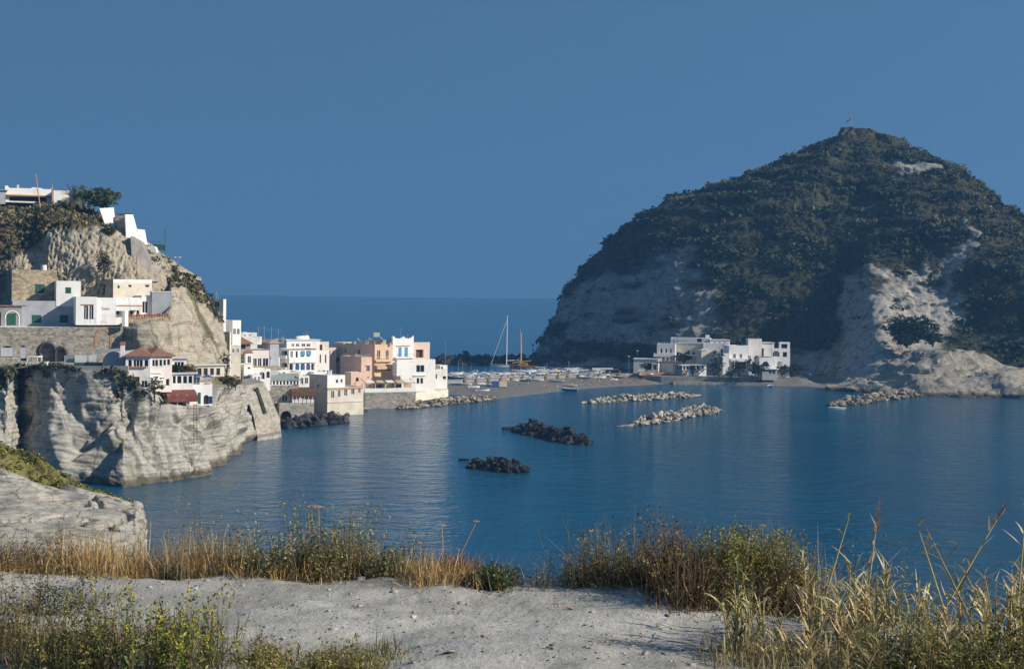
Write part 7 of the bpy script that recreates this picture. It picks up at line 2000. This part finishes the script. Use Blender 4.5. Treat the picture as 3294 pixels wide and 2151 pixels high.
grass_patch(gb, r, 820, 1280, 2100, 2190, 1300, .06, .20, np.array([(.20, .19, .08), (.15, .16, .06), (.28, .21, .10)]))
TW = np.array([(.20, .13, .08), (.30, .21, .12), (.42, .33, .20), (.14, .10, .07)])
for x0_, x1_, y0_, nn, h1 in ((-100, 480, 1838, 420, .62), (480, 1330, 1850, 620, .70), (1330, 1580, 1880, 160, .5), (1650, 1850, 1895, 60, .45), (1830, 2640, 1905, 620, .85), (-80, 700, 2150, 260, .6)):
    grass_patch(gb, r, x0_, x1_, y0_ - 14, y0_ + 4, nn, h1 * .5, h1, TW, .0045, .5, .6, .3)
grass_patch(gb, r, -150, 250, 1805, 1845, 1600, .15, .40, TW, .005, .7, .9, .2)
go = gb.build('dry_grass', grass_mat); tag(go, 'dry straw coloured grass along the edge of the viewpoint', 'grass', kind='stuff')


DENSE = {15: 1.5, 16: 2.4, 17: 1.8, 18: 1.6, 6: 1.4, 7: 1.5, 8: 1.4, 12: 1.6, 13: 1.4, 14: 1.4}
def shrub(label, px, py, w, h, pal, seed, stems=60, leaves=46, leaf=.018, spread=.55, flowers=None, upright=.6, name='shrub', lf_ratio=2.4, depth=.7, stemcol=(.16, .11, .06), Y=None):
    r = np.random.default_rng(seed); pal = np.array(pal)
    p = gpt(px, py)
    t = empty(name, p); tag(t, label, 'shrub')
    n = stems
    base = np.array(p)[None] + np.stack([r.normal(0, w * .16, n), r.normal(0, w * .12, n), np.full(n, -.03)], -1)
    h = h * (1.2 if seed in (3, 4, 6, 7, 8, 9) else 1)
    hh = h * (r.uniform(.35, 1.12, n) * (1 + .3 * np.sin(base[:, 0] * 9 + seed)) if seed not in (16, 17, 12) else r.uniform(.45, 1.0, n))
    az = r.uniform(0, 6.28, n); lean = np.abs(r.normal(0, spread, n)) * (1 - .35 * upright)
    hh = hh / np.clip(np.cos(lean * .9), .5, 1) * np.where(lean > .6, .8, 1)
    v, f, k, cen = blades(base, hh, lean, az, np.full(n, .006), r.normal(-.15 * upright, .25, n), 6, twist=r.uniform(0, 6.28, n))
    b = Bag(); b.add(v, f, np.repeat(np.array([stemcol]) * r.uniform(.6, 1.4, (n, 1)), k, 0)); b.build('stems', grass_mat, t)
    # leaves along the upper part of each stem
    m = max(10, int(leaves * .60 * DENSE.get(seed, 1))); tt = r.uniform(.10, 1.0, (n, m)) ** (.8 if seed not in DENSE else .95)
    i0 = np.clip((tt * 6).astype(int), 0, 5); fr = (tt * 6 - i0)[..., None]
    ar = np.arange(n)[:, None]
    pos = cen[ar, i0] * (1 - fr) + cen[ar, i0 + 1] * fr
    pos = pos.reshape(-1, 3)
    d = r.normal(size=pos.shape); d[:, 2] = np.abs(d[:, 2]) * .7 + .25 * upright; d /= np.linalg.norm(d, axis=1, keepdims=True)
    pos = pos + d * r.uniform(0, .03, (len(pos), 1))
    L = leaf * .92 * r.uniform(.5, 1.6, (len(pos), 1))
    sdv = np.cross(d, r.normal(size=pos.shape)); sdv /= np.linalg.norm(sdv, axis=1, keepdims=True) + 1e-9
    vv = np.stack([pos, pos + d * L + sdv * L / lf_ratio, pos + d * L * 2, pos + d * L - sdv * L / lf_ratio], 1).reshape(-1, 3)
    ff = np.arange(len(vv)).reshape(-1, 4)
    tint = pal[r.integers(0, len(pal), len(pos))] * r.uniform(.55, 1.4, (len(pos), 1)) 
    b = Bag(); b.add(vv, ff, np.repeat(tint, 4, 0)); b.build('foliage', herb_mat, t)
    if flowers:
        nf, col = flowers; sel = r.integers(0, n, nf); q = cen[sel, 6] - (cen[sel, 6] - cen[sel, 5]) * r.uniform(0, 1.5, (nf, 1)) + r.normal(0, .008, (nf, 3))
        v, f, cv = merge(ICO1[0], ICO1[1], (q, np.full((nf, 3), .006) * r.uniform(.6, 1.5, (nf, 1)), r.uniform(0, 6, nf)), .3, seed, np.array([col]) * r.uniform(.7, 1.2, (nf, 1)))
        link('flowers', mesh_np('flowers', v, f, attrs={'tint': cv}), herb_mat, t)['kind'] = 'stuff'
    return t


GG_ = [(.20, .23, .11), (.26, .28, .14), (.14, .17, .08), (.34, .33, .19), (.36, .28, .15)]           # grey green
OL = [(.25, .24, .07), (.32, .29, .09), (.18, .18, .06), (.40, .34, .13)]            # olive
BR = [(.22, .14, .08), (.30, .20, .11), (.14, .09, .06), (.38, .28, .16)]                              # dry brown
DG = [(.06, .09, .035), (.09, .12, .045), (.05, .065, .03)]                           # dark green
shrub('thin brown twiggy shrub at the far left of grass edge', 70, 1835, .9, .42, BR + [STRAW[1]], 1, 90, 30, .012, .7)
shrub('brown twiggy shrub left of the straw grass clump', 200, 1832, .8, .45, BR + OL[:1], 2, 80, 30, .012, .7)
shrub('airy grey green shrub rising behind the straw clump', 560, 1815, .9, .58, GG_, 3, 80, 34, .013, .6)
shrub('grey green shrub left of the pale rock ledge corner', 690, 1820, .8, .52, GG_ + [STRAW[4]], 4, 80, 34, .012, .6)
shrub('low blue green tuft at the edge of pale ground', 560, 1850, .35, .12, [(.06, .11, .06), (.08, .13, .07)], 5, 60, 30, .012, .9)
shrub('bushy grey green shrub in the middle of grass edge', 860, 1850, .95, .44, GG_, 6, 110, 40, .014, .65)
shrub('tall yellow green shrub with umbel stalk on edge', 1035, 1850, .85, .60, OL + GG_, 7, 120, 42, .013, .5)
shrub('green shrub right of the tall yellow green one', 1130, 1855, .8, .48, GG_ + OL[:2], 8, 100, 42, .013, .6)
shrub('low dark green shrub among the straw on edge', 1260, 1862, .75, .34, GG_ + DG, 9, 90, 40, .013, .7)
shrub('rusty brown dried shrub on the mound', 1455, 1878, .5, .36, [(.26, .12, .05), (.20, .10, .05), (.32, .18, .08)], 10, 90, 30, .010, .6)
shrub('compact dark green bush at the gap in grass', 1590, 1898, .55, .26, DG + GG_[:1], 12, 110, 50, .012, .95)
shrub('spiky olive shrub right of the gap', 1900, 1893, .9, .44, OL + BR, 13, 110, 36, .012, .6)
shrub('spiky olive shrub with curling dry stems', 2030, 1896, .8, .46, OL + [STRAW[5]], 14, 100, 36, .012, .55)
shrub('purple brown dry bush left of the big olive bush', 2170, 1925, .85, .56, BR + [(.10, .06, .05)], 15, 230, 42, .012, .6)
shrub('big olive green bush on the right of the edge', 2400, 1935, 1.25, .72, OL + [(.22, .22, .05)], 16, 400, 54, .013, .6, depth=1)
shrub('dark shaded bush at the foot of the olive bush', 2290, 1955, .9, .42, BR + DG, 17, 220, 44, .012, .8)
shrub('dry brown bush right of the big olive bush', 2560, 1950, .9, .55, BR + OL[:2], 18, 210, 40, .012, .65)
shrub('leafy green shrub with yellow flower spikes at bottom left', 560, 2185, 1.15, .58, [(.16, .21, .05), (.22, .26, .07), (.11, .14, .045), (.27, .27, .09)], 19, 90, 52, .015, .45, (420, (.55, .42, .03)), 1.0)
shrub('dense green shrub at the bottom left corner', 260, 2175, 1.0, .52, [(.15, .17, .055), (.20, .21, .07), (.25, .20, .09)], 20, 100, 46, .014, .55, (160, (.5, .4, .05)), .9)
shrub('tall brownish shrub at the left frame edge', 20, 2100, .7, .62, [(.20, .17, .07), (.24, .17, .10), (.15, .15, .07)], 21, 80, 40, .013, .5)
shrub('dark arching fern like shrub left of the path', 190, 1975, .7, .36, DG + [(.09, .08, .035)], 22, 60, 60, .012, .9, upright=.1)
shrub('low olive shrub at the bottom right of the yellow flowers', 900, 2200, .9, .25, OL, 23, 130, 44, .012, .6, upright=.9)
shrub('low olive shrub at the bottom middle', 1110, 2200, .8, .22, OL + BR[:1], 24, 120, 44, .012, .65)
shrub('reddish dry shrub above the bottom olive ones', 850, 2125, .5, .20, BR + [(.24, .12, .06)], 25, 70, 30, .010, .6)
shrub('green shrub at the bottom right corner', 3230, 2190, 1.2, .52, OL + DG, 26, 150, 50, .014, .65)
shrub('olive shrub between the reeds at bottom right', 2960, 2170, 1.0, .44, OL + GG_[:2], 27, 130, 46, .013, .65)
shrub('feathery olive shrub rising behind the reeds', 2830, 2010, .6, .62, OL + BR[:1], 28, 70, 50, .012, .4)
shrub('thin weedy shrub in the gap of the grass edge', 1730, 1900, .6, .28, BR + GG_[:1], 29, 26, 22, .010, .7)


# dried umbels on long stalks
def umbel(label, px, py_top, py_base, Yoff=0.0, head=.035, lean=0.0):
    b = gpt(px - lean * 20, py_base); top = at(px, py_top, b.y)
    t = empty('dried_umbel', b); tag(t, label, 'dried flower')
    MB().tube([b, b.lerp(top, .5) + Vector((.01, 0, 0)), top], [.005, .004, .003], 5).build('stalk', M['beam'], t)
    m = MB()
    for k in range(14):
        a = k * 2.4; rr = head * math.sqrt((k + .5) / 14); q = top + Vector((math.cos(a) * rr, math.sin(a) * rr, head * .45 - rr * .2)); m.tube([top, q], .0015, 3); m.tube([q - Vector((0, 0, .003)), q + Vector((0, 0, .004))], .005, 5)
    m.build('flower_head', M['brick'], t)
for a in (('tall dried umbel above the yellow green shrub', 1025, 1634, 1850, 0, .05), ('small dried umbel left of the tall one', 992, 1630, 1850, 0, .018), ('low dried umbel above the blue green shrub', 930, 1722, 1850, 0, .022), ('dried umbel standing against the water', 1422, 1690, 1875, 0, .028), ('brown seed head right of the standing umbel', 1532, 1678, 1880, 0, .026, 5), ('low dried umbel left of the rusty shrub', 1350, 1748, 1872, 0, .024), ('orange seed head above the big olive bush', 2452, 1692, 1930, 0, .03)): umbel(*a)


# reeds
def reed(bag, r, px, py, h, lean, az, leaves=13, L=.30, plume=False, pal=None):
    p = gpt(px, py)
    d = np.array([math.sin(lean) * math.cos(az), math.sin(lean) * math.sin(az), math.cos(lean)])
    pts = [np.array(p) + d * h * k / 6 + np.array([0, 0, -.02 * (k / 6) ** 2]) for k in range(7)]
    nl = leaves; tt = np.linspace(.15, .98, nl) + r.normal(0, .02, nl)
    base = np.array([np.array(p) + d * h * q for q in tt])
    a0 = np.where(np.arange(nl) % 2 == 0, az, az + np.pi) + r.normal(0, .7, nl)
    v, f, k, _ = blades(base, L * r.uniform(.6, 1.25, nl) * (1.1 - .4 * tt), r.uniform(.35, .8, nl) + lean * .5, a0, r.uniform(.010, .022, nl), r.normal(1.1, .9, nl), 5, twist=a0 + np.pi / 2 + r.normal(0, .5, nl))
    tint = pal[r.integers(0, len(pal), nl)] * r.uniform(.65, 1.3, (nl, 1)); bag[1].add(v, f, np.repeat(tint, k, 0))
    st = MB(); st.tube([Vector(q) for q in pts], [.011, .010, .009, .008, .007, .005, .003], 5)
    vs = np.array([list(q) for q in st.v]); qs = np.array([q for q in st.f if len(q) == 4])
    bag[0].add(vs, qs, np.repeat(np.array([[.46, .38, .19]]) * r.uniform(.6, 1.3), len(vs), 0))
    if plume:
        top = pts[-1]; n = 150; t0 = r.uniform(0, 1, n); b0 = top + d * (t0[:, None] * .28 - .10)
        v, f, k, _ = blades(b0, .075 * (1.15 - t0) * r.uniform(.6, 1.2, n), r.uniform(.2, .7, n), np.where(r.random(n) < .7, az, r.uniform(0, 6.28, n)), np.full(n, .004), r.normal(.2, .3, n), 3, twist=r.uniform(0, 6, n))
        bag[2].add(v, f, np.repeat(np.array([[.34, .22, .13]]) * r.uniform(.6, 1.4, (n, 1)), k, 0))


RP = np.array([(.66, .54, .29), (.74, .64, .40), (.48, .39, .17), (.26, .27, .11), (.58, .40, .18), (.62, .48, .24), (.70, .57, .33)])
RG = np.array([(.13, .18, .07), (.17, .21, .09), (.22, .24, .10)])
def clump(label, specs, seed, pal=RP):
    r = np.random.default_rng(seed); b = (Bag(), Bag(), Bag())
    p = gpt(specs[0][0], specs[0][1]); t = empty('reed_clump', p); tag(t, label, 'reeds')
    for s_ in specs: reed(b, r, *s_, pal=pal)
    b[0].build('stalk', grass_mat, t); b[1].build('leaves', grass_mat, t)
    if b[2].n: b[2].build('plume', grass_mat, t)
def rnd(n, x0, x1, y0, y1, h0, h1, r, lv=.40):
    return [(r.uniform(x0, x1), r.uniform(y0, y1), r.uniform(h0, h1) * .72, abs(r.normal(0, lv)), r.uniform(0, 6.28), int(r.integers(9, 15)), r.uniform(.16, .30)) for _ in range(n)]
r = np.random.default_rng(99)
clump('straw coloured reed clump in front of the olive bush', rnd(13, 2360, 2520, 2060, 2130, .45, .75, r), 1)
clump('green bladed reeds at the left end of the reed bed', rnd(6, 2330, 2420, 2090, 2150, .5, .85, r, .15), 2, RG)
clump('dense dry reed clump in the middle of reed bed', rnd(17, 2560, 2790, 2040, 2150, .5, .85, r), 3)
clump('tall reeds with brown plume right of the middle clump', rnd(13, 2700, 2860, 2030, 2140, .5, .8, r) + [(2770, 2070, .95, .12, .1, 8, .22, True)], 4)
clump('single reed with slender pale tip above the bush', [(2610, 2050, 1.02, .28, .0, 7, .2, False), (2600, 2060, .7, .1, 2., 10, .25), (2630, 2060, .6, .2, 4., 10, .25)], 5)
clump('leaning reeds with plume at the right', rnd(12, 2880, 3060, 2050, 2160, .45, .75, r) + [(2960, 2100, 1.15, .52, .05, 9, .24, True)], 6)
clump('crossing dry reeds near the right edge', rnd(14, 3050, 3220, 2040, 2160, .45, .8, r) + [(3180, 2120, 1.05, .45, 3.1, 12, .26), (3080, 2110, .95, .3, 3.0, 10, .24)], 7)
clump('dry reeds cut by the right frame edge', rnd(14, 3200, 3400, 2040, 2160, .5, .85, r) + [(3260, 2100, 1.05, .08, .0, 12, .2), (3300, 2080, .95, .1, 1., 12, .25)], 8)
clump('low broken reeds along the bottom right', rnd(22, 2450, 3100, 2150, 2200, .25, .5, r, .5), 9)

# ------------------------------------------------------------------ sea haze
hm = bpy.data.materials.new('sea_haze'); hm.use_nodes = True
ns, ls = hm.node_tree.nodes, hm.node_tree.links
ns.remove(ns['Principled BSDF'])
pv = ns.new('ShaderNodeVolumePrincipled')
pv.inputs['Color'].default_value = (0.22, 0.52, 1.0, 1)
pv.inputs['Density'].default_value = 0.00019
pv.inputs['Anisotropy'].default_value = 0.0
ls.new(pv.outputs[0], ns['Material Output'].inputs['Volume'])
haze = MB().aabb(-700, 900, -60, 1150, -4, 135).build('haze', hm)
tag(haze, 'thin blue sea haze over the bay', kind='stuff')
scene.cycles.volume_step_rate = 4.0
scene.cycles.volume_max_steps = 64
